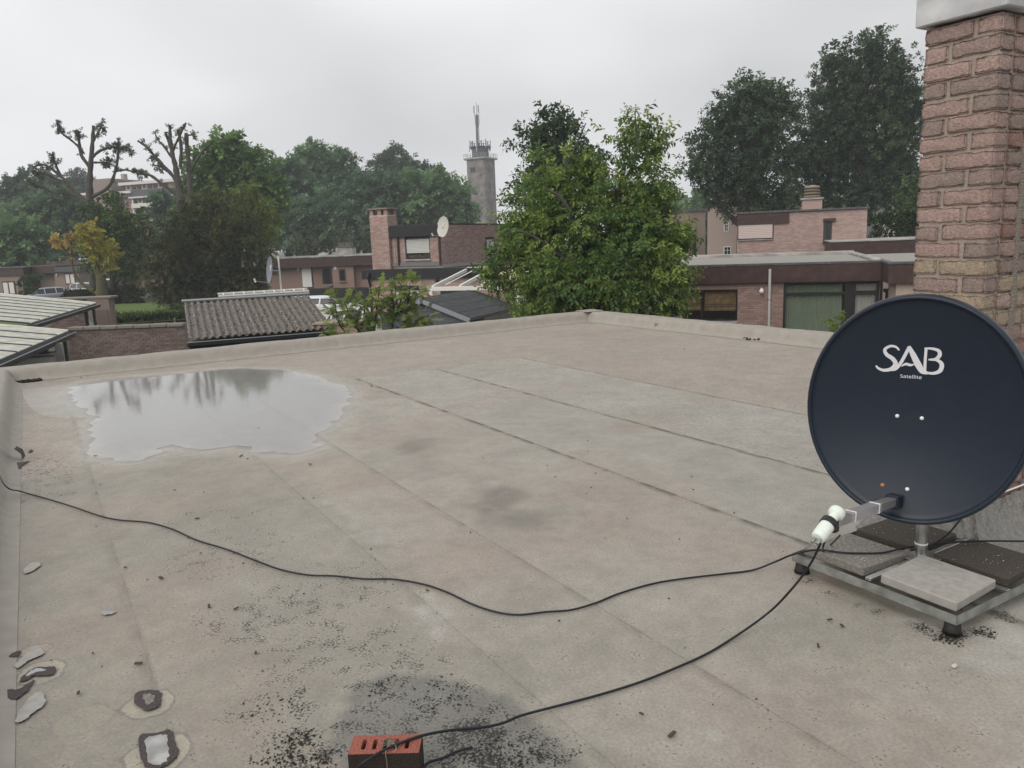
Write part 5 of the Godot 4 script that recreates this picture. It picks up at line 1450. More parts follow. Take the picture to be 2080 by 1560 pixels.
# stretcher bond; the first `single` bricks from the top are parts of their own, the rest one joined part
func bricks(t: Node, r: Rect2, holes: Array, xf: Transform3D, tones: Array, single: int, seed_: int, lenb := 0.21, course := 0.072, j := 0.011) -> void:
	var rr := RandomNumberGenerator.new()
	rr.seed = seed_
	var n := int(r.size.y / course)
	var made := 0
	var joined := []
	for m in tones:
		joined.append(MB.new())
	var unit := MB.new().box(Vector3.ZERO, Vector3.ONE).mesh()
	for c in range(n - 1, -1, -1):
		var y := r.position.y + (c + 0.5) * course
		var x := r.position.x - (lenb * 0.5 if c % 2 else 0.0)
		while x < r.end.x:
			var spans := [[maxf(x, r.position.x), minf(x + lenb - j, r.end.x)]]
			for h in holes:
				if y > h.position.y - 0.01 and y < h.end.y + 0.01:
					var next := []
					for s in spans:
						if h.end.x <= s[0] or h.position.x >= s[1]:
							next.append(s)
						else:
							if h.position.x - s[0] > 0.02:
								next.append([s[0], h.position.x])
							if s[1] - h.end.x > 0.02:
								next.append([h.end.x, s[1]])
					spans = next
			for s in spans:
				if s[1] - s[0] < 0.025:
					continue
				var size := Vector3(s[1] - s[0], course - j, 0.02)
				var p := Vector3((s[0] + s[1]) / 2, y, rr.randf_range(-0.005, -0.001))
				var k := rr.randi() % tones.size()
				if made < single:
					made += 1
					var o := MeshInstance3D.new()
					o.name = "brick"
					o.mesh = unit
					o.material_override = tones[k]
					t.add_child(o, true)
					o.transform = xf * Transform3D(Basis.from_scale(size), p)
				else:
					joined[k].box(xf * p, size, xf.basis)
			x += lenb
	for k in tones.size():
		if joined[k].v.size():
			part("brickwork", joined[k], tones[k], t, "stuff")

# a window or glazed door in an opening of a wall whose face is z = 0
func window(t: Node, r: Rect2, frame: Material, cols: Array, rows: Array, back: Material, bar := 0.06, depth := 0.09, called := "window") -> MeshInstance3D:
	var b := MB.new()
	var c := r.get_center()
	var z := -depth
	b.box(Vector3(r.position.x + bar / 2, c.y, z), Vector3(bar, r.size.y, 0.07))
	b.box(Vector3(r.end.x - bar / 2, c.y, z), Vector3(bar, r.size.y, 0.07))
	b.box(Vector3(c.x, r.end.y - bar / 2, z), Vector3(r.size.x - bar * 2, bar, 0.07))
	b.box(Vector3(c.x, r.position.y + bar / 2, z), Vector3(r.size.x - bar * 2, bar, 0.07))
	for k in cols:
		b.box(Vector3(lerpf(r.position.x, r.end.x, k), c.y, z), Vector3(bar, r.size.y - bar * 2, 0.062))
	for k in rows:
		b.box(Vector3(c.x, lerpf(r.position.y, r.end.y, k), z), Vector3(r.size.x - bar * 2, bar, 0.056))
	var w := part(called, b, frame, t)
	var edges := [0.0] + cols + [1.0]
	for i in edges.size() - 1:
		var x0 := lerpf(r.position.x, r.end.x, edges[i])
		var x1 := lerpf(r.position.x, r.end.x, edges[i + 1])
		bx("pane", Vector3((x0 + x1) / 2, c.y, z - 0.004), Vector3(x1 - x0 - bar, r.size.y - bar * 2, 0.006), M.pane, w)
	if back:
		bx("interior", Vector3(c.x, c.y, z - 1.6), Vector3(r.size.x + 0.6, r.size.y + 0.6, 0.02), back, w)
	return w

func curtain(t: Node, r: Rect2, z: float, m: Material, pleats: int, called := "curtain") -> void:
	var rows := []
	for y in [r.position.y, r.end.y]:
		var row := PackedVector3Array()
		for i in pleats * 8 + 1:
			var u := i / float(pleats * 8)
			row.append(Vector3(lerpf(r.position.x, r.end.x, u), y, z + 0.028 * sin(u * pleats * TAU + 0.9 * sin(u * 17.0))))
		rows.append(row)
	part(called, MB.new().sheet(rows, false, false), m, t)

func shutter(t: Node, r: Rect2, z: float, m: Material, slat := 0.055) -> void:
	var n := int(r.size.y / slat)
	var s := r.size.y / n
	for i in n:
		bx("shutter_slat", Vector3(r.get_center().x, r.position.y + (i + 0.5) * s, z), Vector3(r.size.x, s * 0.9, 0.012), m, t, 0.003)

func build_surroundings() -> void:
	mat("fascia_brown", 0.075, 0.036, 0.032, 0.6, "soft", 0.7)
	mat("fascia_black", 0.010, 0.012, 0.018, 0.55, "soft", 0.7)
	mat("zinc_edge", 0.16, 0.165, 0.17, 0.5, "soft", 1.0, "", 0.0, 0.3)
	mat("gravel_roof", 0.42, 0.40, 0.365, 0.9, "mottle", 0.8, "fine", 0.3)
	mat("dark_roof", 0.045, 0.047, 0.052, 0.75, "soft", 0.8)
	mat("mortar_pale", 0.72, 0.65, 0.59, 0.95, "grain", 1.0)
	mat("mortar_dull", 0.36, 0.29, 0.255, 0.95, "grain", 1.0)
	for q in [["rose", 0.507, 0.342, 0.301], ["rose2", 0.448, 0.295, 0.260], ["rose3", 0.566, 0.395, 0.348], ["pink", 0.64, 0.46, 0.415], ["pink2", 0.58, 0.41, 0.37], ["pink3", 0.70, 0.52, 0.47], ["plum", 0.25, 0.19, 0.17], ["plum2", 0.205, 0.155, 0.14], ["plum3", 0.30, 0.23, 0.205], ["red", 0.582, 0.392, 0.347], ["red2", 0.504, 0.330, 0.291], ["red3", 0.672, 0.482, 0.431]]:
		mat(q[0], q[1], q[2], q[3], 0.92, "mottle", 2.0)
	mat("light_brick_wall", 0.598, 0.483, 0.425, 0.92, "mottle", 2.2)
	mat("dull_wall", 0.374, 0.292, 0.253, 0.92, "mottle", 1.5)
	mat("far_wall", 0.425, 0.287, 0.247, 0.92, "mottle", 1.0)
	mat("soldier", 0.48, 0.34, 0.26, 0.92, "mottle", 3.0)
	mat("frame_dark", 0.010, 0.009, 0.010, 0.5)
	mat("frame_brown", 0.045, 0.022, 0.018, 0.5)
	mat("frame_white", 0.72, 0.71, 0.69, 0.5)
	mat("room_dark", 0.24, 0.22, 0.20, 0.9)
	mat("blind_tan", 0.50, 0.34, 0.16, 0.85, "soft", 1.0)
	mat("net_curtain", 0.62, 0.61, 0.58, 0.9)
	mat("green_curtain", 0.33, 0.41, 0.315, 0.9)
	mat("shutter_grey", 0.50, 0.51, 0.48, 0.6)
	mat("shutter_rose", 0.56, 0.47, 0.44, 0.6)
	mat("pvc", 0.50, 0.49, 0.48, 0.5)
	mat("concrete", 0.29, 0.265, 0.245, 0.9, "soft", 0.12, "", 0.0)
	mat("concrete_pale", 0.50, 0.48, 0.45, 0.9, "soft", 0.3)
	mat("coping", 0.30, 0.275, 0.235, 0.95, "mottle", 1.5, "bump", 0.6)
	mat("coping_tan", 0.42, 0.35, 0.27, 0.95, "mottle", 1.5)
	mat("white_band", 0.60, 0.58, 0.54, 0.8)
	mat("slate", 0.12, 0.125, 0.135, 0.7, "mottle", 1.0)
	mat("slate_pale", 0.24, 0.25, 0.26, 0.8, "mottle", 1.0)
	mat("opal", 0.75, 0.74, 0.72, 0.3)
	mat("car_silver", 0.34, 0.37, 0.43, 0.35, "", 1.0, "", 0.0, 0.6)
	mat("car_white", 0.66, 0.67, 0.69, 0.35)
	mat("car_black", 0.012, 0.012, 0.014, 0.35)
	mat("car_glass", 0.015, 0.02, 0.026, 0.08)
	mat("tail_red", 0.28, 0.012, 0.012, 0.3)
	mat("panel_cream", 0.66, 0.65, 0.53, 0.35, "soft", 0.6)
	mat("alu_dark", 0.045, 0.05, 0.055, 0.5)
	mat("alu_grey", 0.28, 0.29, 0.30, 0.45, "", 1.0, "", 0.0, 0.4)
	mat("white_paint", 0.68, 0.67, 0.63, 0.5)
	mat("canvas", 0.62, 0.52, 0.36, 0.85)
	mat("fibre_cement", 0.21, 0.185, 0.165, 0.95, "mottle", 2.0, "bump", 0.8)
	mat("lichen", 0.36, 0.36, 0.32, 0.95)
	mat("lichen_dark", 0.035, 0.032, 0.026, 0.95)
	mat("felt_roof", 0.065, 0.07, 0.074, 0.85, "soft", 0.8, "fine", 0.2)
	mat("shed_board", 0.13, 0.15, 0.185, 0.8, "mottle", 1.5)
	mat("shed_board2", 0.15, 0.17, 0.205, 0.8, "mottle", 1.3)
	mat("shed_trim", 0.24, 0.255, 0.285, 0.7)
	mat("toy_red", 0.5, 0.06, 0.05, 0.5)
	mat("toy_blue", 0.02, 0.05, 0.25, 0.5)
	mat("dish_grey", 0.17, 0.18, 0.21, 0.5)
	mat("dish_white", 0.56, 0.55, 0.50, 0.5)
	glass("pane", 0.02, 0.02, 0.022, 0.12)
	prepare_foliage()
	build_right_house()
	build_mid_house()
	build_far_houses()
	build_tower()
	build_left_yard()
	build_sheds()
	build_cars()
	build_trees()
	build_hedges()

func build_right_house() -> void:
	var t := thing("brick_bungalow", "pinkish brick bungalow with brown fascia, green curtained glass doors and white downpipe", "house", Vector3(8.683, 0, -25), -0.314)
	var yt: float = Vector2(0.124, 0.384).y
	var yb: float = Vector2(0.137, -0.154).y
	var xl: float = Vector2(-5.502, 0.172).x
	var xr: float = Vector2(2.812, -0.014).x
	var win := Rect2(-3.125, -1.372, 1.749, 1.011)
	var door := Rect2(0.018, -1.206, 2.784, 0.98)
	door = Rect2(door.position.x, GROUND + 0.1, door.size.x, yb - GROUND - 0.12)
	var wall := Rect2(xl, GROUND, xr - xl, yb - GROUND)
	part("wall", holed(wall, [win, door], -0.3, -0.012), M.mortar_dull, t)
	bricks(t, Rect2(Vector2(-3.381, -0.52).x, Vector2(-0.417, -1.985).y, xr - Vector2(-3.381, -0.52).x, yb - Vector2(-0.417, -1.985).y), [win.grow_individual(0, 0, 0, 0.16), door], Transform3D.IDENTITY, [M.rose, M.rose2, M.rose3], 300, 1)
	# soldier course over the window
	var sx := win.position.x
	while sx < win.end.x:
		bx("soldier_brick", Vector3(sx + 0.03, win.end.y + 0.085, 0.0), Vector3(0.056, 0.15, 0.022), M.soldier, t)
		sx += 0.067
	var w := window(t, win, M.frame_dark, [0.36], [], M.room_dark, 0.055)
	for q in [[0.03, 0.33, 0.36], [0.40, 0.97, 0.34]]:
		bx("roller_blind", Vector3(lerpf(win.position.x, win.end.x, (q[0] + q[1]) / 2), lerpf(win.position.y, win.end.y, (1.0 + q[2]) / 2) - 0.02, -0.16), Vector3(win.size.x * (q[1] - q[0]), win.size.y * (1.0 - q[2]), 0.01), M.blind_tan, w)
	for q in [[0.40, 0.97, 0.52], [0.03, 0.33, 0.56], [0.40, 0.97, 0.45]]:
		bx("blind_rail", Vector3(lerpf(win.position.x, win.end.x, (q[0] + q[1]) / 2), lerpf(win.position.y, win.end.y, q[2]), -0.15), Vector3(win.size.x * (q[1] - q[0]), 0.015, 0.012), M.frame_brown, w)
	bx("window_sill", Vector3(win.get_center().x, win.position.y - 0.03, 0.02), Vector3(win.size.x + 0.04, 0.06, 0.12), M.concrete_pale, w, 0.005)
	# glazed doors
	var d := window(t, door, M.frame_dark, [0.66, 0.74], [0.86], M.room_dark, 0.07, 0.09, "glass_door")
	var k := door.position.x
	curtain(d, Rect2(k + 0.05, door.position.y, door.size.x * 0.61, door.size.y - 0.08), -0.2, M.green_curtain, 26)
	curtain(d, Rect2(k + door.size.x * 0.76, door.position.y, door.size.x * 0.21, door.size.y - 0.08), -0.2, M.net_curtain, 9)
	bx("door_rail", Vector3(k + door.size.x * 0.87, door.end.y - 0.34, -0.085), Vector3(door.size.x * 0.25, 0.10, 0.08), M.frame_dark, d)
	bx("door_post", Vector3(k + door.size.x * 0.70, door.get_center().y, -0.085), Vector3(door.size.x * 0.07, door.size.y - 0.14, 0.075), M.frame_dark, d)
	# fascia, edge trim, roof
	var fh := yt - yb
	bx("fascia", Vector3((xl + xr) / 2, (yt + yb) / 2, 0.03), Vector3(xr - xl, fh, 0.24), M.fascia_brown, t)
	bx("edge_trim", Vector3((xl + xr) / 2, yt + 0.035, 0.035), Vector3(xr - xl + 0.02, 0.07, 0.27), M.zinc_edge, t, 0.006)
	bx("roof", Vector3((xl + xr) / 2, yt + 0.005, -4.1), Vector3(xr - xl, 0.06, 8.0), M.gravel_roof, t)
	bx("rear_kerb", Vector3((xl + xr) / 2, yt + 0.09, -8.0), Vector3(xr - xl, 0.16, 0.25), M.concrete_pale, t, 0.03)
	bx("side_kerb", Vector3(xr - 0.1, yt + 0.08, -4.0), Vector3(0.22, 0.11, 7.7), M.concrete_pale, t, 0.03)
	# forward wing
	var wx := xr + 2.2
	bx("wing_fascia", Vector3(xr + 2.2 + 0.005, (yt + yb) / 2 - 0.002, 0.72), Vector3(4.4, fh, 1.62), M.fascia_brown, t)
	bx("wing_trim", Vector3(xr + 2.2, yt + 0.036, 0.72), Vector3(4.44, 0.07, 1.68), M.zinc_edge, t, 0.006)
	bx("wing_roof", Vector3(xr + 2.2, yt + 0.078, -2.0), Vector3(4.2, 0.02, 6.9), M.gravel_roof, t)
	bx("wing_wall", Vector3(xr + 2.35, (GROUND + yb) / 2, 0.6), Vector3(4.2, yb - GROUND, 1.5), M.light_brick_wall, t)
	bx("rear_wall", Vector3((xl + xr) / 2, (GROUND + yb) / 2, -7.8), Vector3(xr - xl, yb - GROUND, 0.3), M.dull_wall, t)
	bx("left_wall", Vector3(xl + 0.15, (GROUND + yb) / 2, -4.0), Vector3(0.3, yb - GROUND, 7.4), M.dull_wall, t)
	bx("right_wall", Vector3(xr - 0.15, (GROUND + yb) / 2, -4.0), Vector3(0.28, yb - GROUND, 7.4), M.dull_wall, t)
	# downpipe, lamp, spout
	var dp: float = Vector2(-0.401, -0.564).x
	var pipe := part("downpipe", MB.new().tube([Vector3(dp, yb + fh * 0.8, 0.21), Vector3(dp, yb - 0.3, 0.2), Vector3(dp, GROUND + 0.05, 0.12)], 0.042, 12), M.pvc, t)
	bx("pipe_clip", Vector3(dp, Vector2(-0.398, -0.689).y, 0.17), Vector3(0.11, 0.025, 0.12), M.frame_dark, pipe)
	var lp := Vector2(-0.642, -0.42)
	var lamp := part("wall_lamp", MB.new().lathe([Vector2(0.0001, -0.085), Vector2(0.05, -0.07), Vector2(0.08, -0.02), Vector2(0.075, 0.03), Vector2(0.045, 0.06), Vector2(0.04, 0.09), Vector2(0.0001, 0.09)], 18, Transform3D(Basis.IDENTITY, Vector3(lp.x, lp.y, 0.11))), M.opal, t)
	bx("lamp_foot", Vector3(lp.x, lp.y + 0.08, 0.03), Vector3(0.05, 0.05, 0.07), M.pvc, lamp)
	var sp := Vector2(-3.158, -0.04)
	bx("overflow_spout", Vector3(sp.x, sp.y, 0.18), Vector3(0.1, 0.08, 0.1), M.zinc_edge, t, 0.01)
	# low screen wall with sloping concrete cap
	var a := Vector3(12.164, -0.5, -25.234)
	var b := Vector3(10.699, -0.5, -20.657)
	var sw := thing("screen_wall", "low brick screen wall with tan concrete cap beside the glass doors", "wall", Vector3(a.x, 0, a.z), atan2(-(b.z - a.z), b.x - a.x))
	var L := Vector2(a.x, a.z).distance_to(Vector2(b.x, b.z))
	bx("wall", Vector3(L / 2, (GROUND - 0.6) / 2, 0), Vector3(L, -0.6 - GROUND, 0.2), M.light_brick_wall, sw)
	bx("cap", Vector3(L / 2, -0.55, 0), Vector3(L + 0.05, 0.1, 0.34), M.coping_tan, sw, 0.01)
	# small yellow green bush before the doors
	var bb := Vector3(7.531, -1.173, -18)
	tree("bright_shrub", "yellow green bushy shrub before the green curtained doors", Vector3(bb.x, GROUND, bb.z), Vector3(7.519, -0.829, -18), 0.03, [[7.518, -0.807, -18, 0.225, 1], [7.413, -1.054, -18, 0.225, 1], [7.664, -1.063, -18, 0.247, 1], [7.399, -0.654, -18, 0.09, 1], [7.681, -0.631, -18, 0.09, 1]], "box", 60.0, Vector3(0.09, 0.14, 0.03), Vector3(0.17, 0.22, 0.04), 81, "", 6, 0.1, 0.8)

	# two-storey pink house behind
	var p := thing("pink_brick_house", "two storey pink brick house with a brown band and closed shutter", "house", Vector3(14.11, 0, -40), -0.297)
	var top: float = Vector2(-0.069, 2.322).y
	var lx: float = Vector2(-2.486, 1.465).x
	var px1: float = Vector2(3.582, 1.228).x
	var dx := 7.0
	bx("core", Vector3((lx + px1) / 2, (GROUND + top) / 2, -dx / 2 - 0.012), Vector3(px1 - lx, top - GROUND - 0.02, dx - 0.05), M.mortar_pale, p)
	var bw := Rect2(-2.414, 1.087, 1.642, 0.685)
	var side := Transform3D.IDENTITY
	var nw := Rect2(1.633, 0.77, 0.363, 1.027)
	bricks(p, Rect2(lx, 0.2, px1 - lx, top - 0.2), [bw.grow(0.02), nw.grow(0.02)], Transform3D(Basis.IDENTITY, Vector3(0, 0, 0.028)), [M.pink, M.pink2, M.pink3], 0, 2)
	bx("brown_band", Vector3(lx / 2 + 0.0, top - 0.28, 0.05), Vector3(-lx, 0.56, 0.1), M.fascia_brown, p)
	bx("roof_edge", Vector3((lx + px1) / 2, top + 0.04, -dx / 2 + 0.05), Vector3(px1 - lx + 0.16, 0.09, dx + 0.2), M.zinc_edge, p, 0.01)
	var wn := bx("window_box", Vector3(bw.get_center().x, bw.get_center().y, 0.03), Vector3(bw.size.x + 0.1, bw.size.y + 0.12, 0.06), M.frame_brown, p)
	bx("sill", Vector3(bw.get_center().x, bw.position.y - 0.08, 0.07), Vector3(bw.size.x + 0.1, 0.04, 0.1), M.concrete_pale, wn)
	shutter(wn, bw, 0.068, M.shutter_rose, 0.08)
	var nn := bx("narrow_window", side * Vector3(nw.get_center().x, nw.get_center().y, 0.012), Vector3(nw.size.x, nw.size.y, 0.05), M.frame_brown, p)
	bx("pane", side * Vector3(nw.get_center().x + 0.02, nw.get_center().y, 0.04), Vector3(nw.size.x * 0.6, nw.size.y - 0.15, 0.012), M.car_glass, nn)
	bx("lintel_box", side * Vector3(nw.get_center().x + 0.06, nw.end.y + 0.06, 0.08), Vector3(nw.size.x + 0.2, 0.14, 0.16), M.frame_brown, nn)
	bx("sill", side * Vector3(nw.get_center().x, nw.position.y - 0.03, 0.08), Vector3(nw.size.x + 0.1, 0.05, 0.14), M.zinc_edge, nn)
	# chimney with stepped round cowl
	var ch := Vector3(Vector2(0.966, 2.286).x + 0.25, top, -2.6)
	var cb := part("chimney", MB.new().box(ch + Vector3(0, 0.3, 0), Vector3(0.95, 0.6, 0.95)), M.pink2, p)
	bx("chimney_slab", ch + Vector3(0, 0.66, 0), Vector3(1.1, 0.1, 1.1), M.concrete_pale, cb, 0.01)
	for i in 4:
		part("cowl_ring", MB.new().lathe([Vector2(0.0001, 0.0), Vector2(0.42 - i * 0.012, 0.0), Vector2(0.42 - i * 0.014, 0.1), Vector2(0.36 if i == 3 else 0.40, 0.14 if i == 3 else 0.105), Vector2(0.0001, 0.2 if i == 3 else 0.105)], 16, Transform3D(Basis.IDENTITY, ch + Vector3(0, 0.72 + i * 0.15, 0))), M.coping_tan, cb)
	part("cowl_core", MB.new().tube([ch + Vector3(0, 0.7, 0), ch + Vector3(0, 1.2, 0)], 0.34, 12), M.coping_tan, cb)

	# low garage block with brown fascia
	var g := thing("garage_block", "low flat roofed block with brown fascia beside the pink house", "garage", Vector3(15.788, 0, -35), -0.314)
	var gt: float = Vector2(0.185, 0.824).y
	var gb: float = Vector2(0.207, 0.291).y
	var gx: float = Vector2(-1.432, 0.665).x
	bx("fascia", Vector3(gx + 4.0, (gt + gb) / 2, -3.0), Vector3(8.0, gt - gb, 6.0), M.fascia_brown, g)
	bx("roof_edge", Vector3(gx + 4.0, gt + 0.03, -3.0), Vector3(8.1, 0.06, 6.1), M.concrete_pale, g, 0.01)
	bx("wall", Vector3(gx + 4.0, (GROUND + gb) / 2, -3.1), Vector3(7.8, gb - GROUND, 5.8), M.dull_wall, g)

	# gabled house and its flat neighbour
	var h := thing("gabled_house", "pale brick gabled house with white framed windows behind the bungalow", "house", Vector3(18.251, 0, -68), -0.436)
	var e0: float = Vector2(-1.157, 1.536).x
	var e1: float = Vector2(1.505, 1.434).x
	var ye: float = Vector2(-1.169, 3.266).y
	var ya: float = Vector2(0.09, 4.663).y
	var wa := Rect2(0.221, 1.476, 0.387, 0.879)
	var wb := Rect2(0.223, -0.753, 0.614, 0.971)
	var poly := PackedVector2Array([Vector2(e0, GROUND), Vector2(e1, GROUND), Vector2(e1, ye), Vector2((e0 + e1) / 2, ya), Vector2(e0, ye)])
	part("gable_wall", MB.new().extrude(poly, 0.3, Transform3D(Basis.IDENTITY, Vector3(0, 0, -0.3))), M.light_brick_wall, h)
	bx("side_wall", Vector3(e1 - 0.15, (GROUND + ye) / 2, -4.3), Vector3(0.3, ye - GROUND, 7.98), M.light_brick_wall, h)
	for s in [-1.0, 1.0]:
		var m0 := Vector3((e0 + e1) / 2, ya + 0.05, 0)
		var m1 := Vector3(e1 if s > 0 else e0, ye + 0.02, 0)
		var dirv := (m1 - m0).normalized()
		bx("roof_slope", (m0 + m1) / 2 + dirv * 0.1 + Vector3(0, 0.06, -4.2), Vector3(m0.distance_to(m1) + 0.3, 0.08, 8.6), M.slate, h, 0.0, Basis(dirv, Vector3.BACK.cross(dirv), Vector3.BACK))
	for r in [wa, wb]:
		var f := MB.new()
		var cc: Vector2 = r.get_center()
		f.box(Vector3(r.position.x + 0.03, cc.y, 0.01), Vector3(0.06, r.size.y, 0.05)).box(Vector3(r.end.x - 0.03, cc.y, 0.01), Vector3(0.06, r.size.y, 0.05)).box(Vector3(cc.x, r.end.y - 0.03, 0.01), Vector3(r.size.x - 0.12, 0.06, 0.05)).box(Vector3(cc.x, r.position.y + 0.03, 0.01), Vector3(r.size.x - 0.12, 0.06, 0.05)).box(Vector3(cc.x, cc.y, 0.012), Vector3(0.03, r.size.y - 0.12, 0.03))
		for q in [0.33, 0.66]:
			f.box(Vector3(cc.x, lerpf(r.position.y, r.end.y, q), 0.008), Vector3(r.size.x - 0.12, 0.03, 0.03))
		var fr := part("window", f, M.frame_white, h)
		bx("pane", Vector3(cc.x, cc.y, 0.002), Vector3(r.size.x - 0.1, r.size.y - 0.1, 0.008), M.car_glass, fr)
	var n := thing("flat_house", "dull brick flat roofed house with a dark slit window beside the gabled house", "house", Vector3(10.748, 1.545, -45) * Vector3(1, 0, 1), 0.3)
	var hw: float = 0.45
	var tp: float = Vector3(10.771, 2.653, -45).y
	bx("wall", Vector3(0, (GROUND + tp) / 2, -2.5), Vector3(hw * 2.2, tp - GROUND, 5), M.dull_wall, n)
	bx("roof_edge", Vector3(0, tp + 0.06, -2.5), Vector3(hw * 2.2 + 0.15, 0.14, 5.15), M.zinc_edge, n)
	var sl := bx("slit_window", Vector3(-0.22, Vector3(10.53, 0.872, -45).y, 0.02), Vector3(0.2, 1.6, 0.06), M.frame_dark, n)
	bx("pane", Vector3(-0.22, Vector3(10.53, 0.872, -45).y, 0.052), Vector3(0.12, 1.45, 0.006), M.car_glass, sl)

	# grey house with white gable far behind
	var q := thing("grey_house", "distant grey roofed house with a white gable beside the tall tree", "house", Vector3(37.461, 1.612, -80) * Vector3(1, 0, 1), -0.3)
	var s2: float = 3
	var y0: float = Vector3(37.364, 3.679, -80).y
	var y1: float = Vector3(37.499, 0.789, -80).y
	bx("roof_wall", Vector3(-0.4, (y0 + GROUND) / 2, -3), Vector3(s2, y0 - GROUND, 4), M.slate_pale, q)
	var gp := PackedVector2Array([Vector2(-0.3, GROUND), Vector2(1.3, GROUND), Vector2(1.3, y1 + 0.9), Vector2(0.8, y1 + 1.35), Vector2(-0.3, y1 + 1.35)])
	part("white_gable", MB.new().extrude(gp, 0.5, Transform3D(Basis.IDENTITY, Vector3(0, 0, -0.9))), M.white_paint, q)
	for i in 4:
		bx("window", Vector3(-0.1 + i * 0.27, y1 + 1.1, -0.38), Vector3(0.2, 0.75, 0.05), M.car_glass, q)
	bx("roof_light", Vector3(-0.7, y0 - 1.3, -0.98), Vector3(0.35, 0.5, 0.05), M.frame_white, q)

func build_mid_house() -> void:
	var t := thing("brick_house", "two storey brick house with black fascia and white shuttered window", "house", Vector3(-2.805, 0, -34.5), -0.436)
	var inv := t.transform.affine_inverse()
	var lowT: float = Vector2(-1.214, 0.552).y
	var top: float = Vector2(-1.098, 2.245).y
	var xl: float = Vector2(-2.531, 1.403).x
	var tones := [M.red, M.red2, M.red3]
	var win := Rect2(-1.857, 0.799, 1.277, 0.986)
	part("upper_wall", holed(Rect2(xl, lowT - 0.4, -xl, top - lowT + 0.4), [win], -0.3, -0.012), M.mortar_pale, t)
	bricks(t, Rect2(xl, lowT, -xl, top - 0.3 - lowT), [win.grow(0.01)], Transform3D.IDENTITY, tones, 0, 11, 0.22, 0.075, 0.019)
	var side := Transform3D(Basis(Vector3.FORWARD, Vector3.UP, Vector3.RIGHT), Vector3.ZERO)
	var L := 9.0
	bx("side_wall", Vector3(-0.162, (lowT - 0.4 + top) / 2, -L / 2 - 0.3), Vector3(0.3, top - lowT + 0.4, L - 0.02), M.mortar_pale, t)
	var sw := Rect2(4.272, 0.651, 0.864, 1.009)
	bricks(t, Rect2(0, lowT, L, top - lowT), [sw], side, tones, 0, 12, 0.22, 0.075, 0.019)
	var sf := bx("side_window", side * Vector3(sw.get_center().x, sw.get_center().y, 0.0), Vector3(0.05, sw.size.y, sw.size.x), M.frame_dark, t)
	bx("side_shutter", side * Vector3(sw.get_center().x, sw.get_center().y - 0.06, 0.032), Vector3(0.02, sw.size.y - 0.14, sw.size.x - 0.12), M.shutter_grey, sf)
	bx("left_wall", Vector3(xl + 0.15, (lowT + top) / 2, -L / 2), Vector3(0.28, top - lowT, L - 0.7), M.dull_wall, t)
	bx("rear_wall", Vector3(xl / 2, (lowT + top) / 2, -L + 0.3), Vector3(-xl - 0.7, top - lowT, 0.2), M.dull_wall, t)
	bx("flat_roof", Vector3(xl / 2 - 0.1, top + 0.02, -L / 2), Vector3(-xl + 0.26, 0.05, L + 0.1), M.dark_roof, t)
	var fb: float = Vector2(-1.13, 1.783).y
	bx("black_fascia", Vector3(xl / 2 - 0.02, (top + fb) / 2, 0.06), Vector3(-xl - 0.05, top - fb, 0.2), M.fascia_black, t)
	# shuttered window
	var w := window(t, win, M.frame_dark, [], [0.3], M.room_dark, 0.075)
	shutter(w, Rect2(win.position.x + 0.06, win.position.y + win.size.y * 0.27, win.size.x - 0.12, win.size.y * 0.6), -0.05, M.shutter_grey)
	bx("sill", Vector3(win.get_center().x, win.position.y - 0.035, 0.03), Vector3(win.size.x + 0.05, 0.05, 0.14), M.concrete_pale, w)
	for x in [Vector2(-2.171, 1.392).x, Vector2(-0.073, 1.327).x]:
		part("downpipe", MB.new().tube([Vector3(x, fb + 0.1, 0.07), Vector3(x, lowT, 0.07)], 0.05, 8), M.frame_brown, t)
	part("conduit", MB.new().tube([Vector3(Vector2(-2.376, 1.399).x, fb, 0.03), Vector3(Vector2(-2.376, 1.399).x, lowT, 0.03)], 0.015, 6), M.pvc, t)
	# chimney
	var c0: float = Vector2(-3.497, 1.433).x
	var c1: float = Vector2(-2.557, 1.404).x
	var ct: float = Vector2(-2.89, 2.769).y
	var dz := 0.75
	bx("chimney_core", Vector3((c0 + c1) / 2, (lowT - 0.5 + ct) / 2, 0.18 - dz / 2), Vector3(c1 - c0 - 0.02, ct - lowT + 0.5, dz - 0.02), M.mortar_pale, t)
	bricks(t, Rect2(c0, lowT - 0.3, c1 - c0, ct - lowT + 0.3), [], Transform3D(Basis.IDENTITY, Vector3(0, 0, 0.18)), tones, 0, 13, 0.22, 0.075, 0.019)
	bricks(t, Rect2(-0.18, lowT - 0.3, dz, ct - lowT + 0.3), [], Transform3D(side.basis, Vector3(c1, 0, 0)), tones, 0, 14, 0.22, 0.075, 0.019)
	var hd := bx("chimney_head", Vector3((c0 + c1) / 2, ct + 0.27, 0.18 - dz / 2), Vector3(c1 - c0 + 0.14, 0.07, dz + 0.14), M.coping, t, 0.01)
	for sx in [c0 + 0.11, (c0 + c1) / 2 + 0.05, c1 - 0.1]:
		for sz in [0.09, 0.18 - dz + 0.1]:
			bx("head_pier", Vector3(sx, ct + 0.115, sz), Vector3(0.18, 0.23, 0.16), M.red2, hd)
	bx("flue", Vector3((c0 + c1) / 2, ct + 0.1, 0.18 - dz / 2), Vector3((c1 - c0) * 0.4, 0.22, dz * 0.3), M.red2, hd)
	# lower storey
	var lo := Node3D.new()
	lo.name = "lower_storey"
	var wx := Transform3D(Basis(Vector3.UP, deg_to_rad(-25)), Vector3(-3.329, 0.135, -33.3) * Vector3(1, 0, 1))
	var d := inv * wx
	var a := MB.new()
	var yt: float = Vector2(0.019, 0.421).y
	var yb: float = Vector2(-0.007, 0.022).y
	var x0: float = Vector2(-3.345, 0.272).x
	var x1 := x0 + 10.5
	var dz2 := d.origin.z
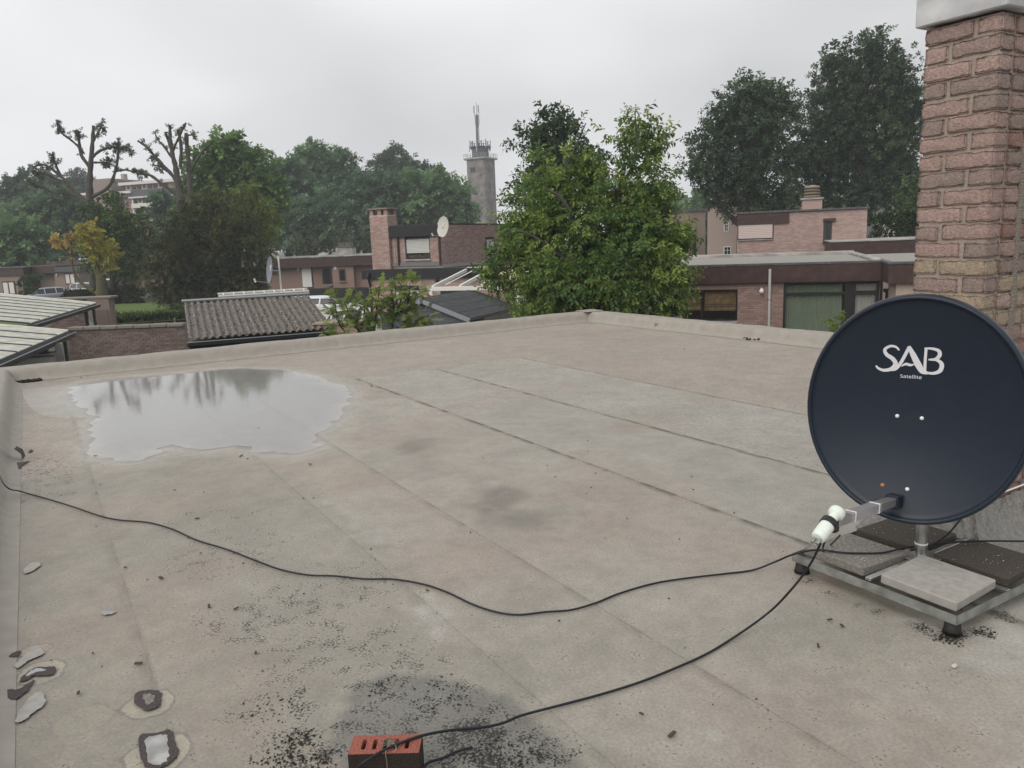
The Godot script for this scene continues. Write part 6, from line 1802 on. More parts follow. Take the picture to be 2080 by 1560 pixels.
	var ox := d.origin.x
	bx("lower_fascia", Vector3(ox + (x0 + x1) / 2, (yt + yb) / 2, dz2 - 0.1), Vector3(x1 - x0, yt - yb, 0.25), M.fascia_black, t)
	bx("lower_roof", Vector3(ox + (x0 + x1) / 2, yt - 0.03, dz2 - 4.7), Vector3(x1 - x0, 0.04, 9.0), M.dark_roof, t)
	bx("lead_flashing", Vector3(xl / 2, lowT + 0.03, 0.04), Vector3(-xl, 0.16, 0.05), M.slate_pale, t)
	var wl := Rect2(ox + x0 + 0.25, GROUND, 10.0, yb - GROUND)
	var holes := []
	for q in [[Rect2(-1.785, -1.523, 1.234, 1.239), 0], [Rect2(0.474, -1.511, 1.511, 1.02), 1], [Rect2(3.633, -1.694, 0.993, 1.18), 2]]:
		var r: Rect2 = q[0]
		holes.append(Rect2(r.position.x + ox, r.position.y, r.size.x, r.size.y))
	part("lower_wall", holed(wl, holes, dz2 - 0.4, dz2 - 0.122), M.mortar_pale, t)
	bricks(t, Rect2(wl.position.x, -1.9, 10.0, yb + 1.9), holes, Transform3D(Basis.IDENTITY, Vector3(0, 0, dz2 - 0.11)), tones, 0, 15, 0.22, 0.075, 0.019)
	for r in holes:
		var b := bx("shutter_box", Vector3(r.get_center().x, r.end.y - 0.09, dz2 - 0.16), Vector3(r.size.x, 0.18, 0.1), M.frame_dark, t)
		shutter(b, Rect2(r.position.x + 0.04, r.position.y, r.size.x - 0.08, r.size.y - 0.19), dz2 - 0.17, M.shutter_grey, 0.06)
		var sx: float = r.position.x - 0.1
		while sx < r.end.x + 0.1:
			bx("soldier_brick", Vector3(sx, r.end.y + 0.13, dz2 - 0.10), Vector3(0.06, 0.22, 0.022), M.red3, b)
			sx += 0.075
	var ul := Vector2(0.39, -0.075)
	bx("spot_lamp", Vector3(ox + ul.x, ul.y, dz2 - 0.0), Vector3(0.14, 0.14, 0.12), M.frame_dark, t, 0.02)
	var rh := Vector2(-2.961, 0.245)
	part("rain_spout", MB.new().tube(smooth_path([Vector3(ox + rh.x, rh.y + 0.05, dz2 + 0.06), Vector3(ox + rh.x, rh.y - 0.15, dz2 + 0.1), Vector3(ox + rh.x - 0.02, rh.y - 0.6, dz2 - 0.05), Vector3(ox + rh.x - 0.05, -1.6, dz2 - 0.05)], 4), 0.05, 8), M.frame_dark, t)
	for x in [Vector2(3.167, -0.704).x, Vector2(3.606, -0.707).x]:
		part("downpipe", MB.new().tube([Vector3(ox + x, yb, dz2 - 0.05), Vector3(ox + x, GROUND, dz2 - 0.05)], 0.045, 8), M.frame_brown, t)
	lo.free()

	# white dish on the corner of the house
	small_dish("wall_dish", "white oval satellite dish fixed to the corner of the brick house", Vector3(-2.672, 2.124, -33.9), 0.62, 0.44, deg_to_rad(62), M.dish_white, Vector3(-2.848, 1.951, -34.4))
	# grey dish on a pole behind the corrugated shed
	var gd := Vector3(-7.77, 0.806, -26)
	small_dish("pole_dish", "grey oval satellite dish on a white pole behind the corrugated shed", gd, 0.40, 0.44, deg_to_rad(-60), M.dish_grey, gd + Vector3(0.3, -0.05, -0.1), true)

	# white pergola
	var g := thing("pergola", "white slatted pergola frame against the brick house", "pergola", Vector3(-2.94, 0, -29.489), -0.347)
	var L2: float = Vector2(3.509, -0.2).x
	var yb2 := -0.2
	bx("front_beam", Vector3(L2 / 2, yb2, 0), Vector3(L2 + 0.2, 0.15, 0.09), M.white_paint, g, 0.006)
	for x in [0.08, L2 - 0.02]:
		bx("post", Vector3(x, (GROUND + yb2) / 2, 0), Vector3(0.13, yb2 - GROUND - 0.14, 0.13), M.white_paint, g, 0.006)
	var rise := 0.5
	var run := 3.5
	var sl := Basis(Vector3.RIGHT, atan2(rise, run))
	for x in [0.15, 1.25, L2 - 1.4, L2 - 0.12]:
		bx("rafter", Vector3(x, yb2 + 0.06 + rise / 2, -run / 2), Vector3(0.09, 0.13, sqrt(run * run + rise * rise)), M.white_paint, g, 0.004, sl)
	bx("wall_plate", Vector3(L2 / 2 + 0.2, yb2 + rise + 0.1, -run), Vector3(L2 + 0.2, 0.1, 0.06), M.white_paint, g)
	bx("roof_sheet", Vector3(0.68, yb2 + 0.15 + rise / 2, -run / 2), Vector3(0.06, 0.012, run), M.white_paint, g, 0.0, sl)
	bx("sun_canvas", Vector3(L2 - 0.75, yb2 + 0.17 + rise / 2, -run / 2), Vector3(1.25, 0.02, run), M.canvas, g, 0.0, sl)

func small_dish(called: String, label: String, at: Vector3, hw: float, hh: float, az: float, m: Material, foot: Vector3, pole := false) -> void:
	var t := thing(called, label, "satellite dish", at)
	var z := Vector3(sin(az) * -1.0, 0.12, cos(az)).normalized()
	if az < 0.0:
		z = Vector3(sin(-az) * -1.0, 0.12, cos(az)).normalized()
	var x := Vector3.UP.cross(z).normalized()
	var b := Basis(x, z.cross(x), z)
	var rows := []
	for q in [[0.002, -0.06], [0.3, -0.055], [0.6, -0.04], [0.85, -0.018], [0.97, 0.0], [1.0, 0.004], [1.0, -0.015], [0.9, -0.025], [0.5, -0.06], [0.002, -0.075]]:
		var row := PackedVector3Array()
		for k in 32:
			row.append(b * Vector3(cos(TAU * k / 32) * q[0] * hw * 0.95, sin(TAU * k / 32) * q[0] * hh, q[1]))
		rows.append(row)
	var r := part("reflector", MB.new().sheet(rows, true, true), m, t)
	# pale ribbon emblem on the face
	var em := MB.new()
	em.box(b * Vector3(-0.05, 0.08, -0.045), Vector3(0.05, 0.2, 0.01), b * Basis(Vector3.BACK, 0.5))
	em.box(b * Vector3(0.05, 0.12, -0.045), Vector3(0.04, 0.14, 0.01), b * Basis(Vector3.BACK, -0.7))
	part("emblem", em, M.white_paint, r)
	var e := b * Vector3(0, -hh * 0.95, 0)
	part("feed_arm", MB.new().tube([e, e + z * 0.45 + Vector3(0, 0.05, 0)], 0.014, 6), M.alu_grey, t)
	part("feed_horn", MB.new().tube([e + z * 0.42, e + z * 0.46 + Vector3(0, 0.12, 0)], 0.03, 8), M.white_paint, t)
	part("bracket", MB.new().tube([b * Vector3(0, 0, -0.07), foot - at], 0.03, 8), M.alu_grey, t)
	if pole:
		part("pole", MB.new().tube([foot - at + Vector3(0, 0.5, 0), Vector3(foot.x - at.x, GROUND - at.y, foot.z - at.z)], 0.03, 8), M.white_paint, t)
	else:
		part("wall_arm", MB.new().tube([foot - at, foot - at + Vector3(0, -0.3, -0.15)], 0.025, 8), M.alu_grey, t)

func build_far_houses() -> void:
	# bungalow behind the dark fence
	var t := thing("far_bungalow", "brown brick bungalow with a white door and pale roof chimney behind the fence", "house", Vector3(-17.882, 0, -78), -0.105)
	var yt: float = Vector2(0.111, 0.495).y
	var yb: float = Vector2(0.036, -0.406).y
	var x0: float = Vector2(-5.992, -0.632).x
	var x1: float = Vector2(6.391, -1.051).x
	bx("wall", Vector3((x0 + x1) / 2, (GROUND + yb) / 2, -4), Vector3(x1 - x0, yb - GROUND, 8), M.far_wall, t)
	bx("projecting_wall", Vector3(Vector2(1.977, -0.902).x, (GROUND + yb) / 2, 0.3), Vector3(2.145, yb - GROUND, 0.7), M.far_wall, t)
	bx("fascia", Vector3((x0 + x1) / 2, (yt + yb) / 2, -3.8), Vector3(x1 - x0 + 0.2, yt - yb, 9.4), M.fascia_brown, t)
	bx("roof_edge", Vector3((x0 + x1) / 2, yt + 0.05, -3.8), Vector3(x1 - x0 + 0.3, 0.1, 9.5), M.concrete_pale, t)
	var d := Rect2(-2.341, -2.356, 0.947, 1.916)
	var dr := bx("door", Vector3(d.get_center().x, d.get_center().y, 0.03), Vector3(d.size.x, d.size.y, 0.06), M.frame_white, t)
	bx("door_surround", Vector3(d.get_center().x + 0.05, d.get_center().y, 0.01), Vector3(d.size.x + 0.18, d.size.y + 0.2, 0.05), M.frame_dark, dr)
	for r in [Rect2(-0.085, -2.139, 0.942, 1.718), Rect2(1.602, -1.854, 0.642, 1.143)]:
		var z := 0.68
		var w := bx("window", Vector3(r.get_center().x, r.get_center().y, z), Vector3(r.size.x, r.size.y, 0.06), M.frame_brown, t)
		bx("pane", Vector3(r.get_center().x, r.get_center().y, z + 0.032), Vector3(r.size.x - 0.25, r.size.y - 0.25, 0.01), M.car_glass, w)
		bx("sill", Vector3(r.get_center().x, r.position.y - 0.05, z + 0.06), Vector3(r.size.x + 0.1, 0.08, 0.2), M.concrete_pale, w)
	for q in [[605, 546], [686, 551]]:
		bx("house_number_plate", Vector3(Vector2(-2.668, -0.553).x if q[0] == 605 else Vector2(1.279, -0.974).x, Vector2(-2.668, -0.553).y, 0.05 if q[0] == 605 else 0.68), Vector3(0.25, 0.35, 0.08), M.white_paint, t)
	var cc := Vector2(1.321, 0.784)
	var ch := bx("chimney", Vector3(cc.x, cc.y + 0.05, -3), Vector3(1.657, 0.9, 1.4), M.concrete_pale, t)
	for i in 3:
		bx("cowl_slab", Vector3(cc.x, cc.y + 0.62 + i * 0.18, -3), Vector3(1.268, 0.08, 1.1), M.coping, ch)
	part("vent_dome", MB.new().lathe([Vector2(0.6, 0), Vector2(0.5, 0.25), Vector2(0.0001, 0.4)], 14, Transform3D(Basis.IDENTITY, Vector3(Vector2(-0.376, 0.607).x, yt + 0.08, -1.0))), M.concrete_pale, t)
	# fence in front of it
	var f0 := Vector3(-13.534, -1.436, -46)
	var f1 := Vector3(-7.146, -1.394, -44)
	var fn := thing("dark_fence", "long black plank fence before the brown bungalow", "fence", Vector3(f0.x, GROUND, f0.z), atan2(-(f1.z - f0.z), f1.x - f0.x))
	var L := Vector2(f0.x, f0.z).distance_to(Vector2(f1.x, f1.z))
	var fh: float = Vector3(-10.399, -0.868, -45).y - GROUND
	for i in 24:
		bx("plank", Vector3((i + 0.5) * L / 24, fh / 2, 0), Vector3(L / 24 - 0.012, fh, 0.03), M.fascia_black, fn)
	bx("rail", Vector3(L / 2, fh + 0.03, 0), Vector3(L, 0.05, 0.06), M.fascia_brown, fn)

	# bungalows at the far left
	var b := thing("left_bungalow", "brown flat roofed bungalow behind the silver car", "house", Vector3(-49.818, 0, -84), -0.14)
	for q in [[Rect2(-6.619, -3.621, 5.143, 3.322), 0.0], [Rect2(1.369, -2.248, 2.821, 2.25), -1.2]]:
		var r: Rect2 = q[0]
		bx("wall", Vector3(r.get_center().x, (GROUND + r.end.y) / 2, q[1] - 3), Vector3(r.size.x, r.end.y - GROUND, 6), M.dull_wall, b)
	var f := Rect2(-6.255, -0.3, 5.171, 0.771)
	bx("fascia", Vector3(f.get_center().x, f.get_center().y, -3), Vector3(f.size.x, f.size.y, 6.3), M.fascia_brown, b)
	f = Rect2(-1.042, -0.172, 2.948, 0.765)
	bx("porch_fascia", Vector3(f.get_center().x, f.get_center().y, -4.0), Vector3(f.size.x, f.size.y, 6.0), M.frame_brown, b)
	bx("porch_wall", Vector3(f.get_center().x, (GROUND + f.position.y) / 2, -4.5), Vector3(f.size.x, f.position.y - GROUND, 5.0), M.dull_wall, b)
	f = Rect2(1.797, -0.104, 2.642, 0.508)
	bx("wing_fascia", Vector3(f.get_center().x, f.get_center().y, -3.9), Vector3(f.size.x, f.size.y, 6.2), M.slate, b)
	for q in [[Rect2(-3.88, -2.289, 1.497, 1.449), 0.0], [Rect2(2.601, -1.438, 1.183, 1.174), -1.2]]:
		var r: Rect2 = q[0]
		var w := bx("window", Vector3(r.get_center().x, r.get_center().y, q[1] + 0.02), Vector3(r.size.x, r.size.y, 0.08), M.frame_brown, b)
		for s in [-0.25, 0.22]:
			bx("pane", Vector3(r.get_center().x + s * r.size.x, r.get_center().y, q[1] + 0.062), Vector3(r.size.x * 0.36, r.size.y * 0.8, 0.01), M.net_curtain, w)
	var lm := Vector2(1.761, -0.395)
	part("wall_lamp", MB.new().lathe([Vector2(0.0001, -0.12), Vector2(0.12, 0), Vector2(0.0001, 0.12)], 10, Transform3D(Basis.IDENTITY, Vector3(lm.x, lm.y, -1.05))), M.opal, b)
	bx("roof_edge", Vector3(Vector2(-3.298, 0.513).x, Vector2(-3.298, 0.513).y + 0.05, -3), Vector3(5.0, 0.1, 6.5), M.zinc_edge, b)
	# flat roofs behind it
	var k := thing("rear_bungalow", "grey flat roofed bungalow with roof rails behind the brown one", "house", Vector3(-59.747, 0.583, -98) * Vector3(1, 0, 1), -0.15)
	var ky: float = Vector3(-59.622, 1.414, -98).y
	bx("wall", Vector3(0, (GROUND + ky) / 2 - 0.2, -4), Vector3(9.188, ky - GROUND - 0.4, 8), M.dull_wall, k)
	bx("roof_edge", Vector3(0, ky - 0.1, -4), Vector3(9.432, 0.25, 8.3), M.zinc_edge, k)
	for i in 5:
		bx("roof_rail", Vector3(-3.6 + i * 0.95, ky + 0.12, 0.0), Vector3(0.5, 0.05, 0.05), M.white_paint, k, 0.0, Basis(Vector3.BACK, -0.9))
	var k2 := thing("side_bungalow", "pale brown bungalow between the two pollarded trees", "house", Vector3(-43.32, -1.536, -92) * Vector3(1, 0, 1), -0.1)
	var k2y: float = Vector3(-43.076, 0.425, -92).y
	bx("wall", Vector3(0, (GROUND + k2y) / 2, -4), Vector3(7.475, k2y - GROUND, 8), M.far_wall, k2)
	bx("fascia", Vector3(0, k2y, -4), Vector3(7.59, 0.5, 8.3), M.fascia_brown, k2)
	bx("window", Vector3(1.5, -0.9, 0.02), Vector3(0.9, 1.3, 0.08), M.frame_dark, k2)
	bx("light_roof", Vector3(-4.5, k2y + 0.3, -1), Vector3(3.0, 0.1, 2.0), M.white_band, k2)
	# apartment block
	var a := thing("apartment_block", "brown brick apartment block with pale balcony bands among the trees", "building", Vector3(-79.941, 0, -170), -0.349)
	var s := 170.0 / 1600.0
	bx("stair_tower", Vector3(Vector2(-5.468, 13.6).x, (GROUND + Vector2(-4.832, 17.309).y) / 2, -5), Vector3(46 * s, Vector2(-4.832, 17.309).y - GROUND, 10), M.dull_wall, a)
	bx("main_wall", Vector3(Vector2(6.512, 12.966).x, (GROUND + Vector2(7.026, 16.299).y) / 2, -6.5), Vector3(150 * s, Vector2(7.026, 16.299).y - GROUND, 10), M.far_wall, a)
	bx("left_wing", Vector3(Vector2(-12.16, 13.954).x, (GROUND + Vector2(-12.012, 14.77).y) / 2, -7), Vector3(60 * s, Vector2(-12.012, 14.77).y - GROUND, 9), M.dull_wall, a)
	bx("wing_band", Vector3(Vector2(-12.012, 14.77).x, Vector2(-12.031, 14.668).y, -2.3), Vector3(60 * s, 0.5, 0.6), M.white_band, a)
	for q in [[Rect2(-1.869, 15.736, 16.654, 0.586), "white_band", 0.3], [Rect2(-2.227, 13.282, 16.716, 1.278), "slate", 0.5], [Rect2(0.815, 12.946, 12.064, 0.295), "white_band", 0.7], [Rect2(1.313, 10.949, 7.513, 0.892), "white_band", 0.6], [Rect2(-1.829, 14.019, 3.559, 0.497), "white_band", 0.9], [Rect2(-3.472, 8.091, 14.374, 0.301), "white_band", 0.5], [Rect2(0.917, 8.429, 8.822, 0.997), "slate", 0.3], [Rect2(1.554, 12.698, 8.763, 0.296), "fascia_brown", 0.1]]:
		var r: Rect2 = q[0]
		bx("balcony_band", Vector3(r.get_center().x, r.get_center().y, -1.4 + q[2] / 2), Vector3(r.size.x, r.size.y, 0.4 + q[2]), M[q[1]], a)
	for row in [[373, 384, 236, 350, 9], [402, 411, 262, 330, 6], [423, 434, 266, 318, 5]]:
		for i in row[4]:
			var px: float = lerpf(row[2], row[3], (i + 0.5) / row[4])
			var r0: Rect2 = Rect2(-0.968, 14.944, 1.186, 1.092)
			var cy: float = [Vector2(4.27, 15.274).y, Vector2(3.818, 12.41).y, Vector2(3.472, 10.221).y][[373, 402, 423].find(row[0])]
			var cx: float = Vector2(-1.854, 13.409).x + (px - 236.0) * s * 1.06
			var w := bx("window", Vector3(cx, cy, -1.47), Vector3(1.05, 1.0, 0.1), M.white_band if i % 3 == 1 else M.frame_brown, a)
			bx("pane", Vector3(cx, cy, -1.41), Vector3(0.8, 0.8, 0.02), M.car_glass, w)
	bx("roof_box", Vector3(Vector2(-3.046, 17.502).x, Vector2(-3.013, 17.701).y, -4), Vector3(0.9, 1.4, 0.9), M.concrete_pale, a)
	bx("drain_pipe", Vector3(Vector2(1.57, 10.714).x, Vector2(1.57, 10.714).y, -0.9), Vector3(0.3, 4.0, 0.3), M.white_band, a)

func build_tower() -> void:
	var t := thing("water_tower", "tall grey concrete water tower with antenna mast", "tower", Vector3(-6.14, 2.605, -220) * Vector3(1, 0, 1) + Vector3(0, GROUND, 0), deg_to_rad(-30))
	var s := 220.0 / 1600.0
	var y0: float = Vector3(-5.246, 22.822, -220).y - GROUND
	var w := 5.75
	var poly := PackedVector2Array()
	var ch := 0.35
	for q in [[1, 1], [-1, 1], [-1, -1], [1, -1]]:
		poly.append_array([Vector2(q[0] * w / 2, q[1] * (w / 2 - ch)), Vector2(q[0] * (w / 2 - ch), q[1] * w / 2)] if q[0] * q[1] > 0 else [Vector2(q[0] * (w / 2 - ch), q[1] * w / 2), Vector2(q[0] * w / 2, q[1] * (w / 2 - ch))])
	part("shaft", MB.new().extrude(poly, y0, Transform3D(Basis(Vector3.RIGHT, Vector3.FORWARD, Vector3.UP), Vector3.ZERO)), M.concrete, t)
	bx("gallery_slab", Vector3(0, y0 + 0.25, 0), Vector3(w + 1.0, 0.5, w + 1.0), M.concrete_pale, t, 0.1)
	var rl := MB.new()
	for q in 4:
		var b := Basis(Vector3.UP, q * PI / 2)
		rl.box(b * Vector3(0, y0 + 1.5, w / 2 + 0.45), Vector3(w + 0.9, 0.06, 0.06), b)
		rl.box(b * Vector3(0, y0 + 1.0, w / 2 + 0.45), Vector3(w + 0.9, 0.04, 0.04), b)
		for i in 7:
			rl.box(b * Vector3(lerpf(-w / 2 - 0.4, w / 2 + 0.4, i / 6.0), y0 + 1.0, w / 2 + 0.45), Vector3(0.06, 1.0, 0.06), b)
	part("gallery_railing", rl, M.alu_grey, t)
	part("upper_drum", MB.new().tube([Vector3(0, y0 + 0.5, 0), Vector3(0, y0 + 3.2, 0)], 2.25, 20), M.slate, t)
	var ul := MB.new()
	ul.lathe([Vector2(0.01, y0 + 3.2), Vector2(2.8, y0 + 3.2), Vector2(2.8, y0 + 3.45), Vector2(0.01, y0 + 3.45)], 20)
	part("upper_deck", ul, M.slate, t)
	for i in 14:
		var a := TAU * i / 14
		bx("panel_antenna", Vector3(cos(a) * 2.85, y0 + 4.0 - (0.9 if i % 3 == 0 else 0.0), sin(a) * 2.85), Vector3(0.28, 2.2 if i % 2 else 1.6, 0.14), M.alu_grey if i % 2 else M.alu_dark, t, 0.0, Basis(Vector3.UP, -a + PI / 2))
	part("upper_rail", MB.new().lathe([Vector2(2.75, y0 + 4.55), Vector2(2.8, y0 + 4.55), Vector2(2.8, y0 + 4.62), Vector2(2.75, y0 + 4.62)], 20), M.alu_grey, t)
	var mt: float = Vector3(-5.775, 34.667, -220).y - GROUND
	var mast := part("mast", MB.new().tube([Vector3(-0.6, y0 + 3.3, 0), Vector3(-0.6, y0 + 9, 0), Vector3(-0.6, mt, 0)], [0.5, 0.42, 0.3], 10), M.slate, t)
	for q in [[-1.0, -0.45, y0 + 6.0, 5.0], [-0.05, 0.4, y0 + 6.5, 4.0], [-1.2, -0.2, y0 + 10.4, 2.4], [0.0, 0.1, y0 + 10.4, 2.4], [-1.35, 0.1, y0 + 13.2, 1.9], [0.1, 0.3, y0 + 13.2, 1.9]]:
		bx("panel_antenna", Vector3(q[0], q[2], q[1]), Vector3(0.28, q[3], 0.2), M.alu_grey, mast)
	for q in [[-1.3, 1.4], [-0.6, 3.2], [0.1, 1.5]]:
		part("whip_antenna", MB.new().tube([Vector3(q[0], mt - 0.4, 0), Vector3(q[0], mt + q[1], 0)], 0.05, 5), M.alu_dark, mast)
	for i in 3:
		var yy: float = [Vector3(-7.36, 20.197, -220).y, Vector3(-7.598, 15.023, -220).y, Vector3(-7.551, 10.185, -220).y][i] - GROUND
		var wn := bx("window", Vector3(-0.85, yy, w / 2 + 0.01), Vector3(1.5, 1.35, 0.08), M.slate, t)
		for x in [-1.2, -0.5]:
			bx("pane", Vector3(x, yy, w / 2 + 0.06), Vector3(0.58, 1.15, 0.03), M.car_glass, wn)
		bx("wall_box", Vector3(1.45, yy - 1.3, w / 2 + 0.2), Vector3(0.8, 0.45, 0.4), M.concrete, t)
		bx("stair_slit", Vector3(w / 2 + 0.01, yy + 0.2, 0.4), Vector3(0.06, 2.2, 0.5), M.slate, t)

func build_left_yard() -> void:
	# garden wall
	var t := thing("garden_wall", "low plum brick garden wall with mossy coping between veranda and corrugated shed", "wall", Vector3(-12.532, 0, -25.6), 0)
	var x0: float = Vector2(-1.837, -1.169).x
	var x1: float = Vector2(1.951, -1.315).x
	var yt: float = Vector2(0.045, -0.887).y
	bx("mortar_core", Vector3((x0 + x1) / 2, (GROUND + yt) / 2, -0.13), Vector3(x1 - x0, yt - GROUND, 0.22), M.mortar_dull, t)
	bricks(t, Rect2(x0, yt - 1.15, x1 - x0, 1.15), [], Transform3D(Basis.IDENTITY, Vector3(0, 0, -0.005)), [M.plum, M.plum2, M.plum3], 300, 31, 0.22, 0.074)
	var n := 7
	for i in n:
		bx("coping_stone", Vector3(lerpf(x0, x1, (i + 0.5) / n), yt + 0.06 + 0.006 * (i % 2), -0.12), Vector3((x1 - x0) / n - 0.012, 0.12, 0.36), M.coping, t, 0.025)
	# taller wall with end pillar further back
	var w := thing("tall_wall", "taller plum brick wall with end pillar behind the veranda", "wall", Vector3(-19.156, -1.164, -36) * Vector3(1, 0, 1), 0.0)
	var wt: float = Vector3(-19.057, -0.429, -36).y
	bx("wall", Vector3(-0.4, (GROUND + wt) / 2, -0.15), Vector3(2.7, wt - GROUND, 0.3), M.plum, w)
	bx("pillar", Vector3(0.675, (GROUND + wt) / 2, 0.1), Vector3(0.99, wt - GROUND + 0.02, 0.5), M.plum3, w, 0.01)
	bricks(w, Rect2(-1.9, wt - 1.3, 3.1, 1.3), [], Transform3D(Basis.IDENTITY, Vector3(0, 0, 0.01)), [M.plum, M.plum2, M.plum3], 0, 33, 0.22, 0.074)
	bx("coping", Vector3(-0.2, wt + 0.05, 0.0), Vector3(2.97, 0.1, 0.75), M.coping, w, 0.02)
	bx("lean_board", Vector3(0.81, wt - 0.95, 0.37), Vector3(0.55, 0.9, 0.02), M.plum2, w)
	var rail := thing("green_rail", "thin green tube rail running above the garden wall", "rail", Vector3(-14.481, -0.991, -29) * Vector3(1, 0, 1))
	var ry: float = Vector3(-13.302, -0.982, -29).y
	part("tube", MB.new().tube([Vector3(0, ry - 0.04, 0), Vector3(2.646, ry + 0.04, 0)], 0.025, 8), M.lichen_dark, rail)
	part("post", MB.new().tube([Vector3(2.175, ry + 0.1, 0), Vector3(2.175, GROUND, 0)], 0.025, 8), M.alu_grey, rail)
	# verandas with cream panels; local x runs along the gutter away from us, -z uphill
	veranda("veranda", "cream panelled veranda roof farther off, with curved white brace", Vector3(-14.56, 0, -23.933), 1.852, 9.37, 8, 7.0)
	veranda("veranda", "cream panelled veranda roof beside our flat roof's left corner", Vector3(-9.777, 0, -14.386), 1.864, 6.87, 6, 5.0)
	var v1 := get_node("veranda") as Node3D
	# curved white brace under the far veranda
	var rows := []
	for i in 9:
		var a := i / 8.0 * PI / 2
		var c := Vector3(7.4, -1.45, 0.05)
		rows.append(PackedVector3Array([c + Vector3(-cos(a) * 0.0, 0, 0) + Vector3(0.0, sin(a) * 0.85, -0.9 + 0.9 * cos(a)), c + Vector3(0.0, sin(a) * 0.85 - 0.02, -0.9 + 0.9 * cos(a) + 0.22)]))
	var br := MB.new()
	br.sheet(rows)
	for r in rows.size():
		for k in 2:
			rows[r][k] += Vector3(0.06, 0, 0)
	br.sheet(rows, false, true)
	part("curved_brace", br, M.white_paint, v1)
	bx("post", Vector3(7.45, (GROUND - 0.6) / 2, 0.0), Vector3(0.12, -0.65 - GROUND, 0.12), M.alu_dark, v1)
	# painted screen under the near veranda with a striped roller above
	var sc := thing("cream_screen", "cream panelled door under the near veranda", "door", Vector3(-11.513, -0.99, -19) * Vector3(1, 0, 1), 0.25)
	var st: float = Vector3(-11.48, -0.762, -19).y
	bx("panel", Vector3(-0.1, (GROUND + st) / 2, 0), Vector3(1.128, st - GROUND, 0.04), M.shutter_grey, sc)
	bx("side_post", Vector3(0.534, (GROUND + st) / 2 + 0.1, 0.02), Vector3(0.17, st - GROUND + 0.2, 0.08), M.concrete_pale, sc)
	bx("top_rail", Vector3(-0.1, st - 0.1, 0.03), Vector3(0.998, 0.05, 0.03), M.coping, sc)
	var bt := Vector3(-11.243, -0.667, -18.6)
	var ro := thing("striped_float", "red white and blue pool float lying under the near veranda", "float", bt)
	var prof := [[-0.22, 0.035, "toy_red"], [-0.1, 0.05, "toy_red"], [-0.08, 0.05, "white_paint"], [0.03, 0.05, "white_paint"], [0.04, 0.055, "toy_blue"], [0.26, 0.05, "toy_blue"]]
	for i in 3:
		var p0: Array = prof[i * 2]
		var p1: Array = prof[i * 2 + 1]
		part(["red_end", "white_band", "blue_end"][i], MB.new().tube([Vector3(p0[0], 0, 0), Vector3(p1[0], 0.01, 0)], [p0[1], p1[1]], 12), M[p0[2]], ro)
	bx("shelf", Vector3(0, -0.07, -0.05), Vector3(0.7, 0.03, 0.3), M.alu_dark, ro)

func veranda(called: String, label: String, at: Vector3, turn: float, L: float, n: int, deep: float) -> void:
	var t := thing(called, label, "veranda", at, turn)
	var slope := 0.165
	var b := Basis(Vector3.RIGHT, atan(slope))
	for i in n:
		var x0 := L * i / n
		var x1 := L * (i + 1) / n
		bx("roof_panel", Vector3((x0 + x1) / 2, -0.46 + deep / 2 * slope, -deep / 2), Vector3(x1 - x0 - 0.05, 0.03, deep * 1.013), M.panel_cream, t, 0.004, b)
		bx("glazing_bar", Vector3(x0, -0.45 + deep / 2 * slope, -deep / 2), Vector3(0.045, 0.05, deep * 1.013), M.alu_dark, t, 0.0, b)
	bx("end_bar", Vector3(L, -0.45 + deep / 2 * slope, -deep / 2), Vector3(0.06, 0.07, deep * 1.013), M.white_paint, t, 0.0, b)
	# gutter: open trough
	var rows := []
	for q in [[-0.02, -0.40], [0.0, -0.56], [0.06, -0.60], [0.13, -0.58], [0.16, -0.46], [0.175, -0.45], [0.175, -0.47]]:
		rows.append(PackedVector3Array([Vector3(-0.05, q[1] - 0.05, q[0]), Vector3(L + 0.1, q[1] - 0.05, q[0])]))
	part("gutter", MB.new().sheet(rows, false, true), M.alu_dark, t)
	part("gutter_bead", MB.new().tube([Vector3(-0.05, -0.5, 0.17), Vector3(L + 0.1, -0.5, 0.17)], 0.012, 6), M.alu_grey, t)
	bx("eaves_beam", Vector3(L / 2, -0.60, -0.1), Vector3(L, 0.14, 0.08), M.alu_dark, t)
	for x in [0.1, L - 0.1]:
		bx("post", Vector3(x, (GROUND - 0.68) / 2, -0.1), Vector3(0.1, -0.68 - GROUND, 0.1), M.alu_dark, t)
	bx("back_wall", Vector3(L / 2, -1.0, -deep - 0.15), Vector3(L, 3.6, 0.2), M.dull_wall, t)

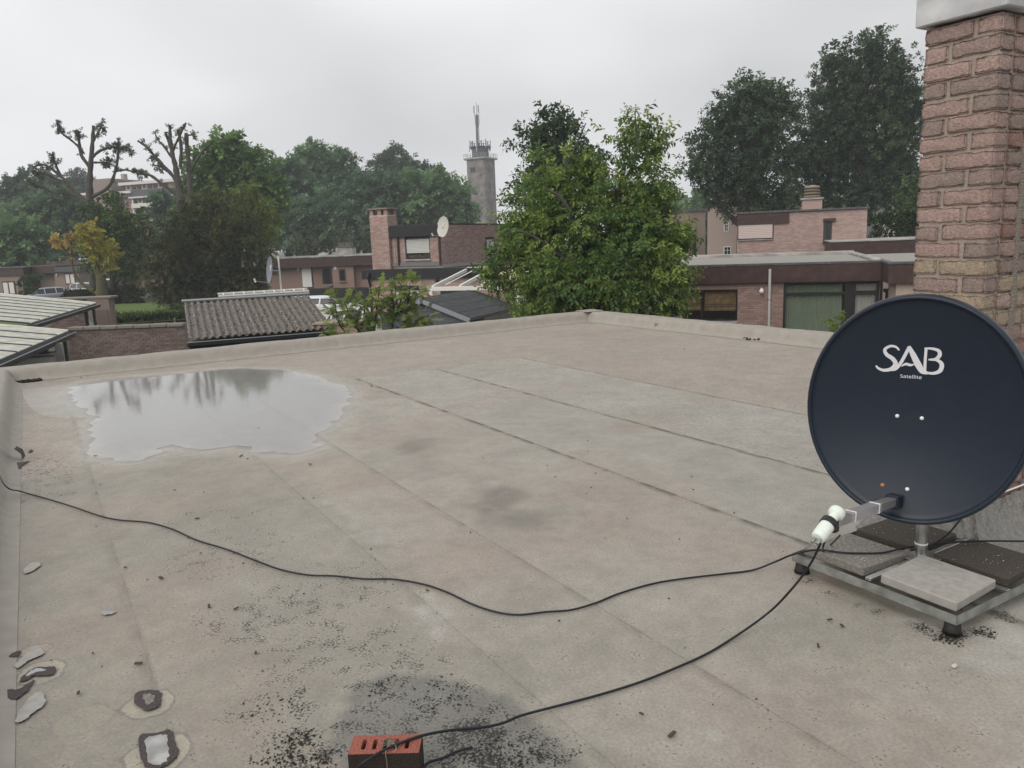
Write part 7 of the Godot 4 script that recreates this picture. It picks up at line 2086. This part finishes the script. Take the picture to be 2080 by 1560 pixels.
func build_sheds() -> void:
	# corrugated shed: local x along the eave, -z uphill
	var t := thing("corrugated_shed", "shed with lichen spotted corrugated roof and white ridge tube", "shed", Vector3(-7.899, 0, -19.292), 0.394)
	var W := 3.5
	var deep := 3.7
	var y0 := -0.6
	var y1 := 0.06
	rng.seed = 55
	var amp := 0.03
	var pitch := 0.175
	var nsh := 4
	for s in nsh:
		var rows := []
		var xa := W * s / nsh - (0.04 if s else 0.0)
		var xb := W * (s + 1) / nsh
		for r in [0.0, 1.0]:
			var row := PackedVector3Array()
			var nn := 44
			for i in nn + 1:
				var x := lerpf(xa, xb, float(i) / nn)
				row.append(Vector3(x, lerpf(y0, y1, r) + amp * sin(x / pitch * TAU) + (0.006 if s % 2 else 0.0), -deep * r + 0.12))
			rows.append(row)
		var mb := MB.new().sheet(rows, false, false)
		var under := []
		for row in rows:
			var q := PackedVector3Array()
			for p in row:
				q.append(p - Vector3(0, 0.008, 0))
			under.append(q)
		mb.sheet(under, false, true)
		for i in rows[0].size() - 1:
			mb.quad(rows[0][i], rows[0][i + 1], under[0][i + 1], under[0][i], Vector3.BACK)
		var sh := part("corrugated_sheet", mb, M.fibre_cement, t)
		for kind in 2:
			var sp := MB.new()
			for i in (150 if kind == 0 else 420):
				var x := rng.randf_range(xa, xb)
				var r := rng.randf()
				var ph := sin(x / pitch * TAU)
				if kind == 0 and ph < -0.2 or kind == 1 and ph > 0.3:
					continue
				var y := lerpf(y0, y1, r) + amp * ph + (0.006 if s % 2 else 0.0)
				var sz := rng.randf_range(0.008, 0.034) * (1.0 if kind == 0 else 1.3)
				sp.box(Vector3(x, y + 0.004, -deep * r + 0.12), Vector3(sz, 0.008, sz * rng.randf_range(0.7, 2.0)), Basis(Vector3.BACK, atan(amp * TAU / pitch * cos(x / pitch * TAU))) * Basis(Vector3.RIGHT, 0.17))
			part("lichen_spots", sp, M.lichen if kind == 0 else M.lichen_dark, sh, "stuff")
	part("ridge_tube", MB.new().tube([Vector3(-0.06, y1 + 0.06, -deep + 0.1), Vector3(W + 0.03, y1 + 0.06, -deep + 0.1)], 0.045, 10), M.alu_grey, t)
	bx("ridge_board", Vector3(W / 2, y1 + 0.04, -deep + 0.05), Vector3(W + 0.05, 0.05, 0.1), M.white_paint, t)
	part("gutter", MB.new().box(Vector3(W / 2, y0 - 0.13, 0.2), Vector3(W + 0.1, 0.12, 0.14), Basis.IDENTITY, 0.03), M.fascia_black, t)
	part("gutter_bead", MB.new().tube([Vector3(-0.05, y0 - 0.07, 0.27), Vector3(W + 0.05, y0 - 0.07, 0.27)], 0.012, 6), M.alu_grey, t)
	bx("fascia", Vector3(W / 2, y0 - 0.25, 0.08), Vector3(W, 0.34, 0.05), M.fascia_black, t)
	bx("wall", Vector3(W / 2, (GROUND + y0 - 0.1) / 2, -deep / 2), Vector3(W - 0.15, y0 - 0.1 - GROUND, deep - 0.2), M.plum2, t)
	# ladder lying along the ridge
	var l := thing("ladder", "white aluminium ladder lying behind the ridge of the corrugated shed", "ladder", t.transform * Vector3(1.0, y1 + 0.12, -deep - 0.05), t.rotation.y)
	for z in [0.0, -0.32]:
		bx("rail", Vector3(1.25, 0.02 + (0.05 if z < 0.0 else 0.0), z), Vector3(2.6, 0.05, 0.025), M.white_paint, l)
	for i in 9:
		bx("rung", Vector3(0.1 + i * 0.29, 0.045, -0.16), Vector3(0.03, 0.02, 0.31), M.white_paint, l, 0.0, Basis(Vector3.RIGHT, 0.155))
	bx("shed_purlin", Vector3(1.25, -0.06, -0.16), Vector3(2.4, 0.1, 0.5), M.fascia_black, l)

	# board shed with felt roof
	var ft := Vector3(-2.895, -0.3, -25.655)
	var g := thing("board_shed", "blue grey board shed with dark felt gable roof", "shed", Vector3(ft.x, 0, ft.z), deg_to_rad(-24))
	var hw := 1.8
	var yr := -0.3
	var ye := -0.95
	var dp := 3.9
	var nb := 14
	for i in nb:
		var ya := lerpf(-2.8, -0.36, float(i) / nb)
		var yb2 := lerpf(-2.8, -0.36, float(i + 1) / nb)
		var ymid := (ya + yb2) / 2
		var half := hw - 0.2 if ymid < ye else (hw - 0.2) * clampf((yr - ymid) / (yr - ye), 0.04, 1.0)
		bx("wall_board", Vector3(0, ymid, -0.15), Vector3(half * 2, yb2 - ya - 0.006, 0.03), M.shed_board if i % 2 else M.shed_board2, g, 0.004, Basis(Vector3.RIGHT, -0.06))
	bx("side_wall", Vector3(hw - 0.22, (GROUND + ye) / 2, -dp / 2), Vector3(0.04, ye - GROUND, dp - 0.4), M.shed_board, g)
	bx("side_wall", Vector3(-hw + 0.22, (GROUND + ye) / 2, -dp / 2), Vector3(0.04, ye - GROUND, dp - 0.4), M.shed_board, g)
	bx("rear_wall", Vector3(0, (GROUND + ye) / 2, -dp + 0.25), Vector3(hw * 2 - 0.5, ye - GROUND, 0.04), M.shed_board, g)
	for s in [-1.0, 1.0]:
		var dirv := Vector3(hw * s, ye - yr, 0).normalized()
		var ln := Vector2(hw, ye - yr).length()
		var bs := Basis(dirv, Vector3.BACK.cross(dirv), Vector3.BACK)
		bx("felt_slope", Vector3(hw * s / 2, (yr + ye) / 2 + 0.02, -dp / 2), Vector3(ln + 0.02, 0.05, dp), M.felt_roof, g, 0.006, bs)
		for k in 3:
			bx("felt_lap", Vector3(hw * s * (0.25 + 0.25 * k), lerpf(yr, ye, 0.25 + 0.25 * k) + 0.048, -dp / 2), Vector3(0.03, 0.008, dp), M.felt_roof, g, 0.0, bs)
		bx("barge_board", Vector3(hw * s / 2, (yr + ye) / 2 - 0.03, 0.03), Vector3(ln + 0.03, 0.14, 0.035), M.shed_trim, g, 0.005, bs)
	bx("finial", Vector3(0, yr - 0.02, 0.06), Vector3(0.11, 0.28, 0.04), M.shed_trim, g, 0.01)
	bx("finial_tip", Vector3(0, yr - 0.2, 0.06), Vector3(0.06, 0.1, 0.03), M.shed_trim, g, 0.01)
	part("gutter", MB.new().tube([Vector3(hw + 0.04, ye - 0.03, 0.05), Vector3(hw + 0.04, ye - 0.03, -dp)], 0.045, 8), M.fascia_black, g)
	part("downpipe", MB.new().tube([Vector3(hw + 0.06, ye - 0.06, -1.3), Vector3(hw + 0.02, GROUND, -1.3)], 0.04, 8), M.shed_trim, g)
	# low grey fence strip right of the shed
	var fa := Vector3(-0.695, -0.855, -22)
	var fb := Vector3(0.631, -0.886, -25)
	var fe := thing("picket_fence", "low weathered picket fence under the leafy tree", "fence", Vector3(fa.x, GROUND, fa.z), atan2(-(fb.z - fa.z), fb.x - fa.x))
	var fl := Vector2(fa.x, fa.z).distance_to(Vector2(fb.x, fb.z))
	for i in 26:
		bx("picket", Vector3((i + 0.5) * fl / 26, (fa.y - GROUND) / 2 + 0.12, 0), Vector3(fl / 26 - 0.04, fa.y - GROUND + 0.2, 0.02), M.coping, fe)
	bx("rail", Vector3(fl / 2, fa.y - GROUND - 0.1, -0.03), Vector3(fl, 0.07, 0.03), M.coping, fe)
	# low flat lean-to between corrugated shed and shrub
	var lt := thing("lean_to", "low lean-to with beige flat roof beside the corrugated shed", "shed", Vector3(-4.536, -0.572, -21) * Vector3(1, 0, 1), -0.25)
	var ly: float = Vector3(-4.53, -0.493, -21).y
	bx("roof", Vector3(0.1, ly, 0), Vector3(1.3, 0.06, 1.0), M.coping_tan, lt, 0.01)
	bx("wall", Vector3(0.1, (GROUND + ly) / 2 - 0.02, 0), Vector3(1.2, ly - GROUND - 0.06, 0.9), M.red2, lt)

func build_cars() -> void:
	car("silver_hatchback", "silver hatchback parked in front of the brown bungalow", Vector3(-43.819, -2.315, -75), deg_to_rad(180 + 33), M.car_silver, 4.2, 1.46)
	car("white_car", "white car half hidden behind the yellow pollarded tree", Vector3(-44.247, -2.542, -84), deg_to_rad(8), M.car_white, 4.0, 1.5)
	car("black_car", "black car with pale roof behind the yellow pollarded tree", Vector3(-42.685, -2.632, -86), deg_to_rad(75), M.car_black, 4.2, 1.75)
	car("white_van", "white van parked behind the corrugated shed before the black fence", Vector3(-8.901, -1.985, -38), deg_to_rad(5), M.car_white, 4.6, 1.95)
	car("white_parked_car", "white car seen through the star leaved shrub", Vector3(-6.374, -1.994, -36), deg_to_rad(-12), M.car_white, 3.9, 1.45)
	# kick scooter on the lean-to
	var s := thing("kick_scooter", "black kick scooter standing between corrugated shed and shrub", "scooter", Vector3(-4.771, -0.424, -21.6))
	part("steering_tube", MB.new().tube([Vector3(0, 0.1, 0), Vector3(-0.02, 0.42, 0)], 0.022, 8), M.black_plastic, s)
	part("handlebar", MB.new().tube([Vector3(-0.15, 0.42, 0.02), Vector3(0.06, 0.42, 0.02)], 0.016, 8), M.black_plastic, s)
	part("wheel", MB.new().lathe([Vector2(0.04, -0.02), Vector2(0.085, -0.022), Vector2(0.095, 0.0), Vector2(0.085, 0.022), Vector2(0.04, 0.02)], 20, Transform3D(Basis(Vector3.RIGHT, Vector3.BACK, Vector3.DOWN), Vector3(0.01, 0.095, 0.02))), M.rubber, s)
	part("hub", MB.new().tube([Vector3(0.01, 0.095, 0.0), Vector3(0.01, 0.095, 0.045)], 0.03, 10), M.alu_grey, s)
	bx("deck", Vector3(0.02, 0.03, -0.3), Vector3(0.12, 0.03, 0.5), M.black_plastic, s, 0.01)

# car along local x (front at +x), base on the ground
func car(called: String, label: String, at: Vector3, turn: float, paint: Material, L: float, H: float) -> void:
	var t := thing(called, label, "car" if H < 1.9 else "van", Vector3(at.x, GROUND + 0.016, at.z), turn)
	var W := 1.72
	# stations: x, half width, floor, belt height, bonnet crown
	var st := [[-0.5, 0.80, 0.42, 0.80], [-0.48, 0.90, 0.30, 0.92], [-0.40, 0.98, 0.24, 0.98], [-0.2, 1.0, 0.22, 0.96], [0.0, 1.0, 0.22, 0.95], [0.2, 1.0, 0.22, 0.93], [0.33, 0.98, 0.22, 0.86], [0.44, 0.92, 0.24, 0.74], [0.49, 0.82, 0.32, 0.62], [0.5, 0.74, 0.4, 0.55]]
	var k := H / 1.46 if H < 1.9 else 1.72
	var rows := []
	for s in st:
		var hw: float = W / 2 * s[1]
		var b: float = s[3] * k
		var f: float = s[2]
		var row := PackedVector3Array()
		for q in [[-0.86, f], [-1.0, f + 0.12], [-1.0, b - 0.12], [-0.94, b - 0.02], [-0.7, b], [0.0, b + 0.02], [0.7, b], [0.94, b - 0.02], [1.0, b - 0.12], [1.0, f + 0.12], [0.86, f]]:
			row.append(Vector3(s[0] * L, q[1], q[0] * hw))
		rows.append(row)
	var body := MB.new().sheet(rows, true, true)
	for e in [0, rows.size() - 1]:
		for i in range(1, 10):
			body.tri(rows[e][0], rows[e][i], rows[e][i + 1], Vector3(-1 if e == 0 else 1, 0, 0))
	part("body", body, paint, t)
	# greenhouse
	var gs := [[-0.485, 0.88, 0.0], [-0.40, 0.84, 0.82], [-0.30, 0.82, 1.0], [-0.05, 0.82, 1.0], [0.08, 0.82, 0.93], [0.27, 0.86, 0.0]]
	var gr := []
	var yb := 0.90 * k
	for s in gs:
		var y: float = lerpf(yb, H, s[2])
		var hw: float = W / 2 * lerpf(0.96, 0.74, s[2])
		gr.append(PackedVector3Array([Vector3(s[0] * L, yb - 0.02, -W / 2 * 0.95), Vector3(s[0] * L, y - 0.03, -hw), Vector3(s[0] * L, y, -hw * 0.85), Vector3(s[0] * L, y, hw * 0.85), Vector3(s[0] * L, y - 0.03, hw), Vector3(s[0] * L, yb - 0.02, W / 2 * 0.95)]))
	part("windows", MB.new().sheet(gr, false, true), M.car_glass, t)
	var rf := []
	for s in [[-0.41, 0.80], [-0.30, 1.0], [-0.05, 1.0], [0.09, 0.92]]:
		var y: float = lerpf(yb, H, s[1]) + 0.012
		rf.append(PackedVector3Array([Vector3(s[0] * L, y - 0.07, -W / 2 * 0.80), Vector3(s[0] * L, y, -W / 2 * 0.66), Vector3(s[0] * L, y + 0.01, 0), Vector3(s[0] * L, y, W / 2 * 0.66), Vector3(s[0] * L, y - 0.07, W / 2 * 0.80)]))
	part("roof_panel", MB.new().sheet(rf, false, true), M.car_white if called == "black_car" else paint, t)
	for z in [-1.0, 1.0]:
		for q in [[-0.24, 0.78], [-0.02, 0.82], [-0.40, 0.6]]:
			part("pillar", MB.new().tube([Vector3(q[0] * L, yb, z * W / 2 * 0.955), Vector3(q[0] * L + 0.06, H - 0.06, z * W / 2 * 0.775)], 0.05, 6), paint, t)
		for x in [-0.31, 0.31]:
			var wx := Transform3D(Basis(Vector3.RIGHT, Vector3.BACK * z, Vector3.DOWN * z), Vector3(x * L, 0.31, z * (W / 2 - 0.1)))
			var wh := part("wheel", MB.new().lathe([Vector2(0.01, -0.1), Vector2(0.29, -0.1), Vector2(0.31, -0.05), Vector2(0.31, 0.08), Vector2(0.29, 0.115), Vector2(0.2, 0.11), Vector2(0.2, 0.09)], 20, wx), M.rubber, t)
			part("rim", MB.new().lathe([Vector2(0.21, 0.1), Vector2(0.15, 0.09), Vector2(0.05, 0.105), Vector2(0.001, 0.1)], 16, wx), M.alu_grey, wh)
		bx("tail_light", Vector3(-0.49 * L, 0.86 * k, z * W / 2 * 0.72), Vector3(0.14, 0.16, 0.28), M.tail_red, t, 0.02)
		bx("headlight", Vector3(0.48 * L, 0.62 * k, z * W / 2 * 0.66), Vector3(0.16, 0.12, 0.3), M.opal, t, 0.02)
	bx("number_plate", Vector3(-0.505 * L, 0.72 * k, 0), Vector3(0.02, 0.11, 0.5), M.white_paint, t)
	bx("rear_bumper", Vector3(-0.495 * L, 0.45, 0), Vector3(0.14, 0.2, W * 0.84), paint, t, 0.04)

func build_hedges() -> void:
	hedge("clipped_hedge", "dark clipped hedge along the street behind the lawn", Vector3(-39.887, -2.246, -72), Vector3(-31.855, -2.407, -70), 0.95, 0.9, Vector3(0.016, 0.026, 0.010), Vector3(0.034, 0.048, 0.014), "tuft", 26.0, 91)
	hedge("lawn_hedge", "bright low hedge along the near edge of the lawn", Vector3(-23.248, -2.382, -46), Vector3(-18.362, -2.369, -46), 0.62, 1.1, Vector3(0.05, 0.09, 0.016), Vector3(0.13, 0.18, 0.026), "tuft", 26.0, 92)
	hedge("ivy_hedge", "dark glossy hedge in front of the bright lawn hedge", Vector3(-20.114, -2.055, -40), Vector3(-16.238, -2.054, -40), 0.95, 0.8, Vector3(0.018, 0.036, 0.012), Vector3(0.045, 0.075, 0.02), "tuft", 26.0, 93)
	hedge("porch_hedge", "rounded green hedge at the bungalow porch behind the silver car", Vector3(-48.622, -2.201, -80), Vector3(-46.732, -2.174, -80), 2.3, 1.6, Vector3(0.025, 0.055, 0.014), Vector3(0.07, 0.12, 0.02), "tuft", 14.0, 94)
	hedge("yard_hedge", "yellowish clipped hedge beside the black parked car", Vector3(-42.515, -2.175, -88), Vector3(-40.33, -2.15, -88), 1.6, 1.2, Vector3(0.06, 0.075, 0.016), Vector3(0.10, 0.11, 0.02), "tuft", 14.0, 95)
	hedge("high_hedge", "green clipped hedge behind the garage block", Vector3(23.289, 0.195, -52), Vector3(27.308, 0.17, -52), 4.6, 1.5, Vector3(0.022, 0.045, 0.016), Vector3(0.05, 0.085, 0.022), "tuft", 16.0, 96)
